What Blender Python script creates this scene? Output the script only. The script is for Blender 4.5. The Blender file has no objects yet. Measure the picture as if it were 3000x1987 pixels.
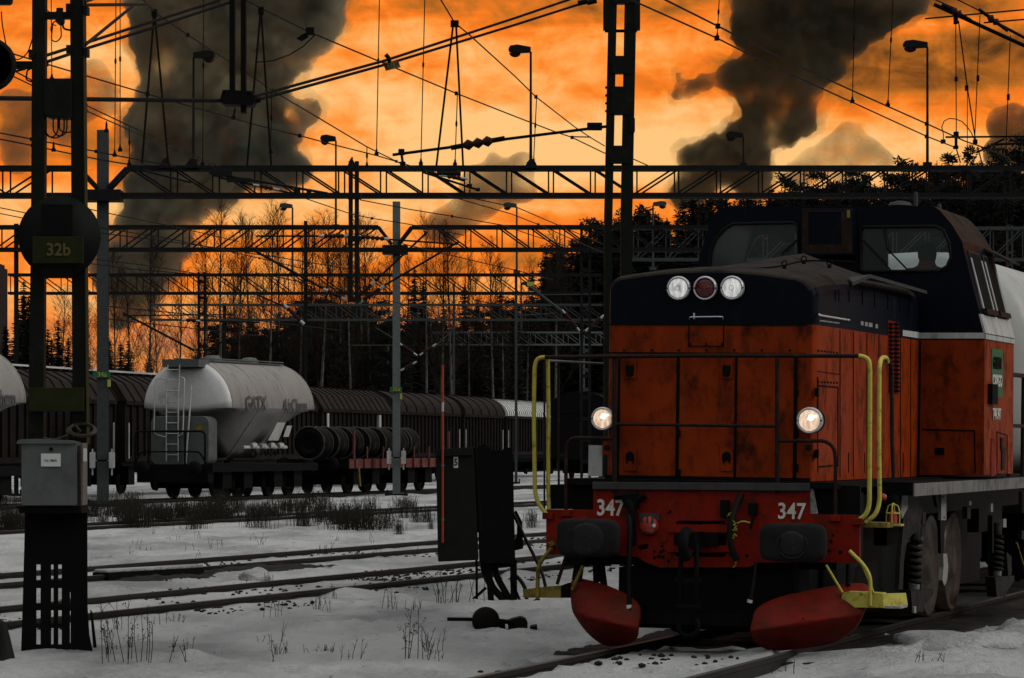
import bpy, bmesh, math, random
from mathutils import Vector, Matrix, noise
from mathutils.geometry import tessellate_polygon
R = random.Random(11)
scene = bpy.context.scene
COL = scene.collection
# ---------------------------------------------------------------- camera geometry (photo is 3000 x 1987)
F, YH, CX, H = 10500.0, 1300.0, 1500.0, 1.70
def P(x, y, D):                       # photo point -> world point at distance D
    return Vector(((x - CX) * D / F, D, H + (YH - y) * D / F))
def Dz(y, z):                         # distance at which height z appears at photo row y
    return F * (H - z) / (y - YH)
def G(x, y, z=-0.1):
    return P(x, y, Dz(y, z))
# ---------------------------------------------------------------- objects
LOCAL = set()
def thing(name, label, cat, loc=(0, 0, 0), group=None):
    o = bpy.data.objects.new(name, None); COL.objects.link(o)
    o.location = loc; o.empty_display_size = 0.2
    o['label'] = label; o['category'] = cat
    if group: o['group'] = group
    return o
def tag(o, label, cat, group=None):
    o['label'] = label; o['category'] = cat
    if group: o['group'] = group
    return o
def root(o):
    while o.parent: o = o.parent
    return o
def org(parent):
    if parent is None: return Vector((0, 0, 0))
    r = root(parent)
    return Vector((0, 0, 0)) if r.name in LOCAL else Vector(r.location)
def copy_tree(o, parent=None):
    c = o.copy(); COL.objects.link(c)
    if parent: c.parent = parent
    for ch in [x for x in o.children]:
        copy_tree(ch, c)
    return c
class MB:
    def __init__(s): s.v = []; s.f = []; s.m = []; s.s = []
    def add(s, vs, fs, m=0, sm=False):
        b = len(s.v); s.v += [Vector(p) for p in vs]
        for f in fs:
            s.f.append(tuple(i + b for i in f)); s.m.append(m); s.s.append(sm)
        return s
    def box(s, c, size, m=0, rot=None):
        c = Vector(c); x, y, z = size[0] / 2, size[1] / 2, size[2] / 2
        vs = [Vector((i, j, k)) for i in (-x, x) for j in (-y, y) for k in (-z, z)]
        if rot is not None: vs = [rot @ p for p in vs]
        return s.add([p + c for p in vs], [(0, 1, 3, 2), (4, 6, 7, 5), (0, 4, 5, 1), (2, 3, 7, 6), (0, 2, 6, 4), (1, 5, 7, 3)], m)
    def bx(s, a, b, m=0):             # box from corner to corner
        a = Vector(a); b = Vector(b)
        return s.box((a + b) / 2, [abs(b[i] - a[i]) for i in range(3)], m)
    def rbox(s, a, b, r, m=0, axis=1, n=3):   # box with its four edges along axis rounded
        a = Vector(a); b = Vector(b); i, j = [k for k in range(3) if k != axis]
        lo = [min(a[k], b[k]) for k in range(3)]; hi = [max(a[k], b[k]) for k in range(3)]
        pts = []
        for cx, cy, st in ((hi[i] - r, hi[j] - r, 0), (lo[i] + r, hi[j] - r, 1), (lo[i] + r, lo[j] + r, 2), (hi[i] - r, lo[j] + r, 3)):
            for q in range(n + 1):
                t = (st + q / n) * math.pi / 2
                pts.append((cx + r * math.cos(t), cy + r * math.sin(t)))
        def fn(p, q, d):
            v = [0, 0, 0]; v[i] = p; v[j] = q; v[axis] = d
            return Vector(v)
        return s.prism(pts, fn, lo[axis], hi[axis], m)
    def beam(s, p, q, w, h, m=0, up=(0, 0, 1)):
        p = Vector(p); q = Vector(q); d = (q - p); L = d.length
        if L < 1e-6: return s
        d.normalize(); u = Vector(up)
        if abs(d.dot(u)) > 0.98: u = Vector((0, 1, 0))
        x = d.cross(u).normalized(); z = x.cross(d).normalized()
        vs = []
        for e in (p, q):
            for i, j in ((-1, -1), (1, -1), (1, 1), (-1, 1)):
                vs.append(e + x * (i * w / 2) + z * (j * h / 2))
        return s.add(vs, [(3, 2, 1, 0), (4, 5, 6, 7), (0, 1, 5, 4), (1, 2, 6, 5), (2, 3, 7, 6), (3, 0, 4, 7)], m)
    def tube(s, pts, r, n=8, m=0, caps=True, smooth=True):
        pts = [Vector(p) for p in pts]; k = len(pts)
        rs = r if isinstance(r, (list, tuple)) else [r] * k
        vs = []; fs = []; px = None
        for i, p in enumerate(pts):
            if i == 0: d = pts[1] - p
            elif i == k - 1: d = p - pts[i - 1]
            else: d = (pts[i + 1] - p).normalized() + (p - pts[i - 1]).normalized()
            if d.length < 1e-9: d = Vector((0, 0, 1))
            d.normalize()
            if px is None:
                u = Vector((0, 0, 1)) if abs(d.z) < 0.9 else Vector((1, 0, 0))
                x = d.cross(u).normalized()
            else:
                x = (px - d * px.dot(d))
                if x.length < 1e-6: x = d.cross(Vector((0, 0, 1)))
                x.normalize()
            y = d.cross(x); px = x
            for j in range(n):
                t = 2 * math.pi * j / n
                vs.append(p + (x * math.cos(t) + y * math.sin(t)) * rs[i])
        for i in range(k - 1):
            for j in range(n):
                a = i * n + j; b = i * n + (j + 1) % n
                fs.append((a, b, b + n, a + n))
        s.add(vs, fs, m, smooth)
        if caps:
            s.add(vs[:n], [tuple(range(n))[::-1]], m); s.add(vs[-n:], [tuple(range(n))], m)
        return s
    def lathe(s, prof, o, axis=(0, 0, 1), n=24, m=0, smooth=True):   # prof: (radius, along)
        o = Vector(o); d = Vector(axis).normalized()
        u = Vector((0, 0, 1)) if abs(d.z) < 0.9 else Vector((1, 0, 0))
        x = d.cross(u).normalized(); y = d.cross(x)
        vs = []; fs = []
        for (rr, t) in prof:
            for j in range(n):
                a = 2 * math.pi * j / n
                vs.append(o + d * t + (x * math.cos(a) + y * math.sin(a)) * max(rr, 1e-4))
        for i in range(len(prof) - 1):
            for j in range(n):
                a = i * n + j; b = i * n + (j + 1) % n
                fs.append((a, b, b + n, a + n))
        s.add(vs, fs, m, smooth)
        s.add(vs[:n], [tuple(range(n))[::-1]], m); s.add(vs[-n:], [tuple(range(n))], m)
        return s
    def prism(s, pts, fn, d0, d1, m=0, holes=()):      # outline (with holes) extruded; fn(a, b, depth) -> point
        loops = [list(pts)] + [list(h) for h in holes]
        flat = [q for l in loops for q in l]
        tris = tessellate_polygon([[Vector((a, b, 0)) for a, b in l] for l in loops])
        n = len(flat)
        vs = [fn(a, b, d0) for a, b in flat] + [fn(a, b, d1) for a, b in flat]
        fs = [tuple(t) for t in tris] + [tuple(i + n for i in t[::-1]) for t in tris]
        b0 = 0
        for l in loops:
            k = len(l)
            for i in range(k):
                p, q = b0 + i, b0 + (i + 1) % k
                fs.append((p, q, q + n, p + n))
            b0 += k
        return s.add(vs, fs, m)
    def grid(s, rows, m=0, smooth=True, close=False):  # rows of points
        nr, nc = len(rows), len(rows[0]); vs = [p for r_ in rows for p in r_]; fs = []
        for i in range(nr - 1):
            for j in range(nc if close else nc - 1):
                j2 = (j + 1) % nc
                fs.append((i * nc + j, i * nc + j2, (i + 1) * nc + j2, (i + 1) * nc + j))
        return s.add(vs, fs, m, smooth)
    def build(s, name, mats, parent=None, bevel=0.0):
        o3 = org(parent)
        me = bpy.data.meshes.new(name)
        me.from_pydata([tuple(p - o3) for p in s.v], [], s.f)
        if not isinstance(mats, (list, tuple)): mats = [mats]
        for mm in mats: me.materials.append(mm)
        me.polygons.foreach_set('material_index', s.m)
        me.polygons.foreach_set('use_smooth', s.s)
        bm = bmesh.new(); bm.from_mesh(me)
        bmesh.ops.recalc_face_normals(bm, faces=bm.faces)
        bm.to_mesh(me); bm.free(); me.update()
        o = bpy.data.objects.new(name, me); COL.objects.link(o)
        if parent: o.parent = parent
        if bevel:
            b = o.modifiers.new('edge', 'BEVEL'); b.width = bevel; b.segments = 2; b.limit_method = 'ANGLE'; b.angle_limit = math.radians(40)
        return o
def arc(c, r, a0, a1, n, ex, ey):
    c = Vector(c)
    return [c + Vector(ex) * (r * math.cos(math.radians(a0 + (a1 - a0) * i / n))) + Vector(ey) * (r * math.sin(math.radians(a0 + (a1 - a0) * i / n))) for i in range(n + 1)]
def bend(pts, r, n=5):                # round the inner corners of a polyline
    pts = [Vector(p) for p in pts]; out = [pts[0]]
    for i in range(1, len(pts) - 1):
        a = (pts[i - 1] - pts[i]); b = (pts[i + 1] - pts[i]); k = min(r, a.length * .48, b.length * .48)
        p0 = pts[i] + a.normalized() * k; p2 = pts[i] + b.normalized() * k
        for j in range(n + 1):
            t = j / n
            out.append(p0 * (1 - t) ** 2 + pts[i] * 2 * t * (1 - t) + p2 * t * t)
    return out + [pts[-1]]
def rrect(x0, y0, x1, y1, r, n=4):
    pts = []
    for cx, cy, st in ((x1 - r, y1 - r, 0), (x0 + r, y1 - r, 1), (x0 + r, y0 + r, 2), (x1 - r, y0 + r, 3)):
        for q in range(n + 1):
            t = (st + q / n) * math.pi / 2
            pts.append((cx + r * math.cos(t), cy + r * math.sin(t)))
    return pts
def lettering(txt, size, M, mt, parent, name='lettering', bold=0.0, ext=0.003, align='CENTER', sx=1.0):
    cu = bpy.data.curves.new('txt', 'FONT'); cu.body = txt; cu.size = size; cu.align_x = align; cu.align_y = 'CENTER'
    cu.extrude = ext; cu.offset = bold; cu.resolution_u = 3
    t = bpy.data.objects.new('txt', cu); COL.objects.link(t)
    bpy.context.view_layer.update()
    me = bpy.data.meshes.new_from_object(t.evaluated_get(bpy.context.evaluated_depsgraph_get()))
    bpy.data.objects.remove(t)
    S = Matrix.Diagonal((sx, 1, 1, 1))
    me.transform(M @ S); me.transform(Matrix.Translation(-org(parent)))
    me.materials.clear(); me.materials.append(mt); me.name = name
    o = bpy.data.objects.new(name, me); COL.objects.link(o); o.parent = parent
    return o
def frame(o, ex, ey):                 # matrix with text x axis ex, text y axis ey at o
    ex = Vector(ex).normalized(); ey = Vector(ey).normalized(); ez = ex.cross(ey)
    M = Matrix.Identity(4)
    for i in range(3): M[i][0] = ex[i]; M[i][1] = ey[i]; M[i][2] = ez[i]; M[i][3] = o[i]
    return M
# ---------------------------------------------------------------- materials
def mat(name, col, rough=0.6, metal=0.0, var=0.25, scale=6.0, dirt=None, dirt_amt=0.0, dirt_scale=3.0, streak=1.0, bump=0.0, bump_scale=40.0, emit=None, emit_s=0.0, spec=0.5, detail=6):
    m = bpy.data.materials.new(name); m.use_nodes = True
    nt = m.node_tree; N = nt.nodes; L = nt.links
    b = N['Principled BSDF']; b.inputs['Roughness'].default_value = rough; b.inputs['Metallic'].default_value = metal
    b.inputs['Specular IOR Level'].default_value = spec
    tc = N.new('ShaderNodeTexCoord')
    mp = N.new('ShaderNodeMapping'); mp.inputs['Scale'].default_value = (1, 1, streak); L.new(tc.outputs['Object'], mp.inputs[0])
    nz = N.new('ShaderNodeTexNoise'); nz.inputs['Scale'].default_value = scale; nz.inputs['Detail'].default_value = detail; nz.inputs['Roughness'].default_value = .65
    L.new(mp.outputs[0], nz.inputs['Vector'])
    rmp = N.new('ShaderNodeMapRange'); rmp.inputs[1].default_value = .25; rmp.inputs[2].default_value = .75
    rmp.inputs[3].default_value = 1 - var; rmp.inputs[4].default_value = 1 + var
    L.new(nz.outputs['Fac'], rmp.inputs[0])
    mx = N.new('ShaderNodeVectorMath'); mx.operation = 'SCALE'; mx.inputs[0].default_value = col[:3]; L.new(rmp.outputs[0], mx.inputs['Scale'])
    out = mx.outputs[0]
    if dirt is not None:
        n2 = N.new('ShaderNodeTexNoise'); n2.inputs['Scale'].default_value = dirt_scale; n2.inputs['Detail'].default_value = 9; n2.inputs['Roughness'].default_value = .7
        L.new(mp.outputs[0], n2.inputs['Vector'])
        r2 = N.new('ShaderNodeMapRange'); r2.inputs[1].default_value = .62 - .3 * dirt_amt; r2.inputs[2].default_value = .75 - .15 * dirt_amt
        L.new(n2.outputs['Fac'], r2.inputs[0])
        mm = N.new('ShaderNodeMix'); mm.data_type = 'RGBA'; L.new(r2.outputs[0], mm.inputs['Factor']); L.new(out, mm.inputs['A']); mm.inputs['B'].default_value = (*dirt[:3], 1)
        out = mm.outputs['Result']
        r3 = N.new('ShaderNodeMapRange'); r3.inputs[3].default_value = rough; r3.inputs[4].default_value = min(1, rough + .25)
        L.new(r2.outputs[0], r3.inputs[0]); L.new(r3.outputs[0], b.inputs['Roughness'])
    L.new(out, b.inputs['Base Color'])
    if bump:
        n3 = N.new('ShaderNodeTexNoise'); n3.inputs['Scale'].default_value = bump_scale; n3.inputs['Detail'].default_value = 5; L.new(tc.outputs['Object'], n3.inputs['Vector'])
        bp = N.new('ShaderNodeBump'); bp.inputs['Strength'].default_value = bump; bp.inputs['Distance'].default_value = .02
        L.new(n3.outputs['Fac'], bp.inputs['Height']); L.new(bp.outputs[0], b.inputs['Normal'])
    if emit:
        b.inputs['Emission Color'].default_value = (*emit[:3], 1); b.inputs['Emission Strength'].default_value = emit_s
    return m
M_ = {}
M_['black'] = mat('black_steel', (.007, .007, .007), .7, 0, .4, spec=.08)
M_['darkgrey'] = mat('dark_steel', (.015, .015, .0145), .65, .0, .4, spec=.12)
M_['mast'] = mat('mast_green_black', (.011, .013, .010), .6, 0, .35, 9, dirt=(.03, .028, .018), dirt_amt=.25, spec=.10)
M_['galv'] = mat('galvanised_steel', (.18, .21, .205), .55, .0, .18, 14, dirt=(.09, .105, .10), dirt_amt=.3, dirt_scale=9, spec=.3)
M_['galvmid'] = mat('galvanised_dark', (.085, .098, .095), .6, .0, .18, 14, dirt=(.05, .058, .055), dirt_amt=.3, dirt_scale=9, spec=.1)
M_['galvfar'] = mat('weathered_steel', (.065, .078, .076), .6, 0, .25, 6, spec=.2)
M_['galvdk'] = mat('silhouette_steel', (.015, .016, .015), .6, 0, .25, 6, spec=.08)  # near-black tone puts the backlit silhouette into the steel
M_['wire'] = mat('wire_copper_black', (.010, .008, .006), .6, 0, .2, spec=.08)
M_['insul'] = mat('brown_porcelain', (.05, .018, .012), .35, 0, .2, spec=.08)
M_['insulwhite'] = mat('white_fitting', (.6, .6, .56), .4, 0, .1)
M_['rail'] = mat('rail_rust', (.014, .011, .009), .55, .0, .35, 8, spec=.3)
M_['railtop'] = mat('rail_head_worn', (.09, .085, .08), .6, .2, .2, 12)
M_['sleeper'] = mat('sleeper_wood', (.03, .025, .02), .85, 0, .3, spec=.08)
M_['orange'] = mat('orange_paint_worn', (.37, .044, .0045), .45, 0, .28, 5, dirt=(.060, .013, .005), dirt_amt=.50, dirt_scale=6.5, streak=.6, bump=.08, bump_scale=14, spec=0.1)
M_['redbeam'] = mat('red_beam_paint', (.30, .017, .007), .5, 0, .25, 8, dirt=(.045, .022, .014), dirt_amt=.45, dirt_scale=5.5, bump=.12, bump_scale=25, spec=0.1)
M_['plow'] = mat('red_plough_paint', (.25, .016, .008), .5, 0, .22, 5, dirt=(.10, .025, .014), dirt_amt=.6, dirt_scale=3.0, streak=2.6, bump=.1, bump_scale=12, spec=0.16)
M_['navy'] = mat('navy_paint', (.0032, .0045, .0105), .42, 0, .3, 7, dirt=(.016, .016, .020), dirt_amt=.22, dirt_scale=4, streak=.3, spec=0.08)
M_['navyside'] = mat('navy_paint_lit', (.035, .037, .050), .5, 0, .3, 6, dirt=(.085, .082, .085), dirt_amt=.4, dirt_scale=5, streak=.12, spec=.4)  # unused paler copy of the navy with side light put into the colour
M_['orangeside'] = mat('orange_paint_lit', (.46, .085, .030), .5, 0, .22, 6, dirt=(.22, .07, .04), dirt_amt=.5, dirt_scale=6, streak=.1, spec=.45)  # unused brighter copy of the orange, side light mixed into the paint
M_['roof'] = mat('roof_grime', (.034, .025, .019), .6, 0, .3, 8, dirt=(.012, .010, .009), dirt_amt=.45, dirt_scale=3, bump=.2, bump_scale=20, spec=0.08)
M_['white'] = mat('white_paint_dirty', (.70, .70, .67), .5, 0, .15, 6, dirt=(.32, .31, .29), dirt_amt=.35, dirt_scale=7, streak=.25)
M_['letter'] = mat('white_lettering', (.95, .93, .84), .5, 0, .12, 20, dirt=(.45, .33, .22), dirt_amt=.3, dirt_scale=30)
M_['yellow'] = mat('yellow_paint', (.72, .62, .09), .45, 0, .15, 9, dirt=(.07, .055, .015), dirt_amt=.22, dirt_scale=14)
M_['yellowdk'] = mat('yellow_paint_dirty', (.30, .22, .028), .55, 0, .25, 9, dirt=(.03, .024, .012), dirt_amt=.5, dirt_scale=12)
M_['railing'] = mat('railing_rusty_black', (.035, .022, .018), .55, 0, .4, 20, dirt=(.10, .045, .028), dirt_amt=.25, dirt_scale=12, spec=0.06)
M_['deck'] = mat('deck_edge_grey', (.075, .076, .076), .6, 0, .3, 12, dirt=(.04, .038, .036), dirt_amt=.45, dirt_scale=6, spec=0.15)
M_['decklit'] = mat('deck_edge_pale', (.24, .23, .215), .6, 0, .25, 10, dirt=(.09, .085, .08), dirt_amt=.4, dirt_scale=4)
M_['rubber'] = mat('rubber_black', (.008, .008, .008), .5, 0, .3, spec=.15)
M_['buffer'] = mat('buffer_plate_grey', (.024, .024, .0235), .55, .0, .25, 9, spec=0.08, dirt=(.016, .016, .016), dirt_amt=.4, dirt_scale=3, bump=.1)
M_['grease'] = mat('buffer_grease', (.005, .005, .005), .35, .0, .4, 22, spec=.3, dirt=(.10, .10, .098), dirt_amt=.12, dirt_scale=9, bump=.35, bump_scale=18)
M_['chrome'] = mat('chrome_rim', (.88, .88, .88), .25, .35, .05)
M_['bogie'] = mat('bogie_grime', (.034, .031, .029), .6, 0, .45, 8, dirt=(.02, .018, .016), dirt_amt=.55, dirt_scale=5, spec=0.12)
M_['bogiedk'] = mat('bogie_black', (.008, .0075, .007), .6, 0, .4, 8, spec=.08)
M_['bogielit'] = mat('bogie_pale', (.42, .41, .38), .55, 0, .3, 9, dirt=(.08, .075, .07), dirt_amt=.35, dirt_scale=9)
M_['wheel'] = mat('wheel_rusty', (.085, .062, .045), .45, .4, .35, 7, dirt=(.035, .025, .02), dirt_amt=.5, dirt_scale=3)
M_['lenswarm'] = mat('lit_lamp_warm', (.8, .62, .45), .3, 0, .1, emit=(1, .62, .34), emit_s=.62)
M_['lampbulb'] = mat('lit_bulb', (.9, .85, .6), .3, 0, .05, emit=(1, .92, .66), emit_s=2.4)
M_['lenscool'] = mat('pale_lens_glow', (.75, .75, .72), .25, 0, .35, 9, emit=(1, 1, .96), emit_s=.36)
M_['lensred'] = mat('red_lens', (.16, .003, .006), .12, 0, .3, 12, spec=.6)
M_['tailred'] = mat('red_cover', (.55, .05, .035), .35, 0, .25, 9, dirt=(.6, .5, .45), dirt_amt=.2, dirt_scale=11)  # pale flecks put white glints into the red
M_['interior'] = mat('cab_interior', (.05, .052, .055), .8, 0, .25, spec=.08)
M_['jacket'] = mat('orange_jacket', (.95, .14, .04), .8, 0, .2, 18, bump=.3)
M_['skin'] = mat('skin_shaded', (.20, .11, .075), .55, 0, .1)
M_['hair'] = mat('dark_hair', (.014, .012, .012), .7, 0, .3, 30)
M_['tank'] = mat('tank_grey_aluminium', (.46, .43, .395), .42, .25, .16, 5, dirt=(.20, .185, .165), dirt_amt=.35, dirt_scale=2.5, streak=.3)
M_['tanklit'] = mat('tank_end_lit', (.86, .85, .83), .5, .1, .12, 4, dirt=(.45, .44, .42), dirt_amt=.3, dirt_scale=2)  # brighter copy of the tank metal, light put into the end colour
M_['tankdk'] = mat('tank_underside_shade', (.27, .262, .25), .55, .1, .18, 5)  # darker copy of the tank metal, shade put into the lower faces
M_['tankwhite'] = mat('tank_white', (.62, .615, .58), .45, 0, .1, 2, dirt=(.36, .34, .30), dirt_amt=.35, dirt_scale=1.2)
M_['wagon'] = mat('wagon_brown_black', (.020, .015, .013), .7, 0, .35, 3, dirt=(.012, .010, .010), dirt_amt=.5, dirt_scale=2, spec=.08)
M_['wagonroof'] = mat('wagon_roof', (.035, .028, .025), .6, 0, .25, 2, dirt=(.028, .023, .021), dirt_amt=.5, dirt_scale=1.5, spec=.08)
M_['wagonroofpale'] = mat('wagon_roof_snowy', (.85, .84, .82), .7, 0, .12, 2, dirt=(.55, .54, .52), dirt_amt=.4, dirt_scale=1.5)
M_['wagonred'] = mat('wagon_red_frame', (.16, .035, .03), .65, 0, .35, 5, dirt=(.28, .12, .10), dirt_amt=.35, dirt_scale=2)
M_['coil'] = mat('coil_dark', (.007, .007, .007), .5, .2, .3, spec=.08)
M_['coiledge'] = mat('coil_edge', (.075, .072, .064), .5, .2, .3, spec=.08)
M_['logo'] = mat('tank_dark_lettering', (.12, .115, .107), .6, 0, .2)
M_['cabinet'] = mat('cabinet_grey', (.13, .14, .135), .55, 0, .18, 5, dirt=(.09, .092, .09), dirt_amt=.4, dirt_scale=2.2)
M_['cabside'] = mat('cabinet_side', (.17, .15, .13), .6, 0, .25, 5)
M_['paper'] = mat('paper_label', (.93, .95, .92), .7, 0, .04)
M_['ink'] = mat('ink_black', (.02, .03, .06), .7, 0, .1)
M_['box5'] = mat('box_dark_olive', (.020, .020, .018), .6, 0, .25, 6, spec=.08)
M_['plate'] = mat('sign_olive', (.028, .032, .012), .6, 0, .3, 10, spec=.08)
M_['signtext'] = mat('sign_yellow_text', (.12, .092, .010), .6, 0, .35, 25)
M_['greenplate'] = mat('green_plate', (.015, .16, .05), .5, 0, .15)
M_['greentext'] = mat('yellow_text', (.60, .62, .10), .5, 0, .1)
M_['polered'] = mat('marker_pole_red', (.55, .060, .022), .5, 0, .25, 12)
M_['weight'] = mat('lever_weight', (.014, .012, .009), .6, 0, .3, spec=.08)
M_['hose'] = mat('hose_yellow_black', (.035, .03, .008), .6, 0, .9, 22)
M_['hosebit'] = mat('hose_yellow_green', (.42, .42, .05), .7, 0, .4, 30)
M_['birch'] = mat('birch_bark', (.17, .165, .15), .8, 0, .3, 3, dirt=(.03, .028, .026), dirt_amt=.45, dirt_scale=5, streak=.5, spec=.08)
M_['twig'] = mat('birch_twig', (.030, .021, .016), .8, 0, .3, spec=.08)
M_['bark'] = mat('pine_bark', (.025, .020, .016), .9, 0, .3, spec=.08)
M_['needle'] = mat('needles_dark', (.012, .014, .010), .8, 0, .5, 2, spec=.2)
M_['weed'] = mat('dry_weed', (.040, .036, .028), .85, 0, .4, 12, spec=.08)
M_['stone'] = mat('ballast_stone', (.035, .033, .031), .85, 0, .5, 5, spec=.08)
M_['brick'] = mat('far_wall', (.04, .032, .03), .85, 0, .3, spec=.08)
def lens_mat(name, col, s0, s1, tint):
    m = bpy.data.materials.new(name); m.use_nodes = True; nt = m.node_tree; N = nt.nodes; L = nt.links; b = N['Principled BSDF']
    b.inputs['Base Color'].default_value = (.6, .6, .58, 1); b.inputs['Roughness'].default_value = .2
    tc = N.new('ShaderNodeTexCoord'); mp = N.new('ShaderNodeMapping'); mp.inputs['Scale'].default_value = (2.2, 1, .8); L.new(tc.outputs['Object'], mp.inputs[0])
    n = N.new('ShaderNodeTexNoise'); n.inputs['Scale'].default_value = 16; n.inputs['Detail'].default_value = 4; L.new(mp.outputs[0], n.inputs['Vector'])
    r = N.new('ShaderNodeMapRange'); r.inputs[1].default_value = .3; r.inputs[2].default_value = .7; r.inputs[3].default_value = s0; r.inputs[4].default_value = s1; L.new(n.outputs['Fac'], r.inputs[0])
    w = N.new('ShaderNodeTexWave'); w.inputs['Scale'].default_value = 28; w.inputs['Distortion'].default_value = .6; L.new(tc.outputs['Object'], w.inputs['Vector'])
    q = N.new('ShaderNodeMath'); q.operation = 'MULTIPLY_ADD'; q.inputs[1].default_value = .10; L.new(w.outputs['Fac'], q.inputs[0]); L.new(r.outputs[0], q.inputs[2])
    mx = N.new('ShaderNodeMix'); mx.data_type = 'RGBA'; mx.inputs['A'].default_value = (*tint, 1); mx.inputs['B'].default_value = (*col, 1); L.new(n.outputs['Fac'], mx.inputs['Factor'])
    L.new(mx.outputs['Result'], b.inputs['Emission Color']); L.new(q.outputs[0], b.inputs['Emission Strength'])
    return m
M_['lenswarm'] = lens_mat('lit_lamp_warm', (1, .80, .62), .35, .95, (1, .55, .30)); M_['lenscool'] = lens_mat('pale_lens_glow', (1, 1, .97), .16, .62, (.8, .82, .8))  # pale lens: faint glow stands in for sky reflected in the upper lamps
def glass_mat():
    m = bpy.data.materials.new('cab_glass'); m.use_nodes = True; nt = m.node_tree; N = nt.nodes; N.clear()
    o = N.new('ShaderNodeOutputMaterial'); t = N.new('ShaderNodeBsdfTransparent'); t.inputs[0].default_value = (.80, .86, .87, 1)
    g = N.new('ShaderNodeBsdfGlossy'); g.inputs['Roughness'].default_value = .03; mx = N.new('ShaderNodeMixShader')
    df = N.new('ShaderNodeBsdfDiffuse'); df.inputs[0].default_value = (.5, .55, .56, 1); md = N.new('ShaderNodeMixShader'); md.inputs[0].default_value = .06
    fr = N.new('ShaderNodeFresnel'); fr.inputs['IOR'].default_value = 1.5
    nt.links.new(fr.outputs[0], mx.inputs[0]); nt.links.new(t.outputs[0], md.inputs[1]); nt.links.new(df.outputs[0], md.inputs[2]); nt.links.new(md.outputs[0], mx.inputs[1]); nt.links.new(g.outputs[0], mx.inputs[2]); nt.links.new(mx.outputs[0], o.inputs[0])
    return m
M_['glass'] = glass_mat()
def snow_mat():
    m = bpy.data.materials.new('snow_ground'); m.use_nodes = True; nt = m.node_tree; N = nt.nodes; L = nt.links
    b = N['Principled BSDF']; b.inputs['Roughness'].default_value = .85; b.inputs['Specular IOR Level'].default_value = .1
    tc = N.new('ShaderNodeTexCoord')
    n1 = N.new('ShaderNodeTexNoise'); n1.inputs['Scale'].default_value = .35; n1.inputs['Detail'].default_value = 8; n1.inputs['Roughness'].default_value = .6
    mp = N.new('ShaderNodeMapping'); mp.inputs['Rotation'].default_value = (0, 0, math.radians(-17)); mp.inputs['Scale'].default_value = (1.6, .5, 1)
    L.new(tc.outputs['Object'], mp.inputs[0]); L.new(mp.outputs[0], n1.inputs['Vector'])
    r = N.new('ShaderNodeValToRGB'); r.color_ramp.elements[0].position = .34; r.color_ramp.elements[0].color = (.44, .448, .446, 1); r.color_ramp.elements[1].position = .58; r.color_ramp.elements[1].color = (.90, .90, .885, 1)
    L.new(n1.outputs['Fac'], r.inputs[0])
    n2 = N.new('ShaderNodeTexNoise'); n2.inputs['Scale'].default_value = 4.5; n2.inputs['Detail'].default_value = 9; n2.inputs['Roughness'].default_value = .75; L.new(tc.outputs['Object'], n2.inputs['Vector'])
    r2 = N.new('ShaderNodeMapRange'); r2.inputs[1].default_value = .60; r2.inputs[2].default_value = .70; L.new(n2.outputs['Fac'], r2.inputs[0])
    mx = N.new('ShaderNodeMix'); mx.data_type = 'RGBA'; mx.inputs['B'].default_value = (.09, .085, .075, 1)
    L.new(r2.outputs[0], mx.inputs['Factor']); L.new(r.outputs[0], mx.inputs['A']); L.new(mx.outputs['Result'], b.inputs['Base Color'])
    n3 = N.new('ShaderNodeTexNoise'); n3.inputs['Scale'].default_value = 5; n3.inputs['Detail'].default_value = 10; n3.inputs['Roughness'].default_value = .65; L.new(tc.outputs['Object'], n3.inputs['Vector'])
    bp = N.new('ShaderNodeBump'); bp.inputs['Strength'].default_value = 1.0; bp.inputs['Distance'].default_value = .24; L.new(n3.outputs['Fac'], bp.inputs['Height']); L.new(bp.outputs[0], b.inputs['Normal'])
    return m
M_['snow'] = snow_mat()
M_['forest'] = mat('forest_shade_black', (.006, .007, .006), .95, 0, .5, .3, spec=.05)
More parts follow.
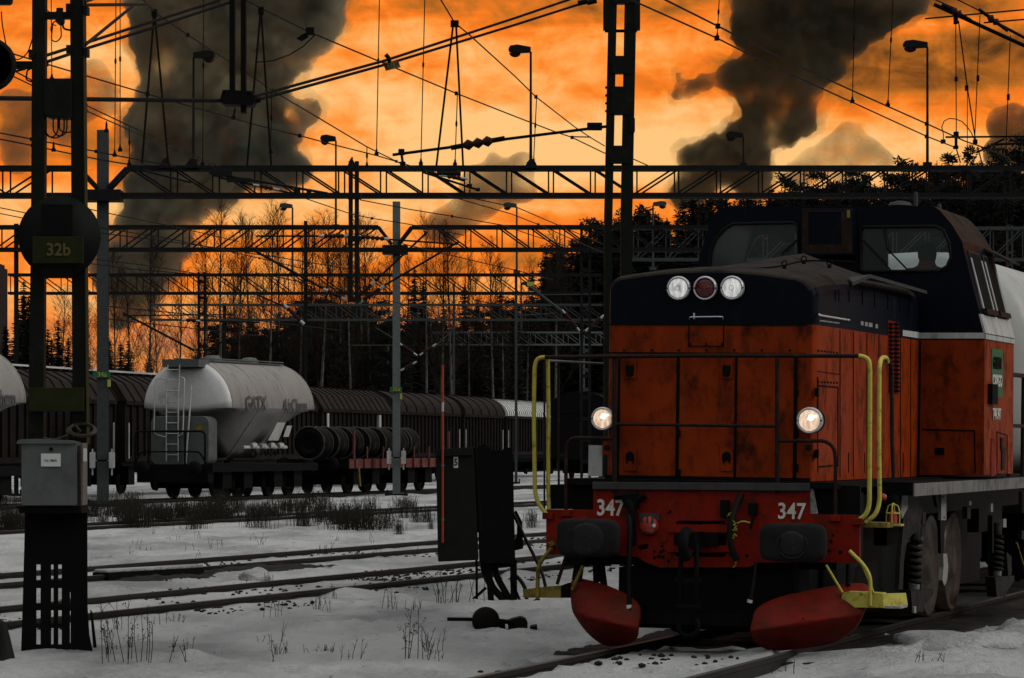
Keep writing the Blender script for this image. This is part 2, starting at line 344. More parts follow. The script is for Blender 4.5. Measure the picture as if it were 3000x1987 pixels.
# ================================================================ sky
def build_world():
    w = bpy.data.worlds.new('World'); scene.world = w; w.use_nodes = True
    nt = w.node_tree; N = nt.nodes; L = nt.links; N.clear()
    def math_(op, a, b=None, c=None):
        n = N.new('ShaderNodeMath'); n.operation = op
        for i, q in enumerate((a, b, c)):
            if q is None: continue
            if isinstance(q, (int, float)): n.inputs[i].default_value = q
            else: L.new(q, n.inputs[i])
        return n.outputs[0]
    def sstep(x, lo, hi):
        n = N.new('ShaderNodeMapRange'); n.interpolation_type = 'SMOOTHSTEP'; n.inputs[1].default_value = lo; n.inputs[2].default_value = hi
        L.new(x, n.inputs[0]); return n.outputs[0]
    def mixc(f, a, b):
        n = N.new('ShaderNodeMix'); n.data_type = 'RGBA'
        for k, q in (('Factor', f), ('A', a), ('B', b)):
            if isinstance(q, tuple): n.inputs[k].default_value = (*q, 1)
            elif isinstance(q, (int, float)): n.inputs[k].default_value = q
            else: L.new(q, n.inputs[k])
        return n.outputs['Result']
    tc = N.new('ShaderNodeTexCoord'); sp = N.new('ShaderNodeSeparateXYZ'); L.new(tc.outputs['Generated'], sp.inputs[0])
    az = math_('MULTIPLY', math_('ARCTAN2', sp.outputs[0], sp.outputs[1]), 57.2958)
    el = math_('MULTIPLY', math_('ARCSINE', sp.outputs[2]), 57.2958)
    def vec(sa, se, z=0.0):
        c = N.new('ShaderNodeCombineXYZ'); L.new(math_('MULTIPLY', az, sa), c.inputs[0]); L.new(math_('MULTIPLY', el, se), c.inputs[1]); c.inputs[2].default_value = z
        return c.outputs[0]
    def noise_(v, sc, det=6, ro=.55, dist=0.0):
        n = N.new('ShaderNodeTexNoise'); n.inputs['Scale'].default_value = sc; n.inputs['Detail'].default_value = det; n.inputs['Roughness'].default_value = ro; n.inputs['Distortion'].default_value = dist
        L.new(v, n.inputs['Vector']); return n.outputs['Fac']
    def blob(a0, e0, sa, se):       # soft bright or dark region of the cloud deck round a direction
        x = math_('DIVIDE', math_('SUBTRACT', az, a0), sa); y = math_('DIVIDE', math_('SUBTRACT', el, e0), se)
        return math_('EXPONENT', math_('MULTIPLY', math_('ADD', math_('MULTIPLY', x, x), math_('MULTIPLY', y, y)), -1.0))
    n1 = noise_(vec(.20, 1.25, 3.1), .75, 5, .5, .35)
    n2 = noise_(vec(.75, 1.0, 8.2), 1.9, 6, .6, .5)
    t = math_('ADD', math_('MULTIPLY', n1, 1.40), math_('MULTIPLY', n2, .62))
    t = math_('ADD', t, -.425)
    t = math_('ADD', t, math_('MULTIPLY', blob(2.0, 3.5, 6.5, .75), -.07))
    t = math_('ADD', t, math_('MULTIPLY', blob(1.2, 5.9, 2.6, .35), -.12))
    t = math_('ADD', t, math_('MULTIPLY', blob(-1.2, 4.8, 2.9, 1.25), .34))
    t = math_('ADD', t, math_('MULTIPLY', blob(3.6, 4.6, 3.0, 1.0), .18))
    t = math_('ADD', t, math_('MULTIPLY', blob(6.6, 6.6, 2.6, 1.2), -.30))
    t = math_('ADD', t, math_('MULTIPLY', blob(-7.6, 6.2, 1.6, 1.6), -.04))
    t = math_('ADD', t, math_('MULTIPLY', blob(8.0, 4.0, 2.4, 1.2), -.10))
    t = math_('ADD', t, math_('MULTIPLY', blob(1.0, 6.6, 2.6, .5), -.10))
    rp = N.new('ShaderNodeValToRGB'); e = rp.color_ramp.elements
    e[0].position = .16; e[0].color = (.10, .040, .010, 1); e[1].position = .86; e[1].color = (1.0, .57, .21, 1)
    for p_, c_ in ((.40, (.56, .16, .018, 1)), (.52, (.95, .205, .016, 1)), (.61, (1.0, .29, .038, 1)), (.71, (1.0, .41, .10, 1))):
        k = e.new(p_); k.color = c_
    L.new(t, rp.inputs[0])
    # pale salmon haze low over the trees
    low = math_('MULTIPLY', math_('SUBTRACT', 1.0, sstep(el, .9, 2.6)), .75)
    n3 = noise_(vec(.5, .9, 1.7), 1.1, 6, .6)
    lowc = mixc(sstep(n3, .40, .62), (.42, .25, .17), (.98, .36, .085))
    sunset = mixc(low, rp.outputs[0], lowc)
    mask = math_('MULTIPLY', math_('SUBTRACT', 1.0, sstep(math_('ABSOLUTE', az), 14, 34)), math_('SUBTRACT', 1.0, sstep(el, 8.5, 17)))
    st = N.new('ShaderNodeTexSky'); st.sky_type = 'NISHITA'; st.sun_disc = False
    st.sun_elevation = math.radians(SUN_EL); st.sun_rotation = math.radians(SUN_AZ); st.air_density = 1.0; st.dust_density = 2.0
    g = N.new('ShaderNodeHueSaturation'); g.inputs['Saturation'].default_value = .22; g.inputs['Value'].default_value = SKY_V; L.new(st.outputs[0], g.inputs['Color'])
    # high grey cloud over the rest of the dome
    cl = noise_(vec(.02, .03, 5.0), 1.0, 5, .6)
    grey = mixc(sstep(cl, .35, .65), (.66, .675, .68), (.82, .835, .83))
    dome = mixc(.85, g.outputs[0], grey)
    dim = N.new('ShaderNodeMix'); dim.data_type = 'RGBA'; dim.inputs['A'].default_value = (.010, .010, .011, 1)
    L.new(sstep(el, 6, 72), dim.inputs['Factor']); L.new(dome, dim.inputs['B'])
    # pale band added low behind the camera to light the front and cab glass
    back = math_('MULTIPLY', math_('MULTIPLY', sstep(math_('ABSOLUTE', az), 105, 150), sstep(el, 1.5, 7)), math_('SUBTRACT', 1.0, sstep(el, 16, 34)))
    domeb = mixc(back, dim.outputs['Result'], (.40, .41, .40))
    fin = mixc(mask, domeb, sunset)
    bg = N.new('ShaderNodeBackground'); bg.inputs['Strength'].default_value = 1.0; L.new(fin, bg.inputs[0])
    o = N.new('ShaderNodeOutputWorld'); L.new(bg.outputs[0], o.inputs[0])
SUN_EL, SUN_AZ, SKY_V = 20.0, 100.0, .05
build_world()
sun = bpy.data.lights.new('sun', 'SUN'); sun.energy = .75; sun.angle = math.radians(18); sun.color = (1, .975, .94)
so = bpy.data.objects.new('sun', sun); COL.objects.link(so)
_d = Vector((math.sin(math.radians(SUN_AZ)) * math.cos(math.radians(28)), math.cos(math.radians(SUN_AZ)) * math.cos(math.radians(28)), math.sin(math.radians(28))))
so.rotation_euler = (-_d).to_track_quat('-Z', 'Y').to_euler()
# ================================================================ directions of the tracks
PSI = math.atan(3172 / F)
AV = Vector((math.sin(PSI), math.cos(PSI), 0)); RV = Vector((math.cos(PSI), -math.sin(PSI), 0))
_D0 = 29.2
LO = Vector(((2022 - 1500) * _D0 / F, _D0, 0)) + AV * .40            # locomotive: rail level, buffer beam plane
def dirs(deg):
    t = math.radians(deg); return Vector((math.sin(t), math.cos(t), 0)), Vector((math.cos(t), -math.sin(t), 0))
TA, TR = dirs(18.6)
T1 = G(750, 1635, 0); T2 = G(750, 1725, 0); T0 = G(760, 1512, 0); TS = G(770, 1452, 0)
# ================================================================ snow ground
def gz(x, y):
    p = Vector((x, y, 0))
    z = -.10 + .055 * noise.noise(p * .22) + .045 * noise.noise(p * .9) + .035 * noise.noise(p * 2.6) + (.028 * noise.noise(p * 5.5) if y < 75 else 0)
    for o, r_ in ((LO, RV), (T1, TR), (T2, TR), (T0, TR)):
        s = abs((p - o).dot(r_))
        if s < 1.9:
            k = 1 - max(0, (s - 1.0) / .9) if s > 1 else 1
            tz = (-.13 if o is LO else -.075) + .02 * noise.noise(p * 2.2)
            if o is LO and (p - o).dot(AV) < 1.0 and s < .66: tz = -.045 + .02 * noise.noise(p * 3.1)
            z = z * (1 - k) + tz * k
    s = (p - LO).dot(RV); a_ = (p - LO).dot(AV)
    if s > 1.3 and a_ < 14:           # shovelled bank on the near side of the locomotive's track
        k = min(1, (s - 1.3) / .8) * max(0, 1 - max(0, s - 3.4) / 2.5)
        z += k * (.10 + .08 * noise.noise(p * .55 + Vector((3, 1, 0))))
    for (fx, fy, ca, sa, dd) in PRINTS.get((int(x // 1.0), int(y // 1.0)), ()):
        a1 = ((x - fx) * ca + (y - fy) * sa) / .17; a2 = ((y - fy) * ca - (x - fx) * sa) / .28; q = a1 * a1 + a2 * a2
        if q < 1: z -= dd * (1 - q)
        elif q < 2.2: z += dd * .3 * (2.2 - q)
    for (bx_, by_, rr, hh) in MOUNDS:
        q = (p - Vector((bx_, by_, 0))).length / rr
        if q < 1: z += hh * (1 - q * q) ** 2
    return z
PRINTS = {}
def footprints():
    rr = random.Random(31)
    def trail(px, py, ang, n):
        q = G(px, py, -.1); x, y = q.x, q.y
        for i in range(n):
            ang += rr.uniform(-.12, .12); x += math.cos(ang) * .42; y += math.sin(ang) * .42
            s = .13 if i % 2 else -.13; fx, fy = x - math.sin(ang) * s, y + math.cos(ang) * s
            e = (fx, fy, math.sin(ang), -math.cos(ang), rr.uniform(.035, .075))
            for a in (-1, 0, 1):
                for b in (-1, 0, 1): PRINTS.setdefault((int((fx + a * .5) // 1.0), int((fy + b * .5) // 1.0)), set()).add(e)
    for px, py, an, n in ((700, 1840, .05, 24), (760, 1905, .12, 20), (900, 1800, -.05, 20), (1000, 1870, .3, 16), (1180, 1830, -.2, 14), (1250, 1890, .1, 12), (500, 1960, .02, 22), (820, 1955, .4, 14), (1350, 1850, 1.2, 10), (1420, 1920, .2, 8), (600, 1800, .9, 10), (300, 1640, .1, 30), (900, 1570, .2, 26), (2550, 1940, .3, 10), (2700, 1900, .9, 10)):
        trail(px, py, an, n)
footprints()
MOUNDS = []
for px, py, rr, hh in ((1145, 1770, .55, .16), (740, 1690, .8, .09), (1010, 1745, .6, .08), (1480, 1690, .7, .08), (2420, 1940, 1.0, .12), (2760, 1925, 1.3, .13), (560, 1935, .3, .10), (2980, 1640, 1.2, .22), (2900, 1660, .9, .15)):
    q = G(px, py, -.1); MOUNDS.append((q.x, q.y, rr, hh))
def build_ground():
    rows = []; nD = 640; nA = 320
    for i in range(nD + 1):
        d = 7.0 * (460 / 7.0) ** (i / nD)
        row = []
        for j in range(nA + 1):
            a_ = math.tan(math.radians(-17 + 34 * j / nA))
            x = a_ * d
            row.append(Vector((x, d, gz(x, d))))
        rows.append(row)
    mb = MB(); mb.grid(rows); o = mb.build('ground', M_['snow']); o['kind'] = 'structure'
    mb = MB(); mb.grid([[Vector((x, y, -.42)) for x in (-3500, -300, 0, 300, 3500)] for y in (-800, 0, 450, 4000)], smooth=False)
    o = mb.build('snow_field', M_['snow']); o['kind'] = 'structure'
build_ground()
def forest_shade_mass():  # dark mound added for the blackness under the tree canopy
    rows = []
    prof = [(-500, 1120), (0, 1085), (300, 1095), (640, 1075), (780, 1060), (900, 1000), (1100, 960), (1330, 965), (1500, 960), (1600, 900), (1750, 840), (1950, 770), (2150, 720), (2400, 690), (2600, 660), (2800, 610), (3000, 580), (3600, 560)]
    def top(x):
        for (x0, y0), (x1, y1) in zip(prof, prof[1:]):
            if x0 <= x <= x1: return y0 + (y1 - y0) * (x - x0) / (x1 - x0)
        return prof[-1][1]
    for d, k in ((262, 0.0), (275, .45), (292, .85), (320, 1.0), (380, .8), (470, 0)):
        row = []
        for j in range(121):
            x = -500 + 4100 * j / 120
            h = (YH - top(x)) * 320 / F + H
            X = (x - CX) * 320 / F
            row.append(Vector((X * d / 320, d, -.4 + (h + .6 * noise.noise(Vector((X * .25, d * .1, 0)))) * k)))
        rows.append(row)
    o = MB().grid(rows).build('forest_shade_mass', M_['forest']); o['kind'] = 'structure'
forest_shade_mass()
# ================================================================ smoke
def smoke_mat(name, col, dens, nscale=.09, lo=.36, hi=.62, aniso=.1, lowk=.30):
    m = bpy.data.materials.new(name); m.use_nodes = True; nt = m.node_tree; N = nt.nodes; L = nt.links; N.clear()
    o = N.new('ShaderNodeOutputMaterial'); v = N.new('ShaderNodeVolumePrincipled')
    v.inputs['Color'].default_value = (*col, 1); v.inputs['Density'].default_value = dens; v.inputs['Anisotropy'].default_value = aniso
    L.new(v.outputs[0], o.inputs['Volume'])
    if nscale:
        tc = N.new('ShaderNodeTexCoord'); n0 = N.new('ShaderNodeTexNoise'); n0.inputs['Scale'].default_value = .05; n0.inputs['Detail'].default_value = 3; L.new(tc.outputs['Object'], n0.inputs['Vector'])
        cm = N.new('ShaderNodeMix'); cm.data_type = 'RGBA'; cm.inputs['A'].default_value = (col[0] * .62, col[1] * .64, col[2] * .66, 1); cm.inputs['B'].default_value = (min(.95, col[0] * 1.55), col[1] * 1.22, col[2] * 1.0, 1)  # browner patches put the warm inner glow into the smoke colour
        r0 = N.new('ShaderNodeMapRange'); r0.inputs[1].default_value = .38; r0.inputs[2].default_value = .66; L.new(n0.outputs['Fac'], r0.inputs[0]); L.new(r0.outputs[0], cm.inputs['Factor']); L.new(cm.outputs['Result'], v.inputs['Color'])
        nz = N.new('ShaderNodeTexNoise'); nz.inputs['Scale'].default_value = nscale; nz.inputs['Detail'].default_value = 3.5; nz.inputs['Roughness'].default_value = .6
        L.new(tc.outputs['Object'], nz.inputs['Vector'])
        r = N.new('ShaderNodeMapRange'); r.inputs[1].default_value = lo; r.inputs[2].default_value = hi; r.inputs[3].default_value = dens * lowk; r.inputs[4].default_value = dens * 1.4
        L.new(nz.outputs['Fac'], r.inputs[0]); L.new(r.outputs[0], v.inputs['Density'])
    return m
_tex = {}
def ctex(sc, depth=3):
    if sc not in _tex:
        t = bpy.data.textures.new('billow%g' % sc, 'CLOUDS'); t.noise_scale = sc; t.noise_depth = depth; _tex[sc] = t
    return _tex[sc]
def plume(name, label, blobs, D, m, disp=2.6, voxel=1.0, seed=1, extra=2, veil=None):
    rr = random.Random(seed)
    base = P(blobs[0][0], blobs[0][1], D)
    bm = bmesh.new()
    for b in blobs:
        x, y, r_ = b[:3]; dd = b[3] if len(b) > 3 else 0
        c = P(x, y, D + dd) - base; R_ = r_ * D / F
        items = [(c, R_)]
        for _ in range(extra):
            a = rr.uniform(0, 6.28); q = rr.uniform(.45, .8)
            items.append((c + Vector((math.cos(a) * R_ * q, rr.uniform(-.5, .5) * R_, math.sin(a) * R_ * q)), R_ * rr.uniform(.4, .62)))
        for cc, r2 in items:
            bmesh.ops.create_icosphere(bm, subdivisions=2, radius=r2, matrix=Matrix.Translation(cc))
    me = bpy.data.meshes.new(name); bm.to_mesh(me); bm.free(); me.materials.append(m)
    o = bpy.data.objects.new(name, me); COL.objects.link(o); o.location = base
    k = o.modifiers.new('join', 'REMESH'); k.mode = 'VOXEL'; k.voxel_size = voxel
    for sc, st in ((7.0, disp), (2.6, disp * .8), (1.3, disp * .24))[:3 if veil else 1]:
        d = o.modifiers.new('billow', 'DISPLACE'); d.texture = ctex(sc); d.strength = st; d.mid_level = .5; d.texture_coords = 'LOCAL'
    if not veil:
        k = o.modifiers.new('soften', 'SMOOTH'); k.iterations = 8; k.factor = .5
    tag(o, label, 'smoke')
    if veil:
        v = bpy.data.objects.new('smoke_veil', veil_mesh(blobs, base, D, veil, rr)); COL.objects.link(v); v.parent = o
        k = v.modifiers.new('join', 'REMESH'); k.mode = 'VOXEL'; k.voxel_size = voxel * 1.2
        for sc, st in ((7.0, disp * 1.6), (2.6, disp * .9), (1.3, disp * .3)):
            d = v.modifiers.new('billow', 'DISPLACE'); d.texture = ctex(sc); d.strength = st; d.mid_level = .5; d.texture_coords = 'LOCAL'
    return o
def veil_mesh(blobs, base, D, m, rr):
    bm = bmesh.new()
    for b in blobs:
        c = P(b[0] + rr.uniform(-10, 10), b[1] + rr.uniform(-10, 10), D) - base
        bmesh.ops.create_icosphere(bm, subdivisions=2, radius=(b[2] * rr.uniform(1.06, 1.22) + 7) * D / F, matrix=Matrix.Translation(c))
    me = bpy.data.meshes.new('smoke_veil'); bm.to_mesh(me); bm.free(); me.materials.append(m)
    return me
SD = 700.0
plume('smoke_plume', 'huge grey green smoke column billowing up at left behind the bare birches', [
    (370, 930, 40), (420, 900, 46), (350, 870, 56), (430, 840, 62), (330, 810, 66), (400, 790, 80), (480, 770, 60), (330, 770, 55), (390, 720, 85), (430, 650, 92), (480, 680, 80), (450, 580, 100), (520, 600, 90), (420, 530, 66), (540, 520, 100), (640, 540, 80), (470, 460, 90), (600, 450, 100), (720, 480, 80), (800, 500, 70), (870, 500, 50),
    (460, 370, 100), (580, 340, 120), (700, 380, 110), (800, 420, 70), (480, 270, 90), (600, 230, 130), (720, 270, 90), (440, 190, 46), (470, 100, 95), (590, 110, 130), (720, 120, 130), (850, 110, 110), (930, 60, 90), (800, 190, 80), (500, 10, 120), (640, -20, 130), (800, -20, 140), (930, -30, 100), (820, 300, 36), (900, 330, 42), (860, 390, 40)],
    SD, smoke_mat('smoke_dense', (.46, .51, .40), .70, lowk=.28), seed=3, veil=smoke_mat('smoke_veil_grey', (.55, .40, .25), 0.085, lowk=.0))
plume('smoke_plume', 'black smoke rising at upper right with a curled hook of cloud on its side', [
    (2040, 540, 66), (2110, 470, 84), (2040, 470, 54), (2190, 420, 84), (2200, 520, 70), (2230, 340, 70), (2260, 260, 90), (2190, 230, 66), (2130, 225, 46), (2070, 235, 36), (2015, 250, 30), (1985, 275, 20), (1990, 225, 24),
    (2330, 230, 92), (2330, 320, 74), (2300, 390, 48), (2400, 170, 90), (2300, 120, 100), (2230, 50, 90), (2360, 40, 110), (2480, 80, 90), (2560, 30, 90), (2640, 0, 70), (2460, -30, 120), (2300, -40, 120)],
    SD, smoke_mat('smoke_black', (.24, .24, .17), .70, lowk=.28), seed=5, veil=smoke_mat('smoke_veil_brown', (.40, .27, .14), .10, lowk=.0))
plume('smoke_wisp', 'thin brown wisp of smoke left of the big grey column', [
    (60, 390, 60), (120, 330, 70), (40, 300, 50), (200, 270, 55), (270, 230, 56), (310, 270, 44), (260, 310, 50), (180, 380, 55), (60, 470, 50), (330, 320, 30)],
    SD + 60, smoke_mat('smoke_brown', (.34, .25, .17), .20), seed=7, disp=3.2)
plume('smoke_wisp', 'small brown smoke cloud low above the portals in the middle', [
    (1350, 640, 60), (1400, 590, 70), (1470, 540, 70), (1520, 490, 50), (1450, 490, 40), (1390, 520, 45), (1300, 660, 60), (1540, 560, 44)],
    SD + 90, smoke_mat('smoke_brown2', (.34, .25, .17), .24), seed=9, disp=3.0)
plume('smoke_wisp', 'small brown smoke puff right of the curled black smoke', [
    (2380, 480, 50), (2440, 440, 52), (2480, 390, 44), (2540, 440, 46), (2590, 470, 40), (2340, 520, 50), (2470, 500, 50)],
    SD + 40, smoke_mat('smoke_brown3', (.28, .19, .11), .16), seed=12, disp=2.6)
plume('smoke_wisp', 'dark smoke puff at the right edge above the pines', [
    (2930, 360, 46), (2980, 350, 50), (3030, 380, 60), (2960, 410, 44), (2920, 450, 46), (2990, 460, 50)],
    SD + 20, smoke_mat('smoke_grey', (.24, .21, .16), .50), seed=14, disp=2.4)
# ================================================================ trees
def birch(seed, h):
    rr = random.Random(seed); tr = MB(); cr = MB()
    lean = Vector((rr.uniform(-.04, .04), rr.uniform(-.03, .03), 0))
    pts = []; n = 9
    for i in range(n + 1):
        t = i / n; pts.append(Vector((0, 0, h * t)) + lean * h * t + Vector((math.sin(t * 5 + seed) * .12, 0, 0)) * t)
    r0 = h * .0085
    tr.tube(pts[:7], [r0 * (1 - .105 * i) for i in range(7)], 7)
    cr.tube(pts[6:], [r0 * (1 - .105 * (6 + i)) + .008 for i in range(n - 5)], 5)
    def at(t):
        i = min(n - 1, int(t * n)); f = t * n - i; return pts[i].lerp(pts[i + 1], f)
    nb = 46
    for k in range(nb):
        t = .26 + .72 * (k / nb) ** .85; b = at(t); a = rr.uniform(0, 6.28)
        L = h * (.30 * (1 - t) ** .7 + .035) * rr.uniform(.65, 1.1); up = rr.uniform(1.5, 2.6)
        d = Vector((math.cos(a), math.sin(a), up)).normalized()
        bp = [b]; cur = b.copy(); dd = d.copy()
        for s in range(4):
            dd = (dd + Vector((rr.uniform(-.14, .14), rr.uniform(-.14, .14), rr.uniform(-.02, .12)))).normalized()
            cur = cur + dd * L / 4; bp.append(cur.copy())
        cr.tube(bp, [.022 + .02 * (1 - t), .02, .016, .013, .008], 3, caps=False)
        for q in range(8):
            f = .25 + .75 * q / 8 + rr.uniform(0, .08); i = min(3, int(f * 4)); p0 = bp[i].lerp(bp[i + 1], min(1, f * 4 - i))
            a2 = rr.uniform(0, 6.28); tl = L * rr.uniform(.18, .38) + .25
            e = (dd + Vector((math.cos(a2), math.sin(a2), rr.uniform(-.1, .5))) * .75).normalized()
            p1 = p0 + e * tl * .5; p2 = p1 + (e + Vector((0, 0, rr.uniform(-.35, .3)))).normalized() * tl * .5
            cr.tube([p0, p1, p2], [.012, .010, .006], 3, caps=False)
            for _ in range(3):
                f2 = rr.uniform(.3, 1); s0 = p0.lerp(p2, f2)
                e2 = (e + Vector((rr.uniform(-1, 1), rr.uniform(-1, 1), rr.uniform(-.6, .6)))).normalized()
                cr.tube([s0, s0 + e2 * tl * .45], [.009, .005], 3, caps=False)
    return tr, cr
def spruce(seed, h):
    rr = random.Random(seed); tr = MB(); cr = MB()
    tr.tube([(0, 0, 0), (0, 0, h * .5), (0, 0, h)], [h * .011, h * .007, .02], 7)
    w = h * rr.uniform(.12, .16); z = h * .06
    while z < h * .985:
        t = z / h; L = w * (1 - t) ** .8 * rr.uniform(.75, 1.15) + .10; nb = 11
        for k in range(nb):
            a = 6.28 * k / nb + rr.uniform(-.4, .4); l = L * rr.uniform(.6, 1.15)
            d = Vector((math.cos(a), math.sin(a), 0)); sd = Vector((-d.y, d.x, 0)); b = Vector((0, 0, z + rr.uniform(-.15, .15)))
            prev = b
            for s in range(1, 5):
                f = s / 4; q = b + d * l * f + Vector((0, 0, -l * .42 * f + l * .20 * f * f))
                wd = l * .30 * (1.15 - f) + .09
                for sg in (-1, 1):
                    e = sd * sg * wd * rr.uniform(.6, 1.5) + Vector((0, 0, -wd * rr.uniform(.2, .9)))
                    cr.add([prev, q, q + e * .5 + d * wd * .4, prev.lerp(q, .4) + e], [(0, 1, 2, 3)])
                prev = q
            cr.add([prev - sd * .05, prev + sd * .05, prev + d * .22 + Vector((0, 0, .03))], [(0, 1, 2)])
        z += h * .017 + .04
    return tr, cr
def pine(seed, h):
    rr = random.Random(seed); tr = MB(); cr = MB()
    sway = rr.uniform(-.5, .5)
    top = Vector((sway, 0, h))
    pts = [Vector((sway * (i / 6) ** 2, 0, h * i / 6)) for i in range(7)]
    tr.tube(pts, [h * .012 * (1 - .14 * i) for i in range(7)], 7)
    for k in range(34):
        t = rr.uniform(.42, 1.0); b = Vector((sway * t * t, 0, h * t)); a = rr.uniform(0, 6.28)
        L = h * .15 * (1.08 - t) ** .55 * rr.uniform(.6, 1.25) + .25
        e = b + Vector((math.cos(a) * L, math.sin(a) * L, L * rr.uniform(.0, .5)))
        tr.tube([b, b.lerp(e, .5) + Vector((0, 0, -.05)), e], [.05, .035, .015], 4, caps=False)
        for c in range(9):
            f = rr.uniform(.3, 1.05); o = b.lerp(e, f) + Vector((rr.gauss(0, .12), rr.gauss(0, .12), rr.gauss(0, .1)))
            for q in range(26):
                d = Vector((rr.gauss(0, 1), rr.gauss(0, 1), rr.gauss(.35, .8))).normalized(); sd = d.cross(Vector((rr.uniform(-1, 1), rr.uniform(-1, 1), .3))).normalized()
                l = rr.uniform(.10, .22); c0 = o + d * rr.uniform(0, .34)
                cr.add([c0 - sd * .045, c0 + sd * .045, c0 + d * l + sd * .02, c0 + d * l - sd * .02], [(0, 1, 2, 3)])
    return tr, cr
def proto(kind, name, seed, h, label, cat, group, bark, leaf):
    tr, cr = kind(seed, h)
    t = thing(name, label, cat, (0, 0, 0), group)
    tr.build('trunk', bark, t); cr.build('crown', leaf, t)
    return [t, h, False]
BP = [proto(birch, 'birch_tree', 20 + i, 20.0, 'tall bare birch with fine twigs standing behind the goods wagons', 'tree', 'bare birches behind the wagons', M_['birch'], M_['twig']) for i in range(5)]
SP = [proto(spruce, 'spruce_tree', 40 + i, 18.0, 'dark pointed spruce in the wood behind the yard', 'tree', 'spruces in the wood', M_['bark'], M_['needle']) for i in range(3)]
PP = [proto(pine, 'pine_tree', 60 + i, 18.0, 'dark pine with a ragged crown in the wood behind the yard', 'tree', 'pines in the wood', M_['bark'], M_['needle']) for i in range(3)]
def plant(pr, px, ytop, D, wide=1.0, label=None):
    o = pr[0] if not pr[2] else copy_tree(pr[0]); pr[2] = True
    h = (YH - ytop) * D / F + H + .4
    o.location = ((px - CX) * D / F, D, -.4); o.rotation_euler = (0, 0, R.uniform(0, 6.28)); s = h / pr[1]
    o.scale = (s * wide, s * wide, s)
    if label: o['label'] = label
    return o
for i, (px, yt, D) in enumerate(((345, 742, 215), (428, 705, 222), (395, 800, 230), (470, 830, 212), (520, 790, 228), (300, 850, 235), (250, 860, 225), (205, 870, 232), (165, 850, 240),
        (648, 606, 205), (692, 640, 214), (620, 690, 226), (575, 810, 231), (745, 655, 222), (782, 600, 208), (822, 632, 218), (872, 690, 214), (905, 660, 228), (932, 640, 210), (965, 700, 222),
        (1000, 720, 214), (1035, 690, 205), (1065, 640, 226), (1100, 655, 216), (1125, 730, 224), (1250, 640, 205), (1285, 690, 220), (1325, 670, 212), (1375, 760, 226), (1450, 715, 214), (1480, 780, 224), (1625, 690, 236), (1540, 770, 230), (1185, 760, 232), (690, 760, 240), (1410, 800, 238), (1600, 760, 240), (1660, 740, 244))):
    plant(BP[i % 5], px, yt, D, R.uniform(.8, 1.1))
for i, (px, yt, D) in enumerate(((1215, 780, 236), (1240, 820, 228), (1300, 900, 232), (1360, 830, 240), (1400, 870, 232), (1465, 850, 236), (1505, 880, 226), (1560, 790, 246), (1600, 730, 250), (1620, 720, 244), (1650, 770, 240), (1700, 690, 252), (1745, 700, 250), (1930, 625, 250), (1955, 640, 246), (2000, 590, 250), (2030, 575, 246), (2085, 580, 244), (2110, 590, 250), (2060, 610, 240), (1880, 660, 246), (1840, 700, 240), (2150, 605, 248), (980, 880, 226), (1010, 900, 240), (1060, 880, 234), (120, 900, 240), (70, 850, 236), (20, 960, 230), (2200, 560, 256))):
    plant(SP[i % 3], px, yt, D, R.uniform(1.0, 1.45))
for i in range(60):
    plant((SP, PP, BP)[i % 3][i % 3], 640 + 640 * R.random(), R.uniform(915, 1040), R.uniform(212, 234), R.uniform(.9, 1.7))
for i, (px, yt) in enumerate(((70, 815), (85, 860), (52, 900), (110, 905), (15, 950), (140, 960), (170, 930), (200, 985))):
    plant(SP[i % 3], px, yt, R.uniform(205, 225), 1.2)
for i in range(90):
    px = 660 + 1100 * R.random(); yt = R.uniform(880, 985) + max(0, 900 - px) * .28
    plant((PP if i % 2 else SP)[i % 3], px, yt, R.uniform(236, 258), R.uniform(1.1, 1.8))
for i in range(14):
    plant(SP[i % 3], 40 + 560 * R.random(), R.uniform(985, 1060), R.uniform(226, 246), R.uniform(1.2, 1.8))
for i, (px, yt, D) in enumerate(((2260, 540, 250), (2300, 535, 244), (2330, 520, 250), (2365, 530, 252), (2410, 510, 246), (2440, 500, 250), (2480, 520, 246), (2510, 500, 252), (2560, 505, 248), (2610, 500, 246), (2665, 485, 250), (2690, 478, 244), (2745, 470, 248), (2780, 462, 252), (2830, 448, 242), (2850, 458, 246), (2905, 472, 244), (2960, 440, 236), (2985, 420, 238), (3020, 410, 240), (3060, 420, 244), (2930, 480, 250), (2720, 500, 254), (2640, 520, 256), (2540, 530, 256), (2380, 560, 258))):
    plant((PP if i % 3 else SP)[i % 3], px, yt, D, R.uniform(.8, 1.2))
for i in range(95):
    px = 1560 + 1500 * R.random(); yt = (790 - (px - 1560) * .75 if px < 1760 else 640 - (px - 1760) * .14) + R.uniform(-5, 70)
    plant((PP if i % 5 < 3 else SP)[i % 3], px, yt, R.uniform(250, 262), R.uniform(.8, 1.5))
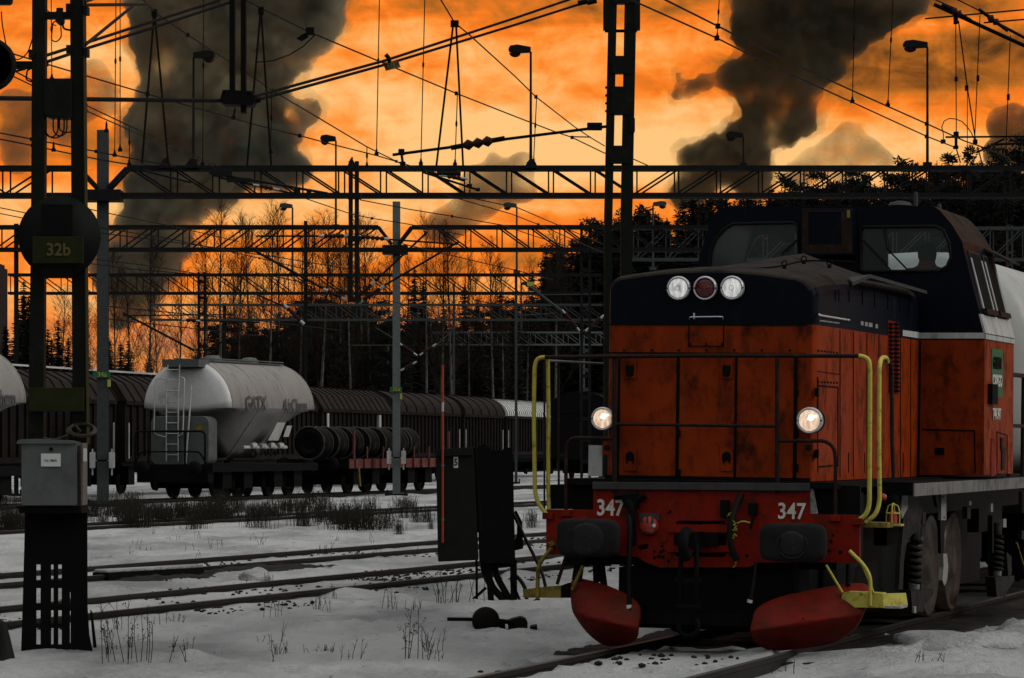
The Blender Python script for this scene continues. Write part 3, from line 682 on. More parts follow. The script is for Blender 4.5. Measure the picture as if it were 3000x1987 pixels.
# ---- dry weeds
def weed_mb(seed, h, n, spread, r0=.0035, heads=True):
    rr = random.Random(seed); mb = MB()
    for k in range(n):
        b = Vector((rr.gauss(0, spread), rr.gauss(0, spread * .7), -.05)); hh = h * rr.uniform(.45, 1.0); a = rr.uniform(0, 6.28); ln = rr.uniform(.02, .35)
        d = Vector((math.cos(a) * ln, math.sin(a) * ln, 1)).normalized()
        p1 = b + d * hh * .5; p2 = p1 + (d + Vector((rr.uniform(-.2, .2), rr.uniform(-.2, .2), -.05))).normalized() * hh * .5
        mb.tube([b, p1, p2], [r0, r0 * .85, r0 * .5], 4, caps=False)
        for q in range(3):
            f = rr.uniform(.4, .95); s0 = b.lerp(p1, f * 2) if f < .5 else p1.lerp(p2, f * 2 - 1)
            e = (d + Vector((rr.uniform(-1, 1), rr.uniform(-1, 1), rr.uniform(-.2, .4)))).normalized()
            tip = s0 + e * hh * rr.uniform(.08, .2)
            mb.tube([s0, tip], [r0 * .7, r0 * .4], 3, caps=False)
            if heads:
                for _ in range(4):
                    c = tip + Vector((rr.uniform(-1, 1), rr.uniform(-1, 1), rr.uniform(-1, 1))) * h * .03
                    e1 = Vector((rr.uniform(-1, 1), rr.uniform(-1, 1), rr.uniform(-1, 1))) * h * .02
                    e3 = Vector((rr.uniform(-1, 1), rr.uniform(-1, 1), rr.uniform(-1, 1))) * h * .02
                    mb.add([c, c + e1, c + e1 + e3, c + e3], [(0, 1, 2, 3)])
    return mb
def on_ground(px, py):
    p = G(px, py, -.1); p = G(px, py, gz(p.x, p.y)); return p
def weed(px, py, ytop, n, spread, seed, label, heads=True, name='dry_weed', r0=.0035):
    p = on_ground(px, py); h = (py - ytop) * p.y / F
    mb = weed_mb(seed, h, n, spread, r0, heads); mb.v = [q + p for q in mb.v]
    o = mb.build(name, M_['weed']); tag(o, label, 'dry plant')
    o.data.transform(Matrix.Translation(-p)); o.location = p
    return o
rw_ = random.Random(77)
for i in range(64):
    px, py = rw_.uniform(280, 1290), rw_.uniform(1570, 1640) if i < 30 else rw_.uniform(1690, 1975)
    p = on_ground(px, py); hh = rw_.uniform(.10, .30)
    mb = weed_mb(200 + i, hh, rw_.randint(2, 5), .05, .0028, True); mb.v = [q + p for q in mb.v]; o = mb.build('dry_stalk', M_['weed']); o.data.transform(Matrix.Translation(-p)); o.location = p
    tag(o, 'little dry stalk poking through the snow', 'dry plant', 'little dry stalks scattered in the snow')
weed(325, 1930, 1705, 7, .10, 1, 'tall dry weed clump beside the foot of the dark signal mast')
weed(395, 1935, 1735, 8, .12, 2, 'drooping dry weeds right of the signal mast foot clump')
weed(545, 1945, 1830, 2, .03, 3, 'single short dry stalk standing alone in the snow at lower left')
weed(1185, 1935, 1742, 6, .09, 4, 'dry weed clump with seed heads in the open snow near the bottom middle')
weed(1330, 1768, 1640, 16, .14, 5, 'bushy dry weed below the dark lineside cabinet', False)
weed(1190, 1772, 1735, 4, .16, 6, 'few short dry stalks on the small snow mound', False)
weed(2700, 1950, 1870, 9, .12, 7, 'thin grass tuft in the snow beside the locomotive track', False)
weed(2310, 1975, 1905, 7, .2, 8, 'sparse grass blades at the bottom edge below the locomotive', False)
BR = []
for s in range(4):
    t = weed_mb(70 + s, .85, 90, .36, .0075, True); BR.append([t.build('dry_shrub', M_['weed']), False])
def shrub(px, py, ytop, wide=1.0):
    p = on_ground(px, py); b = R.choice(BR); o = b[0] if not b[1] else b[0].copy()
    if b[1]: COL.objects.link(o)
    b[1] = True; k = 1.15 * max(.25, (py - ytop) * p.y / F / .85)
    o.location = p; o.scale = (k * wide, k * wide, k); o.rotation_euler = (0, 0, R.uniform(0, 6.28))
    tag(o, 'dark leafless shrub in the snow strip before the goods wagons', 'shrub', 'dark shrubs along the far track')
for px, py, yt, w_ in ((20, 1560, 1470, 1.6), (60, 1555, 1480, 1.6), (275, 1545, 1480, 1.2), (330, 1530, 1470, 1.4), (400, 1540, 1470, 1.3), (440, 1535, 1450, 1.2), (480, 1540, 1465, 1.2), (545, 1530, 1470, 1.4), (590, 1535, 1462, 1.3), (640, 1530, 1465, 1.2), (690, 1535, 1470, 1.2), (740, 1535, 1462, 1.4), (780, 1530, 1470, 1.2), (820, 1535, 1480, 1.0), (875, 1560, 1490, .8), (960, 1550, 1470, 1.1), (1000, 1560, 1465, 1.3), (1040, 1560, 1465, 1.3), (1075, 1560, 1475, 1.2), (1110, 1562, 1480, 1.1), (1180, 1570, 1520, .8), (1240, 1570, 1520, .7), (1230, 1530, 1490, .9), (1265, 1535, 1485, .9), (930, 1500, 1465, 1.5), (860, 1500, 1462, 1.5), (1540, 1560, 1505, 1.0), (1575, 1550, 1495, 1.0), (1200, 1490, 1455, 1.5), (700, 1500, 1462, 1.5), (380, 1500, 1455, 1.6)):
    for q in range(2 if w_ > 1 else 1):
        shrub(px + R.uniform(-22, 22), py - R.uniform(0, 26) * (py > 1520), yt + R.uniform(-6, 22), w_ * R.uniform(.5, .95))
for _ in range(34):
    px = R.uniform(0, 1280); py = R.uniform(1478, 1560)
    shrub(px, py, py - R.uniform(30, 75), R.uniform(.5, 1.0))
# ================================================================ railway tracks
def rail_track(o, a, r, v0, v1, label, sleepers=None):
    t = thing('railway_track', label, 'railway track', o)
    for s in (-.7535, .7535):
        mb = MB(); z = Vector((0, 0, 1))
        prof = [(-.07, -.172), (.07, -.172), (.07, -.155), (.012, -.138), (.012, -.05), (.036, -.038), (.036, -.002), (.030, 0), (-.030, 0), (-.036, -.002), (-.036, -.038), (-.012, -.05), (-.012, -.138), (-.07, -.155)]
        n = 2; c0 = o + r * s + a * v0; c1 = o + r * s + a * v1
        vs = [c + r * x + z * h for c in (c0, c1) for x, h in prof]; k = len(prof)
        for i in range(k):
            j = (i + 1) % k
            mb.add([vs[i], vs[j], vs[j + k], vs[i + k]], [(0, 1, 2, 3)], 1 if i == 7 else 0)
        mb.build('rail', [M_['rail'], M_['railtop']], t)
    if sleepers:
        s0, s1 = sleepers; mb = MB(); i = 0; v = s0; first = None
        rot = Matrix((r, a, Vector((0, 0, 1)))).transposed()
        while v < s1 and i < 98:
            if first is None:
                first = MB().box(o + a * v, (2.5, .24, .16), rot=rot).build('sleeper', M_['sleeper'], t, .015)
                first.location.z = -.20; f0 = v
            else:
                c = first.copy(); COL.objects.link(c); c.parent = t; c.location = first.location + a * (v - f0) + Vector((0, 0, R.uniform(-.012, .012)))
            v += .65; i += 1
    return t
rail_track(LO, AV, RV, -15, 60, 'railway track under the orange locomotive, running out at the bottom of the picture')
rail_track(T1, TA, TR, -28, 150, 'snowy railway track, the upper of the two crossing the snow at left')
rail_track(T2, TA, TR, -17, 150, 'snowy railway track, the lower and nearer of the two crossing the snow at left')
rail_track(T0, TA, TR, -40, 160, 'railway track half lost among the dark shrubs in front of the goods wagons')
rail_track(TS, TA, TR, -60, 160, 'railway track carrying the silver silo wagon and the flat wagon')
_b = bmesh.new(); bmesh.ops.create_icosphere(_b, subdivisions=1, radius=1.0); ICO_V = [tuple(v.co) for v in _b.verts]; ICO_F = [tuple(v.index for v in f.verts) for f in _b.faces]; _b.free()
def bed():
    mb = MB(); rows = []; n = 260
    for i in range(n + 1):
        v = -1.6 + 24 * i / n; e = min(1, 24 * i / n / 2.2)
        row = []
        for j in range(61):
            q = -1 + 2 * j / 60; w = (1.50 + .22 * noise.noise(Vector((v * .8, q * 2, 3)))) * (.35 + .65 * e)
            p = LO + AV * v + RV * (q * w)
            z = gz(p.x, p.y) + .03 * noise.noise(p * 4) + .02 * noise.noise(p * 11) + (.055 if abs(q) < .9 else .055 - (abs(q) - .9) * 1.6) - .16 * (1 - e) ** 1.5 + .05 * noise.noise(p * 1.7) * (1 - e)
            row.append(Vector((p.x, p.y, min(z, -.07))))
        rows.append(row)
    mb.grid(rows); rows = []
    a_, b_ = G(250, 1712, -.1), G(1030, 1655, -.1); n = 200; dv = (b_ - a_); dn = Vector((dv.y, -dv.x, 0)).normalized()
    for i in range(n + 1):
        f = i / n; e = min(1, f / .12, (1 - f) / .25); row = []
        for j in range(31):
            q = -1 + j / 15; p = a_ + dv * f + dn * q * (.55 + .30 * noise.noise(Vector((f * 22, q * .7, 5))))
            z = gz(p.x, p.y) + .05 * noise.noise(p * 3.2) + .03 * noise.noise(p * 9) + .035 - abs(q) ** 3 * .08 - (1 - e) * .10
            row.append(Vector((p.x, p.y, z)))
        rows.append(row)
    o = mb.grid(rows).build('ballast_bed', M_['stone']); o['kind'] = 'structure'
bed()
def ballast():
    rr = random.Random(5); mb = MB()
    for o, a, r_, v0, v1, n in ((LO, AV, RV, -12, 12, 900), (T1, TA, TR, -9, 16, 900), (T2, TA, TR, -10, 12, 1000), (T2, TA, TR, 3, 10, 500)):
        for _ in range(n):
            s = rr.choice((-1, 1)) * rr.uniform(.80, 1.55) if rr.random() < .6 else rr.uniform(-.66, .66)
            v = rr.uniform(v0, v1)
            if noise.noise(Vector((v * .35, s * .4, o.x))) < -.02: continue
            p = o + a * v + r_ * s; z = gz(p.x, p.y); q = rr.uniform(.010, .032)
            c = Vector((p.x, p.y, z + q * .2))
            sc = Vector((rr.uniform(.7, 1.4), rr.uniform(.7, 1.4), rr.uniform(.5, .9)))
            mb.add([c + Vector([e * q * s_ * rr.uniform(.8, 1.15) for e, s_ in zip(v_, sc)]) for v_ in ICO_V], ICO_F)
    o = mb.build('ballast', M_['stone']); o['kind'] = 'stuff'; o['label'] = 'dark ballast stones showing through the snow along the tracks'; o['category'] = 'ballast'
ballast()
def snow_lump(px, py, rx, ry, rz, label, seed):
    p = on_ground(px, py); mb = MB(); rows = []
    for i in range(9):
        t = i / 8 * math.pi / 2; row = []
        for j in range(20):
            a = 2 * math.pi * j / 20; d = Vector((math.cos(a) * math.cos(t), math.sin(a) * math.cos(t), math.sin(t)))
            k = 1 + .35 * noise.noise(d * 1.6 + Vector((seed * 3.1, 0, 0)))
            row.append(p + Vector((d.x * rx * k, d.y * ry * k, d.z * rz * k - .04)))
        rows.append(row)
    o = mb.grid(rows, close=True).build('snow_heap', M_['snow']); tag(o, label, 'snow heap')
    o.data.transform(Matrix.Translation(-p)); o.location = p
snow_lump(745, 1695, .24, .3, .17, 'small rounded snow heap between the two tracks at left', 1)
snow_lump(1655, 1940, .42, .25, .09, 'lump of snow lying over the rail in front of the red plough', 2)
snow_lump(2830, 1900, .8, .6, .2, 'wide snow bank in the lower right corner beside the track', 3)
def channel_bar(px0, py0, px1, py1):
    t = thing('point_machine_cover', 'long dark steel cover topped with snow lying between the tracks at left', 'track cover', on_ground(450, 1690))
    a = P(px0, py0, 46.5); b = P(px1, py1, 48.6)
    MB().beam(a, b, .25, .13).build('cover', M_['black'], t)
    MB().beam(a + Vector((0, 0, .08)), b + Vector((0, 0, .08)), .22, .05).build('snow_cap', M_['snow'], t, .02)
channel_bar(295, 1692, 575, 1676)
# ================================================================ catenary portals
def portal(label, D, yt, yb, x0, x1, panel, flip, chord, lat, m, posts=(), gaps=(), ox=0.0, back=.55):
    t = thing('catenary_portal', label, 'catenary portal', P((x0 + x1) / 2, yb, D))
    k = D / F
    X = lambda x: (x - CX) * k
    Zt, Zb = H + (YH - yt) * k, H + (YH - yb) * k; c = chord * k; l = lat * k
    for nm, z in (('top_chord', Zt), ('bottom_chord', Zb)):
        for d in (0, back):
            segs = [(x0, x1)]
            if nm == 'top_chord':
                for g0, g1 in gaps:
                    segs = [s for a, b in segs for s in ((a, g0), (g1, b))]
            for a, b in segs:
                MB().bx((X(a), D + d - c / 2, z - c / 2), (X(b), D + d + c / 2, z + c / 2)).build(nm, m, t)
    lats = {}; x = x0 + ox; off = 15 * k
    def lean(q):
        s = 1
        for fx, sg in flip:
            if q >= fx: s = sg
        return s
    while x < x1 - 5:
        for i, d in enumerate((0, back)):
            mb = lats.setdefault((i, sum(x > (g0 + g1) / 2 for g0, g1 in gaps)), MB()); xx = X(x) + (off if i else 0)
            skip = any(g0 - panel * .3 < x < g1 + panel * .1 for g0, g1 in gaps)
            if not skip: mb.beam((xx, D + d, Zb), (xx, D + d, Zt), l, l)
            s = lean(x + panel / 2); xr = X(x + panel) + (off if i else 0)
            if any(g0 - panel < x < g1 for g0, g1 in gaps): continue
            if s > 0: mb.beam((xx, D + d, Zt), (xr, D + d, Zb), l * 1.15, l * 1.15)
            else: mb.beam((xx, D + d, Zb), (xr, D + d, Zt), l * 1.15, l * 1.15)
        x += panel
    for mb in lats.values(): mb.build('lattice', m, t)
    for g0, g1 in gaps:               # sloped chord ends leading down to the mast
        gm = (g0 + g1) / 2; w = (g1 - g0) / 2; mb = MB()
        for d in (0, back):
            mb.beam((X(g0), D + d, Zt), (X(gm - w * .22), D + d, Zb + (Zt - Zb) * .25), c * .9, c * .9)
            mb.beam((X(g1), D + d, Zt), (X(gm + w * .22), D + d, Zb + (Zt - Zb) * .25), c * .9, c * .9)
        mb.bx((X(gm - w * .75), D - .25, Zb - c * 1.2), (X(gm + w * .75), D + back + .2, Zb + c * 1.1))
        mb.build('mast_bracket', m, t)
    for (px, w, ptop, kind, mt, sign) in posts:
        zt = H + (YH - ptop) * k; ww = w * k; mb = MB(); gx = X(px)
        if kind == 'H':
            mb.bx((gx - ww / 2, D + .06, -.5), (gx + ww / 2, D + .06 + .03, zt)); mb.bx((gx - ww / 2, D + .06 + ww * .9, -.5), (gx + ww / 2, D + .06 + ww * .9 + .03, zt))
            mb.bx((gx - .015, D + .09, -.5), (gx + .015, D + .06 + ww * .9, zt))
            po = mb.build('post', mt, t)
            base = MB(); base.bx((gx - ww * 1.5, D - .2, -.6), (gx + ww * 1.5, D + .6, -.02))
            for sx in (-1, 1): base.tube([(gx + sx * ww * 1.2, D, -.02), (gx + sx * ww * 1.2, D, .12)], .03, 6)
            base.build('foundation', M_['darkgrey'], po)
        else:
            for s in (-1, 1): mb.bx((gx + s * ww / 2 - ww * .16, D + .06, -.5), (gx + s * ww / 2 + ww * .16, D + .3, zt))
            z = .3; 
            while z < zt - .3:
                mb.bx((gx - ww / 2, D + .05, z), (gx + ww / 2, D + .10, z + ww * .45)); z += ww * 2.6
            po = mb.build('post', mt, t)
        if sign:
            txt, sy = sign; sz = H + (YH - sy) * k
            s = MB().bx((gx - ww * .85, D - .02, sz - .085), (gx + ww * .75, D + .03, sz + .085)).build('number_plate', M_['greenplate'], po)
            lettering(txt, .19, frame((gx, D - .026, sz), (1, 0, 0), (0, 0, 1)), M_['greentext'], s)
            MB().bx((gx + ww * .5, D - .01, sz - .34), (gx + ww * .78, D + .03, sz - .14)).build('small_plate', M_['greentext'], po)
            for sx in (-1, 1):
                wb = MB(); cx_ = gx + sx * (ww * .5 + .12)
                wb.rbox((cx_ - .075, D - .05, 1.0), (cx_ + .075, D + .12, 1.46), .03)
                wb.bx((cx_ - .02, D + .02, .8), (cx_ + .02, D + .06, 1.05)); wb.bx((cx_ - .02, D + .02, 1.42), (cx_ + .02, D + .06, 1.55)); wb.bx((min(cx_, gx), D + .06, 1.2), (max(cx_, gx), D + .10, 1.24))
                wb.build('switch_box', M_['white'], po)
    return t
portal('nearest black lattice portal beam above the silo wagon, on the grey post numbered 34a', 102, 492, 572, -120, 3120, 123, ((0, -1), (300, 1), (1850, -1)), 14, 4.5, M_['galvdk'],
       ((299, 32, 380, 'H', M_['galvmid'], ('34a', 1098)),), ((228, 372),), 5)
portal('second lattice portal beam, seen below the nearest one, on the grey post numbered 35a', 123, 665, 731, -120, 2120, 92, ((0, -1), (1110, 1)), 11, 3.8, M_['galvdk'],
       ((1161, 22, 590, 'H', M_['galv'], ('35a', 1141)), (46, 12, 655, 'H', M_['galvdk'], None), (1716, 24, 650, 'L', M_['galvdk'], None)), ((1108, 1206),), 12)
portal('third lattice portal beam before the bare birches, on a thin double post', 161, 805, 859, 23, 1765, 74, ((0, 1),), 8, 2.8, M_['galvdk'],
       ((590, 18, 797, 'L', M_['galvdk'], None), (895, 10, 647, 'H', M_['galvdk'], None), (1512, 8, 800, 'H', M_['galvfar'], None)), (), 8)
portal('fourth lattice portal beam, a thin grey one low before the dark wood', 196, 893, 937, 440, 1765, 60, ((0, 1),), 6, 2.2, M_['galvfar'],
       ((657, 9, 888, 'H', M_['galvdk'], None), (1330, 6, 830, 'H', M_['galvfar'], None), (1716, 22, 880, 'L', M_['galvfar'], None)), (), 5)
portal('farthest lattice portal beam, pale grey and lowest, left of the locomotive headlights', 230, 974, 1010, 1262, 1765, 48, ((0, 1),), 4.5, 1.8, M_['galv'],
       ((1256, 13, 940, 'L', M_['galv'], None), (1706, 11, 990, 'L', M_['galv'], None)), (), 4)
portal('dim lattice portal behind the locomotive cab at the right edge', 150, 668, 760, 1850, 3150, 95, ((0, -1),), 8, 3, M_['galvfar'],
       ((2960, 14, 660, 'L', M_['galvfar'], None),), (), 6)
# ================================================================ lamps on the portals
def lamp(px, yt, yb, side, hl, D, label):
    k = D / F; b = P(px, yb, D + .25); t = thing('yard_lamp', label, 'yard lamp', b)
    top = P(px, yt, D + .25); r = 3.6 * k if D < 110 else 2.8 * k
    mb = MB(); mb.tube([b, b.lerp(top, .5), top], [r * 1.25, r, r * .9], 8); mb.box(b + Vector((0, 0, .05)), (r * 7, r * 5, .14))
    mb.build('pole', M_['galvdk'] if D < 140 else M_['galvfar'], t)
    L = hl * k; hb = MB(); s = side
    prof = [(0, -.02), (0, .13), (s * L * .6, .20), (s * L * .92, .17), (s * L, .08), (s * L * .97, .0), (s * L * .55, -.04)]
    hb.prism(prof, lambda a_, b_, d: top + Vector((a_, d, b_)), -.13, .13)
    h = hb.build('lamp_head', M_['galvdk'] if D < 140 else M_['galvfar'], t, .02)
    lb = MB(); c = top + Vector((s * L * .70, 0, -.03)); rows = []
    for i in range(6):
        q = i / 5 * math.pi / 2; rows.append([c + Vector((math.cos(a_) * L * .26 * math.cos(q), math.sin(a_) * .11 * math.cos(q), -.13 * math.sin(q))) for a_ in [2 * math.pi * j / 14 for j in range(14)]])
    lb.grid(rows, close=True); lb.build('lamp_glass', M_['insul'], h)
for a in ((567, 168, 480, 1, 64, 102, 'yard lamp in front of the grey smoke column, head pointing right'),
          (1555, 152, 488, -1, 66, 102, 'tall yard lamp left of the near dark mast, against the orange sky'),
          (2717, 138, 488, -1, 72, 102, 'yard lamp at upper right against the orange sky'),
          (984, 412, 668, -1, 46, 123, 'yard lamp just below the right edge of the big smoke column'),
          (2178, 402, 488, -1, 52, 123, 'yard lamp in front of the black smoke, barely showing'),
          (857, 608, 806, -1, 38, 161, 'small yard lamp among the birch tops, left of the hanging double post'),
          (1514, 606, 800, -1, 40, 161, 'small yard lamp low in the middle, left of the near dark mast'),
          (1913, 602, 790, 1, 40, 161, 'small yard lamp with pale pole beside the spruces left of the locomotive cab'),
          (1527, 834, 975, 1, 26, 230, 'tiny pale yard lamp standing on the farthest portal')):
    lamp(*a)
# ================================================================ overhead lines
def wpts(pts, z, lo=26, hi=240):
    return [P(x, y, max(lo, min(hi, Dz(y, z)))) for x, y in pts]
def interp(pts, x):
    for a, b in zip(pts, pts[1:]):
        if min(a[0], b[0]) <= x <= max(a[0], b[0]):
            t = (x - a[0]) / ((b[0] - a[0]) or 1); return a[1] + (b[1] - a[1]) * t
    return pts[-1][1] if abs(x - pts[-1][0]) < abs(x - pts[0][0]) else pts[0][1]
def overhead(label, wires, drops=(), hangers=(), wid=5):
    """wires: (name, points, height); drops: (x, y0, y1, wire index, x1)"""
    first = wpts(wires[0][1], wires[0][2]); t = thing('overhead_line', label, 'overhead line', first[0], 'overhead lines')
    for nm, pts, z in wires:
        w = wpts(pts, z); mb = MB(); dm = sorted(p.y for p in w)[len(w) // 2]
        fine = []
        for a, b in zip(w, w[1:]): fine += [a.lerp(b, q / 3) for q in range(3)]
        fine.append(w[-1])
        mb.tube(fine, wid * .5 * dm / F, 5)
        for p in w[2:-1:3]: mb.box(p, (.05, .09, .05))
        mb.build(nm, M_['wire'], t)
    for x, y0, y1, wi, x1 in drops:
        nm, pts, z = wires[wi]; D = max(26, min(240, Dz(interp(pts, x1), z))); k = D / F; mb = MB()
        a = P(x, y0, D); b = P(x1, y1, D); mb.tube([a, b], 1.5 * k, 5)
        mb.tube([b, b + (a - b).normalized() * 16 * k], [6 * k, 2.2 * k], 6); mb.box(b, (12 * k, 12 * k, 9 * k))
        m_ = a.lerp(b, .42); e = (b - a).normalized(); mb.tube([m_ - e * 10 * k, m_ - e * 4 * k, m_ + e * 4 * k, m_ + e * 10 * k], [1.5 * k, 3.6 * k, 3.6 * k, 1.5 * k], 6)
        mb.build('dropper', M_['wire'], t)
    for x, y0, x1, y1, wi, wd in hangers:
        nm, pts, z = wires[wi]; D = max(26, min(240, Dz(interp(pts, x), z))); k = D / F; mb = MB()
        a = P(x, y0, D); b = P(x1, y1, D); mb.tube([a, a.lerp(b, .5), b], wd * .5 * k, 6); mb.box(a, (16 * k, 12 * k, 20 * k))
        mb.build('hanger', M_['wire'], t)
    return t
overhead('overhead contact wire at upper right, the lower of the pair crossing the black smoke', [('contact_wire', [(1830, -10), (1871, 10), (2100, 112), (2260, 193), (2497, 300), (2715, 400), (2800, 433)], 6.2)], [(2108, -20, 112, 0, 2101), (2505, -20, 298, 0, 2497)])
overhead('overhead contact wire at upper right, the higher of the pair, ending near the pines', [('contact_wire', [(1920, -14), (1949, 0), (2103, 77), (2260, 157), (2497, 266), (2715, 363), (2827, 414), (2866, 427), (2956, 462)], 6.25)], [(2617, -20, 308, 0, 2601)])
overhead('overhead line falling from the top left across the grey smoke column with its messenger wire', [('contact_wire', [(24, 154), (93, 175), (135, 188), (210, 210), (247, 221), (433, 276), (481, 290), (760, 369), (878, 398), (987, 427), (1103, 456), (1215, 490)], 6.2),
          ('messenger_wire', [(405, -16), (452, 35), (550, 103), (671, 180), (760, 239), (798, 266), (942, 351), (1074, 430), (1161, 473), (1196, 491)], 7.2)],
         [(796, 270, 446, 1, 793), (1075, 432, 490, 1, 1075), (1112, -20, 452, 0, 1103), (150, -20, 232, 0, 152), (690, 312, 346, 0, 684)], [(452, 37, 416, 480, 1, 7), (453, 40, 494, 486, 1, 7)], 4.5)
overhead('overhead wire running from the hanging post past the yellow tag to the near dark mast', [('messenger_wire', [(700, -10), (760, 22), (904, 93), (1113, 181), (1164, 202), (1337, 274), (1510, 342), (1622, 385), (1676, 403), (1771, 449), (1850, 464), (1904, 488)], 6.8)],
         [(1340, 277, 482, 0, 1333), (1245, -20, 480, 0, 1233)], [(764, 30, 724, 486, 0, 7), (765, 34, 795, 488, 0, 7)], 4)
overhead('steep overhead wire from the top centre down to the near dark mast', [('messenger_wire', [(1280, -18), (1292, 0), (1332, 67), (1376, 103), (1510, 225), (1570, 284), (1686, 374), (1731, 404), (1771, 428)], 6.9), ('jumper', [(1676, 401), (1731, 402)], 6.9)],
         [(1572, 286, 480, 0, 1563)], [(1328, 70, 1278, 490, 0, 7), (1336, 70, 1357, 490, 0, 7)], 4)
overhead('pair of close wires sloping from the dark signal mast to the nearest portal', [('contact_wire', [(26, 218), (99, 253), (250, 324), (417, 398), (626, 488)], 6.2), ('messenger_wire', [(30, 202), (96, 237), (250, 308), (379, 369), (565, 454), (642, 488)], 6.4)],
         [(379, 371, 482, 1, 379), (312, 355, 384, 0, 312), (340, -20, 455, 0, 336), (352, -20, 440, 0, 352), (597, -20, 482, 0, 594)], (), 4)
overhead('flat pair of wires at the left edge just above the nearest portal', [('contact_wire', [(-20, 404), (0, 408), (96, 427), (160, 441), (286, 467), (400, 486)], 6.2), ('messenger_wire', [(-20, 386), (0, 390), (93, 408), (135, 416), (213, 432), (282, 444), (340, 456), (513, 488)], 6.3)], [(157, 415, 440, 0, 157)], (), 4.5)
low = [('wire below the nearest portal running towards the birches at left', [(265, 614), (316, 625), (513, 665), (700, 708)], 6.4), ('wire at the left edge passing behind the round board', [(-10, 607), (69, 623), (190, 648), (330, 676)], 6.4),
       ('lower wire at the left edge behind the round board', [(-10, 624), (61, 638), (190, 668)], 6.4), ('long wire across the birches from the grey post at left', [(295, 667), (513, 703), (760, 757), (900, 790)], 6.4),
       ('wire just under the long one crossing the birches', [(295, 683), (642, 727), (790, 752)], 6.4), ('low wire from the grey post to the third portal', [(280, 760), (420, 777), (571, 801)], 6.4), ('lowest wire near the third portal at left', [(260, 772), (400, 790), (560, 803)], 6.4),
       ('wire falling right from the hanging double post', [(898, 583), (1030, 628), (1090, 640), (1196, 657), (1360, 690)], 6.5), ('gently falling wire right of the hanging double post', [(1055, 586), (1196, 613), (1325, 634), (1472, 660), (1560, 690), (1660, 722)], 6.5),
       ('wire leading down to the small lamp in the middle', [(1393, 583), (1519, 610), (1640, 662), (1765, 715)], 6.5), ('wire below it ending at the near dark mast', [(1300, 570), (1500, 628), (1577, 658), (1765, 740)], 6.5),
       ('thin wire across the lower birches', [(316, 898), (520, 918), (760, 940), (1000, 968)], 5.8), ('second thin wire across the lower birches', [(316, 935), (560, 962), (760, 985)], 5.8), ('thin wire through the dark wood in the middle', [(1180, 715), (1420, 772), (1510, 792), (1620, 820)], 6.0),
       ('wire through the birches down to the fourth portal', [(760, 745), (1000, 785), (1020, 790)], 6.2), ('faint wire before the dark wood', [(750, 800), (1000, 850), (1240, 905)], 6.0), ('faint slack wire left of the headlights', [(1390, 880), (1500, 900), (1760, 960)], 6.0)]
for lb, pts, z in low:
    overhead(lb, [('contact_wire', pts, z)], (), (), 3)
# ================================================================ hanging posts and arms
def clamp_insulator(mb, a, b, k, rw=9, n=4, m=0):
    a = Vector(a); b = Vector(b); prof = []; L = (b - a).length
    for i in range(n * 2 + 1): prof.append((rw * k * (1 if i % 2 else .45), L * i / (n * 2)))
    mb.lathe(prof, a, b - a, 10, m)
t = thing('hanging_post', 'black double post hanging from above at upper left with a perforated foot plate', 'hanging post', P(698, 0, 40))
D = 40; k = D / F
for x in (681, 714):
    MB().bx(P(x - 9, 330 if x == 714 else 300, D - .05), P(x + 9, -150, D + .1)).build('post', M_['black'], t)
mb = MB(); outl = [(645, 300), (655, 266), (740, 270), (750, 296), (742, 312), (658, 308)]
mb.prism(outl, lambda a_, b_, d: P(a_, b_, D) + Vector((0, d, 0)), -.12, .2, 0, [[(658 + 5 * math.cos(q), 277 + 5 * math.sin(q)) for q in [i * math.pi / 4 for i in range(8)]], [(731 + 5 * math.cos(q), 280 + 5 * math.sin(q)) for q in [i * math.pi / 4 for i in range(8)]]])
mb.build('foot_plate', M_['black'], t)
mb = MB()
for p in ([P(135, 163, 33), P(255, 125, 35), P(400, 78, 37), P(642, 2, 40)], [P(136, 182, 33), P(255, 142, 35), P(400, 97, 37), P(671, 8, 40)]): mb.tube(p, 4.2 * k, 7)
mb.build('upper_tube_pair', M_['black'], t)
MB().tube([P(-20, 288, 33), P(247, 291, 36), P(645, 296, 40)], 6 * k, 8).build('lower_tube', M_['black'], t)
mb = MB()
for p in ([P(745, 283, 40), P(1128, 178, 45), P(1510, 53, 50), P(1730, -22, 52)], [P(745, 296, 40), P(1128, 190, 45), P(1510, 73, 50), P(1738, 0, 52)]): mb.tube(p, 4.2 * 46 / F, 7)
for x, y, D_ in ((757, 292, 40), (1715, 4, 51.5), (1742, 2, 52)): mb.tube([P(x - 22, y + 6, D_), P(x + 6, y, D_)], 8 * D_ / F, 8)
mb.build('right_tube_pair', M_['black'], t)
t = thing('cable_tag', 'yellowish tag reading D11 clipped to the double tubes in the orange sky', 'tag', P(1148, 195, 45.2))
mb = MB(); mb.prism([(1122, 184), (1166, 177), (1174, 197), (1130, 208)], lambda a_, b_, d: P(a_, b_, 45.0) + Vector((0, d, 0)), -.02, .01); pl_ = mb.build('plate', M_['yellowdk'], t)
e = (P(1166, 178, 45) - P(1122, 185, 45)); lettering('D11', .085, frame(P(1148, 192, 44.975), e, (-e.z, 0, e.x)), M_['ink'], pl_)
MB().tube([P(1130, 160, 45), P(1140, 172, 45), P(1142, 186, 45)], .03, 6).build('clip', M_['black'], t)
t = thing('cable_tag', 'dark square tag with a short arm hanging on the wire before the smoke column', 'tag', P(905, 98, 43))
MB().prism([(868, 113), (893, 97), (905, 108), (884, 122)], lambda a_, b_, d: P(a_, b_, 43) + Vector((0, d, 0)), -.02, .01).build('plate', M_['black'], t)
MB().box(P(908, 92, 43), (.1, .08, .09)).tube([P(922, 103, 43), P(890, 135, 43), P(850, 160, 43), P(800, 178, 43), P(750, 183, 43)], .008, 6).build('clip', M_['black'], t)
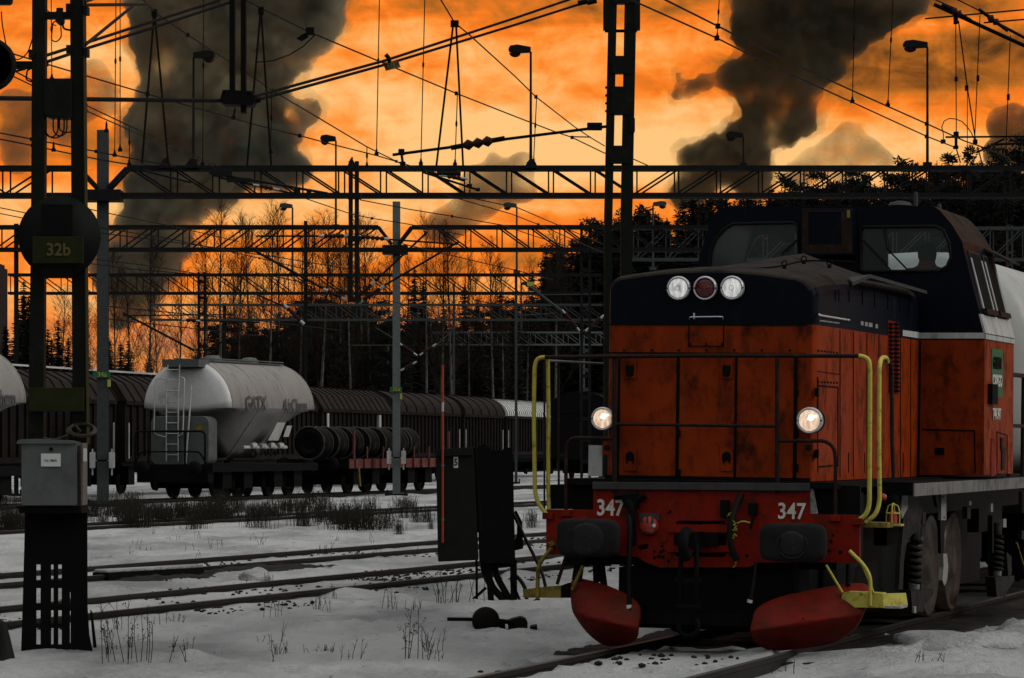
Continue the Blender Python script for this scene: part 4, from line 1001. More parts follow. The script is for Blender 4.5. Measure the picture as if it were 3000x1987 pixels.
def cantilever(name, label, tubes, D, insul=(), m=M_['black'], boxes=()):
    t = thing(name, label, 'cantilever arm', P(*tubes[0][0], D)); k = D / F
    for i, (p, q, w) in enumerate([(tb[0], tb[1], tb[2]) for tb in tubes]):
        MB().tube([P(*p, D), P(*q, D)], w * .5 * k, 7).build('arm', m, t)
    for p, q, w, nn in insul:
        mb = MB(); a, b = P(*p, D - .02), P(*q, D - .02); clamp_insulator(mb, a, b, k, w, nn)
        e = (b - a).normalized(); 
        for c, s in ((a, -1), (b, 1)): mb.tube([c, c + e * s * .18], w * .45 * k, 7, 1)
        mb.build('insulator', [M_['insul'], M_['insulwhite'] if D > 60 else M_['black']], t)
    if boxes:
        for x, y, w, h in boxes: MB().box(P(x, y, D), (w * k, .1, h * k)).build('clamp', m, t, .008)
    return t
cantilever('steady_arm', 'long black steady arm with a fat insulator reaching left from the near dark mast', [((1150, 454), (1355, 427), 9), ((1440, 413), (1776, 371), 9), ((1175, 441), (1180, 478), 8)], 50, [((1358, 427), (1442, 412), 17, 3)], M_['black'], ((1742, 371, 44, 22), (1180, 480, 16, 12), (1176, 446, 18, 18)))
cantilever('cantilever', 'black cantilever tubes in the top right corner', [((2736, 13), (3150, 202), 12), ((2710, 55), (3150, 15), 5), ((2908, 61), (3150, 190), 9), ((2882, 67), (3150, 45), 5), ((2737, -2), (2800, 26), 4), ((2790, -8), (2908, 50), 4),
           ((2800, 64), (2802, 433), 3), ((2808, 61), (2834, 257), 4), ((2834, 257), (2859, 417), 4), ((2834, 260), (2834, 470), 2.4), ((2871, 45), (2856, 401), 3), ((2960, 104), (2946, 458), 3), ((2801, 433), (2814, 478), 4), ((2864, 430), (2878, 482), 4)], 54, [((2790, 30), (2815, 44), 13, 2), ((2895, 48), (2925, 70), 12, 2)], M_['black'], ((2800, 60, 12, 22), (2832, 258, 9, 16), (2865, 230, 7, 18), (2801, 232, 7, 14), (2954, 285, 7, 18), (2948, 445, 9, 14)))
cantilever('registration_arm', 'black registration arms with a looped jumper cable at the right edge above the pines', [((2770, 402), (3150, 399), 6), ((2910, 424), (3150, 412), 7), ((2801, 390), (2801, 432), 9)], 54, [((2892, 432), (2912, 422), 7, 2)], M_['black'], ((2801, 395, 14, 18), (2763, 415, 13, 12), (2857, 416, 12, 14), (2800, 432, 14, 10)))
tb = [P(x, y, 54) for x, y in ((2763, 415), (2764, 395), (2759, 372), (2766, 355), (2782, 347), (2800, 349), (2818, 356), (2832, 370), (2845, 388), (2857, 413))]
MB().tube(tb, 1.6 * 54 / F, 6).build('jumper_cable', M_['black'], [o for o in bpy.data.objects if o.name.startswith('registration_arm')][0])
t = thing('catenary_mast', 'catenary mast just outside the right edge holding the cantilever tubes', 'mast', P(3150, 1480, 54))
MB().bx(P(3140, 1490, 54.1), P(3165, -60, 54.4)).build('post', M_['black'], t)
# clutter along the nearest portal
cantilever('portal_bracket', 'bracket arm lying along the nearest portal left of the hanging double post', [((612, 506), (960, 567), 8), ((640, 520), (880, 572), 6), ((420, 500), (560, 535), 6)], 100, [((760, 545), (800, 553), 8, 3)], M_['galvdk'], ((650, 508, 60, 20), (700, 528, 70, 12), (870, 558, 20, 14), (905, 566, 14, 14)))
cantilever('portal_bracket', 'bracket arm lying along the nearest portal right of the hanging double post', [((1240, 505), (1405, 558), 7), ((1290, 508), (1350, 508), 16), ((1245, 500), (1360, 530), 6)], 100, [((1310, 517), (1350, 522), 8, 3)], M_['galvdk'], ((1310, 502, 60, 22), (1375, 545, 16, 12), (1400, 556, 12, 10)))
for i, (px, w, lab) in enumerate(((486, 42, 'clamped fitting on the nearest portal at far left of the smoke column'), (1030, 26, 'small fitting on top of the nearest portal near the middle'), (563, 44, 'lamp socket hump on the nearest portal in front of the smoke'), (1556, 40, 'lamp socket hump on the nearest portal left of the dark mast'))):
    o = P(px, 484, 101.9); t = thing('portal_fitting', lab, 'fitting', o); k = 102 / F
    MB().prism([(-w / 2 * k, -.08), (-w * .3 * k, .06), (-w * .1 * k, .18), (w * .15 * k, .16), (w * .35 * k, .05), (w / 2 * k, -.08)], lambda a_, b_, d: o + Vector((a_, d, b_)), -.15, .25).build('socket', M_['galvdk'], t)
    MB().tube([o + Vector((0, .3, -.1)), o + Vector((0, .3, .25))], .03, 6).build('bolt', M_['galvdk'], t)
# the double post hanging under the nearest portal, with its arms
D = 100; k = D / F
t = thing('hanging_post', 'double post hanging under the nearest portal, insulated arms at its foot', 'hanging post', P(1037, 572, D))
for x in (1028, 1046): MB().bx(P(x - 7, 880, D - .1), P(x + 6, 474, D + .12)).build('post', M_['galvdk'], t)
for y in (576, 700, 878): MB().bx(P(1018, y + 7, D - .12), P(1058, y - 7, D + .14)).build('cross_plate', M_['galvdk'], t)
for p, q, ins, w in (((750, 737), (955, 850), ((960, 853), (1000, 873)), 9), ((1252, 680), (1092, 830), ((1088, 834), (1048, 872)), 7), ((1345, 708), (1120, 840), ((1114, 846), (1064, 880)), 7), ((750, 692), (945, 692), ((950, 692), (1008, 692)), 6), ((1340, 716), (1130, 701), ((1126, 700), (1058, 694)), 6), ((750, 862), (840, 902), ((842, 903), (880, 940)), 6)):
    MB().tube([P(*p, D), P(*q, D)], w * .5 * k, 6).build('arm', M_['galvdk'], t)
    mb = MB(); a, b = P(*ins[0], D), P(*ins[1], D); clamp_insulator(mb, a, b, k, 8, 5); e = (b - a).normalized()
    for c, s in ((a, -1), (b, 1)): mb.tube([c, c + e * s * .14], 5 * k, 7, 1)
    mb.build('insulator', [M_['insul'], M_['insulwhite']], t)
# arms with insulators further back
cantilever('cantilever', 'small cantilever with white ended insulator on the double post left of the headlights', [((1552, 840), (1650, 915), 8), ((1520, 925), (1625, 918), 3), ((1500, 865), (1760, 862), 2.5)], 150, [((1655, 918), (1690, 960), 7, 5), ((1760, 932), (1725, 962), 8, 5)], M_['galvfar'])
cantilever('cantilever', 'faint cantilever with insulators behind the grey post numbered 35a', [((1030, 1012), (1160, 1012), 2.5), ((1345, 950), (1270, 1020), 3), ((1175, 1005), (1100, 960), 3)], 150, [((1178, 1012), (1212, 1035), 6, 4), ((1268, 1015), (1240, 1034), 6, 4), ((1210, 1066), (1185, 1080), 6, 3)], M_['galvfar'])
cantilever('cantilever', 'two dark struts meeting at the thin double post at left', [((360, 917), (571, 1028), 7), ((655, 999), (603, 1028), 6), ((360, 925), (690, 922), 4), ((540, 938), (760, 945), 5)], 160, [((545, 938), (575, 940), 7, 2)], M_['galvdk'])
t = thing('trackside_tag', 'tiny yellow number tag in the dark wood left of the headlights', 'tag', P(1553, 832, 149))
MB().bx(P(1544, 838, 149), P(1563, 826, 149.05)).build('plate', M_['greentext'], t)
t = thing('catenary_pole', 'short pale pole in the wood above the wagons left of the red marker pole', 'pole', P(1330, 1400, 225))
MB().bx(P(1326, 1400, 225), P(1333, 830, 225.15)).build('post', M_['galv'], t)
# ---- near dark mast
D = 52; k = D / F
t = thing('catenary_mast', 'tall near black mast of two channels with batten plates rising left of the locomotive', 'mast', G(1810, 1480, -.1))
t.location = P(1810, 1300 + 1.8 / k, D)
for xt, xb, w in ((1797, 1779, 24), (1849, 1832, 34)):
    mb = MB(); a = P(xb, 1300 + 1.9 / k, D); m_ = P(xb + 3, 640, D); b = P(xt, -80, D)
    for p, q in ((a, m_), (m_, b)):
        mb.beam(p, q, w * k, .16, up=(0, 1, 0))
    mb.build('channel', M_['mast'], t)
for y0, y1, o_ in ((168, 215, 12), (258, 335, 8), (430, 478, 5), (-20, 10, 14)):
    MB().bx(P(1784 + o_ * .8, y1, D - .10), P(1842 + o_ * .8, y0, D + .1)).build('batten_plate', M_['mast'], t)
mb = MB()
for y in (257, 280, 303, 326):
    mb.tube([P(1773, y, D - .02), P(1857, y, D - .02)], 4 * k, 6)
for y in (90, 92): mb.tube([P(1772, y, D), P(1866, y, D)], 4 * k, 6)
mb.build('clamp_bolt', M_['mast'], t)
for x in (1776, 1866):
    mb = MB(); mb.bx(P(x - 8, 86, D - .1), P(x + (8 if x > 1800 else 6), -80, D + .12)); mb.build('top_bracket', M_['mast'], t)
MB().rbox(P(1846, 388, D - .14), P(1859, 348, D + .06), .02).build('junction_box', M_['mast'], t)
# ================================================================ wagons
def local(o, a, r):                   # u right, v along, z up
    return lambda u, v, z: o + r * u + a * v + Vector((0, 0, z))
def wheelset(parent, L, u0, v, rr=.46, m=None, name='wheel'):
    for s in (-1, 1):
        c = L(s * .75, v, rr); ax = (L(1, 0, 0) - L(0, 0, 0))
        MB().lathe([(rr + .03, -.02), (rr + .03, .012), (rr, .02), (rr, .10), (rr * .86, .11), (rr * .8, .07), (.14, .08), (.13, .14), (.01, .14)], c - ax * (.05 * s), ax * s, 22).build(name, m or M_['bogiedk'], parent)
def underframe(t, L, v0, v1, w, z0, z1, m, wheels):
    mb = MB(); 
    def q(a, b): mb.add([L(*a), L(b[0], a[1], a[2]), L(b[0], b[1], a[2]), L(a[0], b[1], a[2]), L(a[0], a[1], b[2]), L(b[0], a[1], b[2]), L(*b), L(a[0], b[1], b[2])], [(0, 1, 2, 3), (4, 7, 6, 5), (0, 4, 5, 1), (1, 5, 6, 2), (2, 6, 7, 3), (3, 7, 4, 0)])
    q((-w, v0, z0), (w, v1, z1))
    q((-.5, v0 + .4, z0 - .25), (.5, v1 - .4, z0))
    for v in wheels: q((-1.1, v - .35, .3), (1.1, v + .35, z0))
    for e, s in ((v0, -1), (v1, 1)):
        for u in (-.87, .87):
            ax = L(0, s, 0) - L(0, 0, 0)
            mb.lathe([(.09, 0), (.09, .3), (.23, .32), (.23, .38), (.01, .39)], L(u, e, (z0 + z1) / 2), ax, 12)
    mb.build('underframe', m, t)
    for v in wheels: wheelset(t, L, 0, v)
def silo(o, a, r, label):
    L0 = local(o, a, r); t = thing('silo_wagon', label, 'silo wagon', o, 'silo wagons'); L = L0
    hl = 3.5; rows = []
    NP = 40
    def ring(v, k, zlow):
        row = []; zc = 2.82; R_ = 1.49
        for j in range(NP):
            th = 2 * math.pi * j / NP; c, s = math.cos(th), math.sin(th)
            if s >= 0: u, z = R_ * c * k, zc + R_ * s * k
            else:
                q = (th - math.pi) / math.pi; e = min(q, 1 - q) / .4
                w_ = R_ + (.38 - R_) * min(1, e); u = math.copysign(w_, c) if e < 1 else (q - .5) / .1 * .38
                u *= k; z = zc + (zlow - zc) * min(1, e) * (.75 + .25 * k)
            row.append(L(u, v, z))
        return row
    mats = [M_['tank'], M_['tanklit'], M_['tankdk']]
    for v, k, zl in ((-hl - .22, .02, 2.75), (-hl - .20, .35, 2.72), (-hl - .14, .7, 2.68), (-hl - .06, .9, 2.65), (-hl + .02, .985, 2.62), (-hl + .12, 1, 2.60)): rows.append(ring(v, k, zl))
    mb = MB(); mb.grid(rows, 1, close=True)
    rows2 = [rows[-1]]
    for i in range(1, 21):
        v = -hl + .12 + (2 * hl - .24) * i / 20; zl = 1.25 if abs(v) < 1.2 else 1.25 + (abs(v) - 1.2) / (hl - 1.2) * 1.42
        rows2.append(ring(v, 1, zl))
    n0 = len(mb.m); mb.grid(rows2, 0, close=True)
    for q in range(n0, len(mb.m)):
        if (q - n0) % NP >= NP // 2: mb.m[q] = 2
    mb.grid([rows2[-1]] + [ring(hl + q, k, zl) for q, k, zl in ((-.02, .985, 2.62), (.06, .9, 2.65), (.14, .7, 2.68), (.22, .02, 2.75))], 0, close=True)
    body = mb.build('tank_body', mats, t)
    mb = MB()
    for v in (-hl + .12, -1.2, 1.1, hl - .1):          # ring seams
        zl = 1.25 if abs(v) < 1.2 else 1.25 + (abs(v) - 1.2) / (hl - 1.2) * 1.42
        rg = [p + (p - L(0, v, 2.8)).normalized() * .004 for p in ring(v, 1.0, zl)]
        mb.tube(rg + [rg[0]], .018, 5)
    mb.build('ring_seam', M_['tank'], body)
    # grey control enclosure below the dome
    mb = MB(); outl = rrect(-.98, 1.05, .98, 2.55, .22)
    mb.prism(outl, lambda u, z, d: L(u, d, z), -hl - .55, -hl + .1); mb.build('end_cabinet', M_['cabinet'], t, .03)
    mb = MB(); mb.prism(rrect(.55, 2.12, .8, 2.3, .03), lambda u, z, d: L(u, d, z), -hl - .57, -hl - .54); mb.build('data_plate', M_['yellowdk'], t)
    # top walkway
    mb = MB()
    def q(b, a0, a1, m=0): b.add([L(*a0), L(a1[0], a0[1], a0[2]), L(a1[0], a1[1], a0[2]), L(a0[0], a1[1], a0[2]), L(a0[0], a0[1], a1[2]), L(a1[0], a0[1], a1[2]), L(*a1), L(a0[0], a1[1], a1[2])], [(0, 1, 2, 3), (4, 7, 6, 5), (0, 4, 5, 1), (1, 5, 6, 2), (2, 6, 7, 3), (3, 7, 4, 0)], m)
    q(mb, (-.62, -hl - .5, 4.08), (.62, -hl + .3, 4.32)); q(mb, (-.45, -hl + .3, 4.27), (.45, hl - .2, 4.31))
    for v in (-1.5, 1.5): mb.lathe([(.3, 0), (.3, .12), (.2, .2), (.01, .22)], L(0, v, 4.28), (0, 0, 1), 14)
    for u in (-.45, .45): mb.tube([L(u, -hl, 4.36), L(u, hl - .2, 4.36)], .02, 5)
    mb.build('walkway', M_['cabinet'], t)
    # white ladder with hoops
    mb = MB(); v = -hl - .62
    for u in (-.42, -.02): mb.tube([L(u, v, 1.15), L(u, v, 3.2), L(u, v + .12, 4.15)], .024, 6)
    for i in range(9): mb.tube([L(-.42, v, 1.35 + .33 * i), L(-.02, v, 1.35 + .33 * i)], .016, 5)
    mb.tube(bend([L(-.42, v, 3.7), L(-.75, v - .1, 3.75), L(-.80, v - .1, 2.0), L(-.45, v, 1.9)], .15), .02, 5)
    mb.tube(bend([L(-.02, v, 3.75), L(.22, v - .05, 3.75), L(.18, v - .1, 2.0), L(-.05, v, 1.9)], .12), .02, 5)
    mb.tube([L(.42, v, 3.5), L(.36, v, 2.6), L(.24, v, 1.1)], .03, 6)
    mb.build('ladder', M_['white'], t)
    # end platform with black railing
    mb = MB(); v = -hl - 1.0
    mb.tube(bend([L(-1.3, v, 1.0), L(-1.3, v, 2.08), L(1.05, v, 2.08), L(1.05, v, 1.0)], .18), .034, 6)
    for u in (-.85, .38): mb.tube([L(u, v, 1.0), L(u, v, 2.08)], .034, 6)
    mb.tube(bend([L(-1.35, v, 1.05), L(-1.1, v, 1.45), L(.85, v, 1.45), L(1.1, v, 1.1)], .1), .028, 6)
    mb.build('end_railing', M_['black'], t)
    underframe(t, L, -hl - 1.05, hl + .7, 1.32, .82, 1.06, M_['black'], (-2.9, -1.2, 1.3, 3.0))
    mb = MB(); q(mb, (-1.2, -hl - 1.1, .5), (1.2, -hl - .7, .85)); mb.build('end_beam', M_['black'], t)
    # outlets and pipes below the hopper
    mb = MB()
    for i in range(4): mb.lathe([(.10, 0), (.10, .28), (.13, .3), (.01, .31)], L(1.05, -.9 + .75 * i, 1.62), a, 8)
    mb.tube([L(1.0, -1.4, 1.58), L(1.0, 2.2, 1.58)], .06, 7, 0)
    mb.build('discharge_pipe', M_['white'], t)
    mb = MB()
    for i in range(3): mb.tube(arc(L(1.05, -.6 + .8 * i, 1.3), .2, 0, 180, 6, a, Vector((0, 0, 1))), .04, 6)
    mb.build('hose', M_['darkgrey'], t)
    mb = MB(); mb.add([L(1.33, -.2, 1.80), L(1.29, .75, 1.80), L(1.46, .95, 2.38), L(1.46, .25, 2.38)], [(0, 1, 2, 3)]); mb.add([L(1.32, 1.1, 1.92), L(1.32, 1.55, 1.92), L(1.39, 1.68, 2.28), L(1.39, 1.25, 2.28)], [(0, 1, 2, 3)])
    mb.v = [p + r * .035 for p in mb.v]; mb.build('white_placard', M_['white'], t)
    lettering('GATX', .62, frame(L(1.515, -1.55, 2.95), a, (0, 0, 1)), M_['logo'], body, bold=.012)
    lettering('AlzChem', .58, frame(L(1.515, 1.75, 2.92), a, (0, 0, 1)), M_['logo'], body, bold=.008, sx=.95)
    return t
def vat(o, a, x):                     # position along a line at which it crosses photo column x
    k = (x - CX) / F
    return (k * o.y - o.x) / (a.x - k * a.y)
v0 = vat(TS, TA, 540); s1 = silo(TS + TA * (v0 + 3.7), TA, TR, 'pale grey silo wagon with white ladder, in full view behind the grey post numbered 34a')
s2 = copy_tree(s1); s2.location = TS + TA * (vat(TS, TA, -70) - 3.4); s2['label'] = 'silo wagon cut off by the left edge of the picture, only its rounded end showing'
# ---- coil wagon with telescopic hood
def coil_wagon(o, a, r, hl):
    L = local(o, a, r); t = thing('flat_wagon', 'low flat wagon with rusty red side frame behind the post numbered 35a', 'flat wagon', o)
    def q(b, a0, a1, m=0): b.add([L(*a0), L(a1[0], a0[1], a0[2]), L(a1[0], a1[1], a0[2]), L(a0[0], a1[1], a0[2]), L(a0[0], a0[1], a1[2]), L(a1[0], a0[1], a1[2]), L(*a1), L(a0[0], a1[1], a1[2])], [(0, 1, 2, 3), (4, 7, 6, 5), (0, 4, 5, 1), (1, 5, 6, 2), (2, 6, 7, 3), (3, 7, 4, 0)], m)
    sb = MB()
    for u in (-1.36, 1.33): q(sb, (u, -hl, .86), (u + .03, hl, 1.18))
    for i in range(12):
        v = -hl + .5 + i * (2 * hl - 1) / 11; q(sb, (1.36, v - .07, .86), (1.44, v + .07, 1.18))
    sb.build('side_sill', M_['wagonred'], t)
    st = MB()
    for v in (-hl + .25, hl - .15): st.tube([L(1.42, v, 1.18), L(1.42, v, 2.15)], .05, 6)
    for i in range(6): st.tube([L(1.42, -hl + 1.5 + i * 1.55, 1.18), L(1.42, -hl + 1.5 + i * 1.55, 1.6)], .03, 5)
    st.build('stake', M_['wagonred'], t)
    for v in (-hl + .6, hl - .5): MB().tube([L(1.45, v, .9), L(1.45, v + .15, .25)], .04, 5).build('step_iron', M_['yellowdk'], t)
    underframe(t, L, -hl, hl, 1.3, .86, 1.18, M_['black'], (-hl + 1.4, -hl + 3.2, hl - 3.2, hl - 1.4))
va_, vb_ = vat(TS, TA, 905), vat(TS, TA, 1203)
coil_wagon(TS + TA * ((va_ + vb_) / 2 + .3), TA, TR, (vb_ - va_) / 2)
for i, px in enumerate((905, 950, 996, 1042, 1088, 1130, 1163)):
    c = TS + TR * .25 + TA * vat(TS + TR * .25, TA, px) + Vector((0, 0, 1.71)); R_ = .55; Lc = .85
    t = thing('steel_coil', 'dark upright coil in the row standing on the low flat wagon', 'coil', c, 'dark coils on the flat wagon')
    mb = MB(); mb.lathe([(.22, .04), (.24, 0), (R_, 0), (R_, Lc), (.24, Lc), (.22, Lc - .04)], c, TA, 36); mb.build('coil', M_['coil'], t)
    for v in (0, Lc):
        mb = MB(); mb.tube([c + TA * v + TR * (R_ * math.cos(q)) + Vector((0, 0, R_ * math.sin(q))) for q in [2 * math.pi * j / 40 for j in range(41)]], .022 if v else .034, 6); mb.build('edge_band', M_['coiledge'], t)
# ---- covered wagons in the row behind
RO = Vector((0, 194, 0)); RA, RR = dirs(11.04)
def covered(v0, v1, kind, label, body, roof, panels=(), ridge=None, o=None, a=None, r=None, group='dark covered wagons in the row behind'):
    a = a or RA; r = r or RR; o = (o or RO) + a * ((v0 + v1) / 2); hl = (v1 - v0) / 2; L = local(o, a, r)
    t = thing('covered_wagon', label, 'goods wagon', o, group)
    def q(b, a0, a1, m=0): b.add([L(*a0), L(a1[0], a0[1], a0[2]), L(a1[0], a1[1], a0[2]), L(a0[0], a1[1], a0[2]), L(a0[0], a0[1], a1[2]), L(a1[0], a0[1], a1[2]), L(*a1), L(a0[0], a1[1], a1[2])], [(0, 1, 2, 3), (4, 7, 6, 5), (0, 4, 5, 1), (1, 5, 6, 2), (2, 6, 7, 3), (3, 7, 4, 0)], m)
    mb = MB(); q(mb, (-1.38, -hl, 1.15), (1.38, hl, 3.12)); n = int(2 * hl / .75)
    rr = random.Random(int(v0 * 10))
    for i in range(n + 1):
        v = -hl + .06 + (2 * hl - .12) * i / n; q(mb, (1.38, v - .05, 1.2), (1.46, v + .05, 3.1))
    q(mb, (1.38, -hl, 1.1), (1.47, hl, 1.28)); q(mb, (1.38, -hl, 3.0), (1.50, hl, 3.14))
    b = mb.build('body', body, t)
    if kind == 'hex': prof = [(-1.5, 3.12), (-1.12, 3.72), (-.55, 4.02), (0, 4.08), (.55, 4.02), (1.12, 3.72), (1.5, 3.12)]
    else: prof = [(1.5 * math.cos(q_) * -1, 3.12 + .98 * math.sin(q_) ** .9) for q_ in [math.pi * j / 14 for j in range(15)]]
    mb = MB(); rows = [[L(u, v, z) for u, z in prof] for v in (-hl - .05, hl + .05)]
    mb.grid(rows, 0, kind != 'hex')
    for rw in rows: mb.add(rw, [tuple(range(len(rw)))])
    nr = int(2 * hl / (.95 if kind == 'hex' else (.55 if ridge == 'dense' else 1.9)))
    for i in range(nr + 1):
        v = -hl + 2 * hl * i / nr; w = .05
        for p, p2 in zip(prof, prof[1:]): mb.beam(L(p[0], v, p[1] + .01), L(p2[0], v, p2[1] + .01), .06 if ridge == 'dense' else .10, .022 if ridge == 'dense' else .06, 1)
    mb.build('roof', [roof, M_['wagon']], t)
    if ridge == 'walk':
        mb = MB(); q(mb, (-.35, -hl, 4.14), (.35, hl, 4.20)); mb.build('roof_walkway', M_['wagonroofpale'], t)
        for i in range(14):
            mb = MB(); q(mb, (-.3, -hl + .4 + i * (2 * hl - .8) / 13, 4.02), (.3, -hl + .5 + i * (2 * hl - .8) / 13, 4.15)); mb.build('walkway_rib', M_['wagonred'], t)
    for v in panels:
        mb = MB(); q(mb, (1.385, v, 2.05), (1.49, v + .34, 2.95)); mb.build('white_panel', M_['white'], t)
    mb = MB()
    for s in (-1, 1): mb.tube([L(1.48, s * (hl - .35), 1.2), L(1.48, s * (hl - .35), 2.4)], .03, 5)
    mb.build('grab_rail', M_['white'], t)
    underframe(t, L, -hl, hl, 1.34, .95, 1.15, M_['black'], (-hl + 1.9, hl - 1.9))
    return t
RN = RO + RR * 1.42
va, vb, vc, vd = vat(RN, RA, 350), vat(RN, RA, 1152), vat(RN, RA, 1352), vat(RN, RA, 1478)
W, WR = M_['wagon'], M_['wagonroof']
covered(va - 28.4, va - 14.7, 'hex', 'dark covered wagon at the far left edge behind the cut off silo wagon', W, WR, ridge='walk')
covered(va - 14.2, va - .5, 'hex', 'dark covered wagon left of the grey post numbered 34a, with a pale roof walkway', W, WR, ridge='walk')
L3 = (vb - va) / 3
covered(va + .5, va + L3 - .4, 'hex', 'dark covered wagon directly behind the pale silo wagon', W, WR, ridge='walk')
covered(va + L3 + .4, va + 2 * L3 - .4, 'hex', 'dark covered wagon mostly hidden behind the right end of the silo wagon', W, WR)
covered(va + 2 * L3 + .4, vb - .4, 'hex', 'dark ribbed covered wagon with two white side panels above the coil wagon', W, WR, panels=(-5.6, 3.8), ridge=None)
covered(vb + .4, vc - .4, 'round', 'dark round roofed wagon just right of the post numbered 35a', W, WR)
covered(vc + .4, vd - .4, 'round', 'dark round roofed wagon behind the red marker pole, next to the pale roof', W, WR)
covered(vd + .4, vat(RN, RA, 1668), 'round', 'round wagon with pale snow dusted ribbed roof behind the yellow handrails', M_['wagon'], M_['wagonroofpale'], ridge='dense')
o9 = Vector(((1752 - CX) * 172 / F, 172, 0)); covered(-5, 7, 'round', 'black wagon with rounded end showing left of the locomotive hood', M_['black'], M_['black'], o=o9)
# ---- white tank wagon behind the locomotive
def white_tank():
    o = Vector((4.80, 42.2, 0)); L = local(o, AV, RV); t = thing('tank_wagon', 'white tank wagon coupled behind the locomotive, showing at the right edge', 'tank wagon', o)
    def ring(v, k):
        row = []
        for j in range(40):
            th = 2 * math.pi * j / 40; c, s = math.cos(th), math.sin(th); e = 2 / 2.6
            row.append(L(1.36 * k * math.copysign(abs(c) ** e, c), v, 2.62 + 1.34 * k * math.copysign(abs(s) ** e, s)))
        return row
    rows = [ring(v, k) for v, k in ((-.30, .02), (-.28, .4), (-.2, .75), (-.08, .93), (.05, 1), (5, 1), (9.9, 1), (10.05, .9), (10.2, .02))]
    b = MB().grid(rows, close=True).build('tank', M_['tankwhite'], t)
    mb = MB(); mb.tube(bend([L(.75, -.10, 2.72), L(1.1, -.05, 3.0), L(1.28, .1, 2.7), L(1.0, -.06, 2.4), L(.7, -.1, 2.3)], .2), .012, 6)
    mb.tube([L(.6, -.12, 3.02), L(1.2, .02, 2.95)], .008, 5); mb.build('hose', M_['cabside'], t)
    mb = MB(); mb.bx((-.3, -.3, 0), (.3, .3, 0.02)); 
    underframe(t, L, -.6, 10.4, 1.3, .9, 1.15, M_['black'], (1.2, 3.0, 7.5, 9.3))
white_tank()
# ---- chimney building at the left edge
t = thing('far_building', 'dark brick chimney block at the left edge above the wagons', 'building', P(0, 1300, 240))
k = 240 / F
MB().bx(P(-60, 1310, 240), P(22, 790, 246)).build('wall', M_['brick'], t); MB().bx(P(-60, 790, 239.8), P(14, 778, 246.2)).build('parapet', M_['brick'], t)
# ================================================================ signal mast with the round board
D = 31.2; k = D / F
def pm(x, y, d=0.0): return P(x, y, D + d)
t = thing('signal_mast', 'near black two legged mast with round board 32b, grey cabinet and trestle foot at left', 'signal mast', pm(160, 1300 + 1.8 / k))
def poly_strip(pts, d0, d1, m, name, parent, holes=(), bevel=0):
    return MB().prism(pts, lambda a_, b_, d: P(a_, b_, D) + Vector((0, d, 0)), d0, d1, 0, holes).build(name, m, parent, bevel)
poly_strip([(97, -60), (135, -60), (130, 1300), (84, 1300), (93, 700)], -.06, .10, M_['mast'], 'channel', t)
poly_strip([(207, -60), (243, -60), (256, 1300), (215, 1300), (212, 700)], -.06, .10, M_['mast'], 'channel', t)
poly_strip([(244, -60), (247, -60), (258, 1300), (255.5, 1300)], -.09, .12, M_['plate'], 'flange', t)
poly_strip([(132, 233), (214, 233), (214, 348), (190, 350), (140, 346), (132, 330)], -.10, .12, M_['mast'], 'connection_box', t, bevel=.01)
for cx_, rr, w in ((150, 20, 60), (160, 28, 66), (176, 20, 52), (196, 22, 30)):
    MB().tube([pm(cx_ - rr, 345, -.02)] + [pm(cx_ + math.cos(q) * rr, 375 + w * .45 * math.sin(q), -.02) for q in [math.pi - math.pi * j / 10 for j in range(11)]] + [pm(cx_ + rr, 345, -.02)], .007, 6).build('cable', M_['rubber'], t)
MB().tube(bend([pm(170, 60, -.02), pm(155, 65, -.02), pm(150, 118, -.02), pm(165, 124, -.02), pm(180, 110, -.02), pm(178, 72, -.02)], .1), .006, 6).build('cable', M_['rubber'], t)
MB().tube(bend([pm(183, 68, -.02), pm(186, 85, -.02), pm(212, 90, -.02)], .08), .010, 6).build('cable', M_['rubber'], t)
MB().tube(bend([pm(136, 28, -.02), pm(150, 40, -.02), pm(150, 70, -.02), pm(165, 76, -.02)], .05), .005, 6).build('cable', M_['rubber'], t)
MB().tube(bend([pm(94, 240, -.02), pm(76, 235, -.02), pm(80, 205, -.02), pm(95, 200, -.02)], .05), .008, 6).build('cable', M_['rubber'], t)
mb = MB(); mb.bx(pm(132, 54, -.05), pm(210, 39, .06)); mb.rbox(pm(162, 70, -.09), pm(190, 34, .06), .03); mb.tube([pm(175, 34, 0), pm(175, 24, 0)], .03, 8); mb.build('cross_bracket', M_['mast'], t)
for x, y in ((252, 32), (252, 155), (95, 160), (204, 26), (205, 147)): MB().box(pm(x, y), (.045, .18, .07)).tube([pm(x - 7, y + 8), pm(x + 8, y + 8)], .012, 6).build('bracket', M_['mast'], t)
mb = MB()
for p in ([pm(247, 15), pm(433, 13, 4)], [pm(249, 132), pm(391, 16, 4)], [pm(247, 6), pm(330, -25, 2)]): mb.tube(p, .016, 7)
mb.build('stay_tube', M_['mast'], t)
# pulley at the edge
mb = MB(); c = pm(-32, 190, -.1); mb.lathe([(.20, -.03), (.235, -.03), (.235, .03), (.20, .03), (.19, .012), (.05, .012), (.05, -.012), (.19, -.012), (.20, -.03)], c, (0, 1, 0), 28)
mb.build('pulley', M_['mast'], t)
mb = MB(); mb.bx(pm(0, 202, -.05), pm(98, 181, .0)); mb.tube([pm(24, 215), pm(75, 202)], .010, 6); mb.tube(bend([pm(4, 34), pm(6, 70), pm(22, 155), pm(48, 180), pm(80, 160), pm(97, 108)], .2), .006, 6)
mb.rbox(pm(-20, 12, -.05), pm(38, -20, .06), .03); mb.build('pulley_arm', M_['mast'], t)
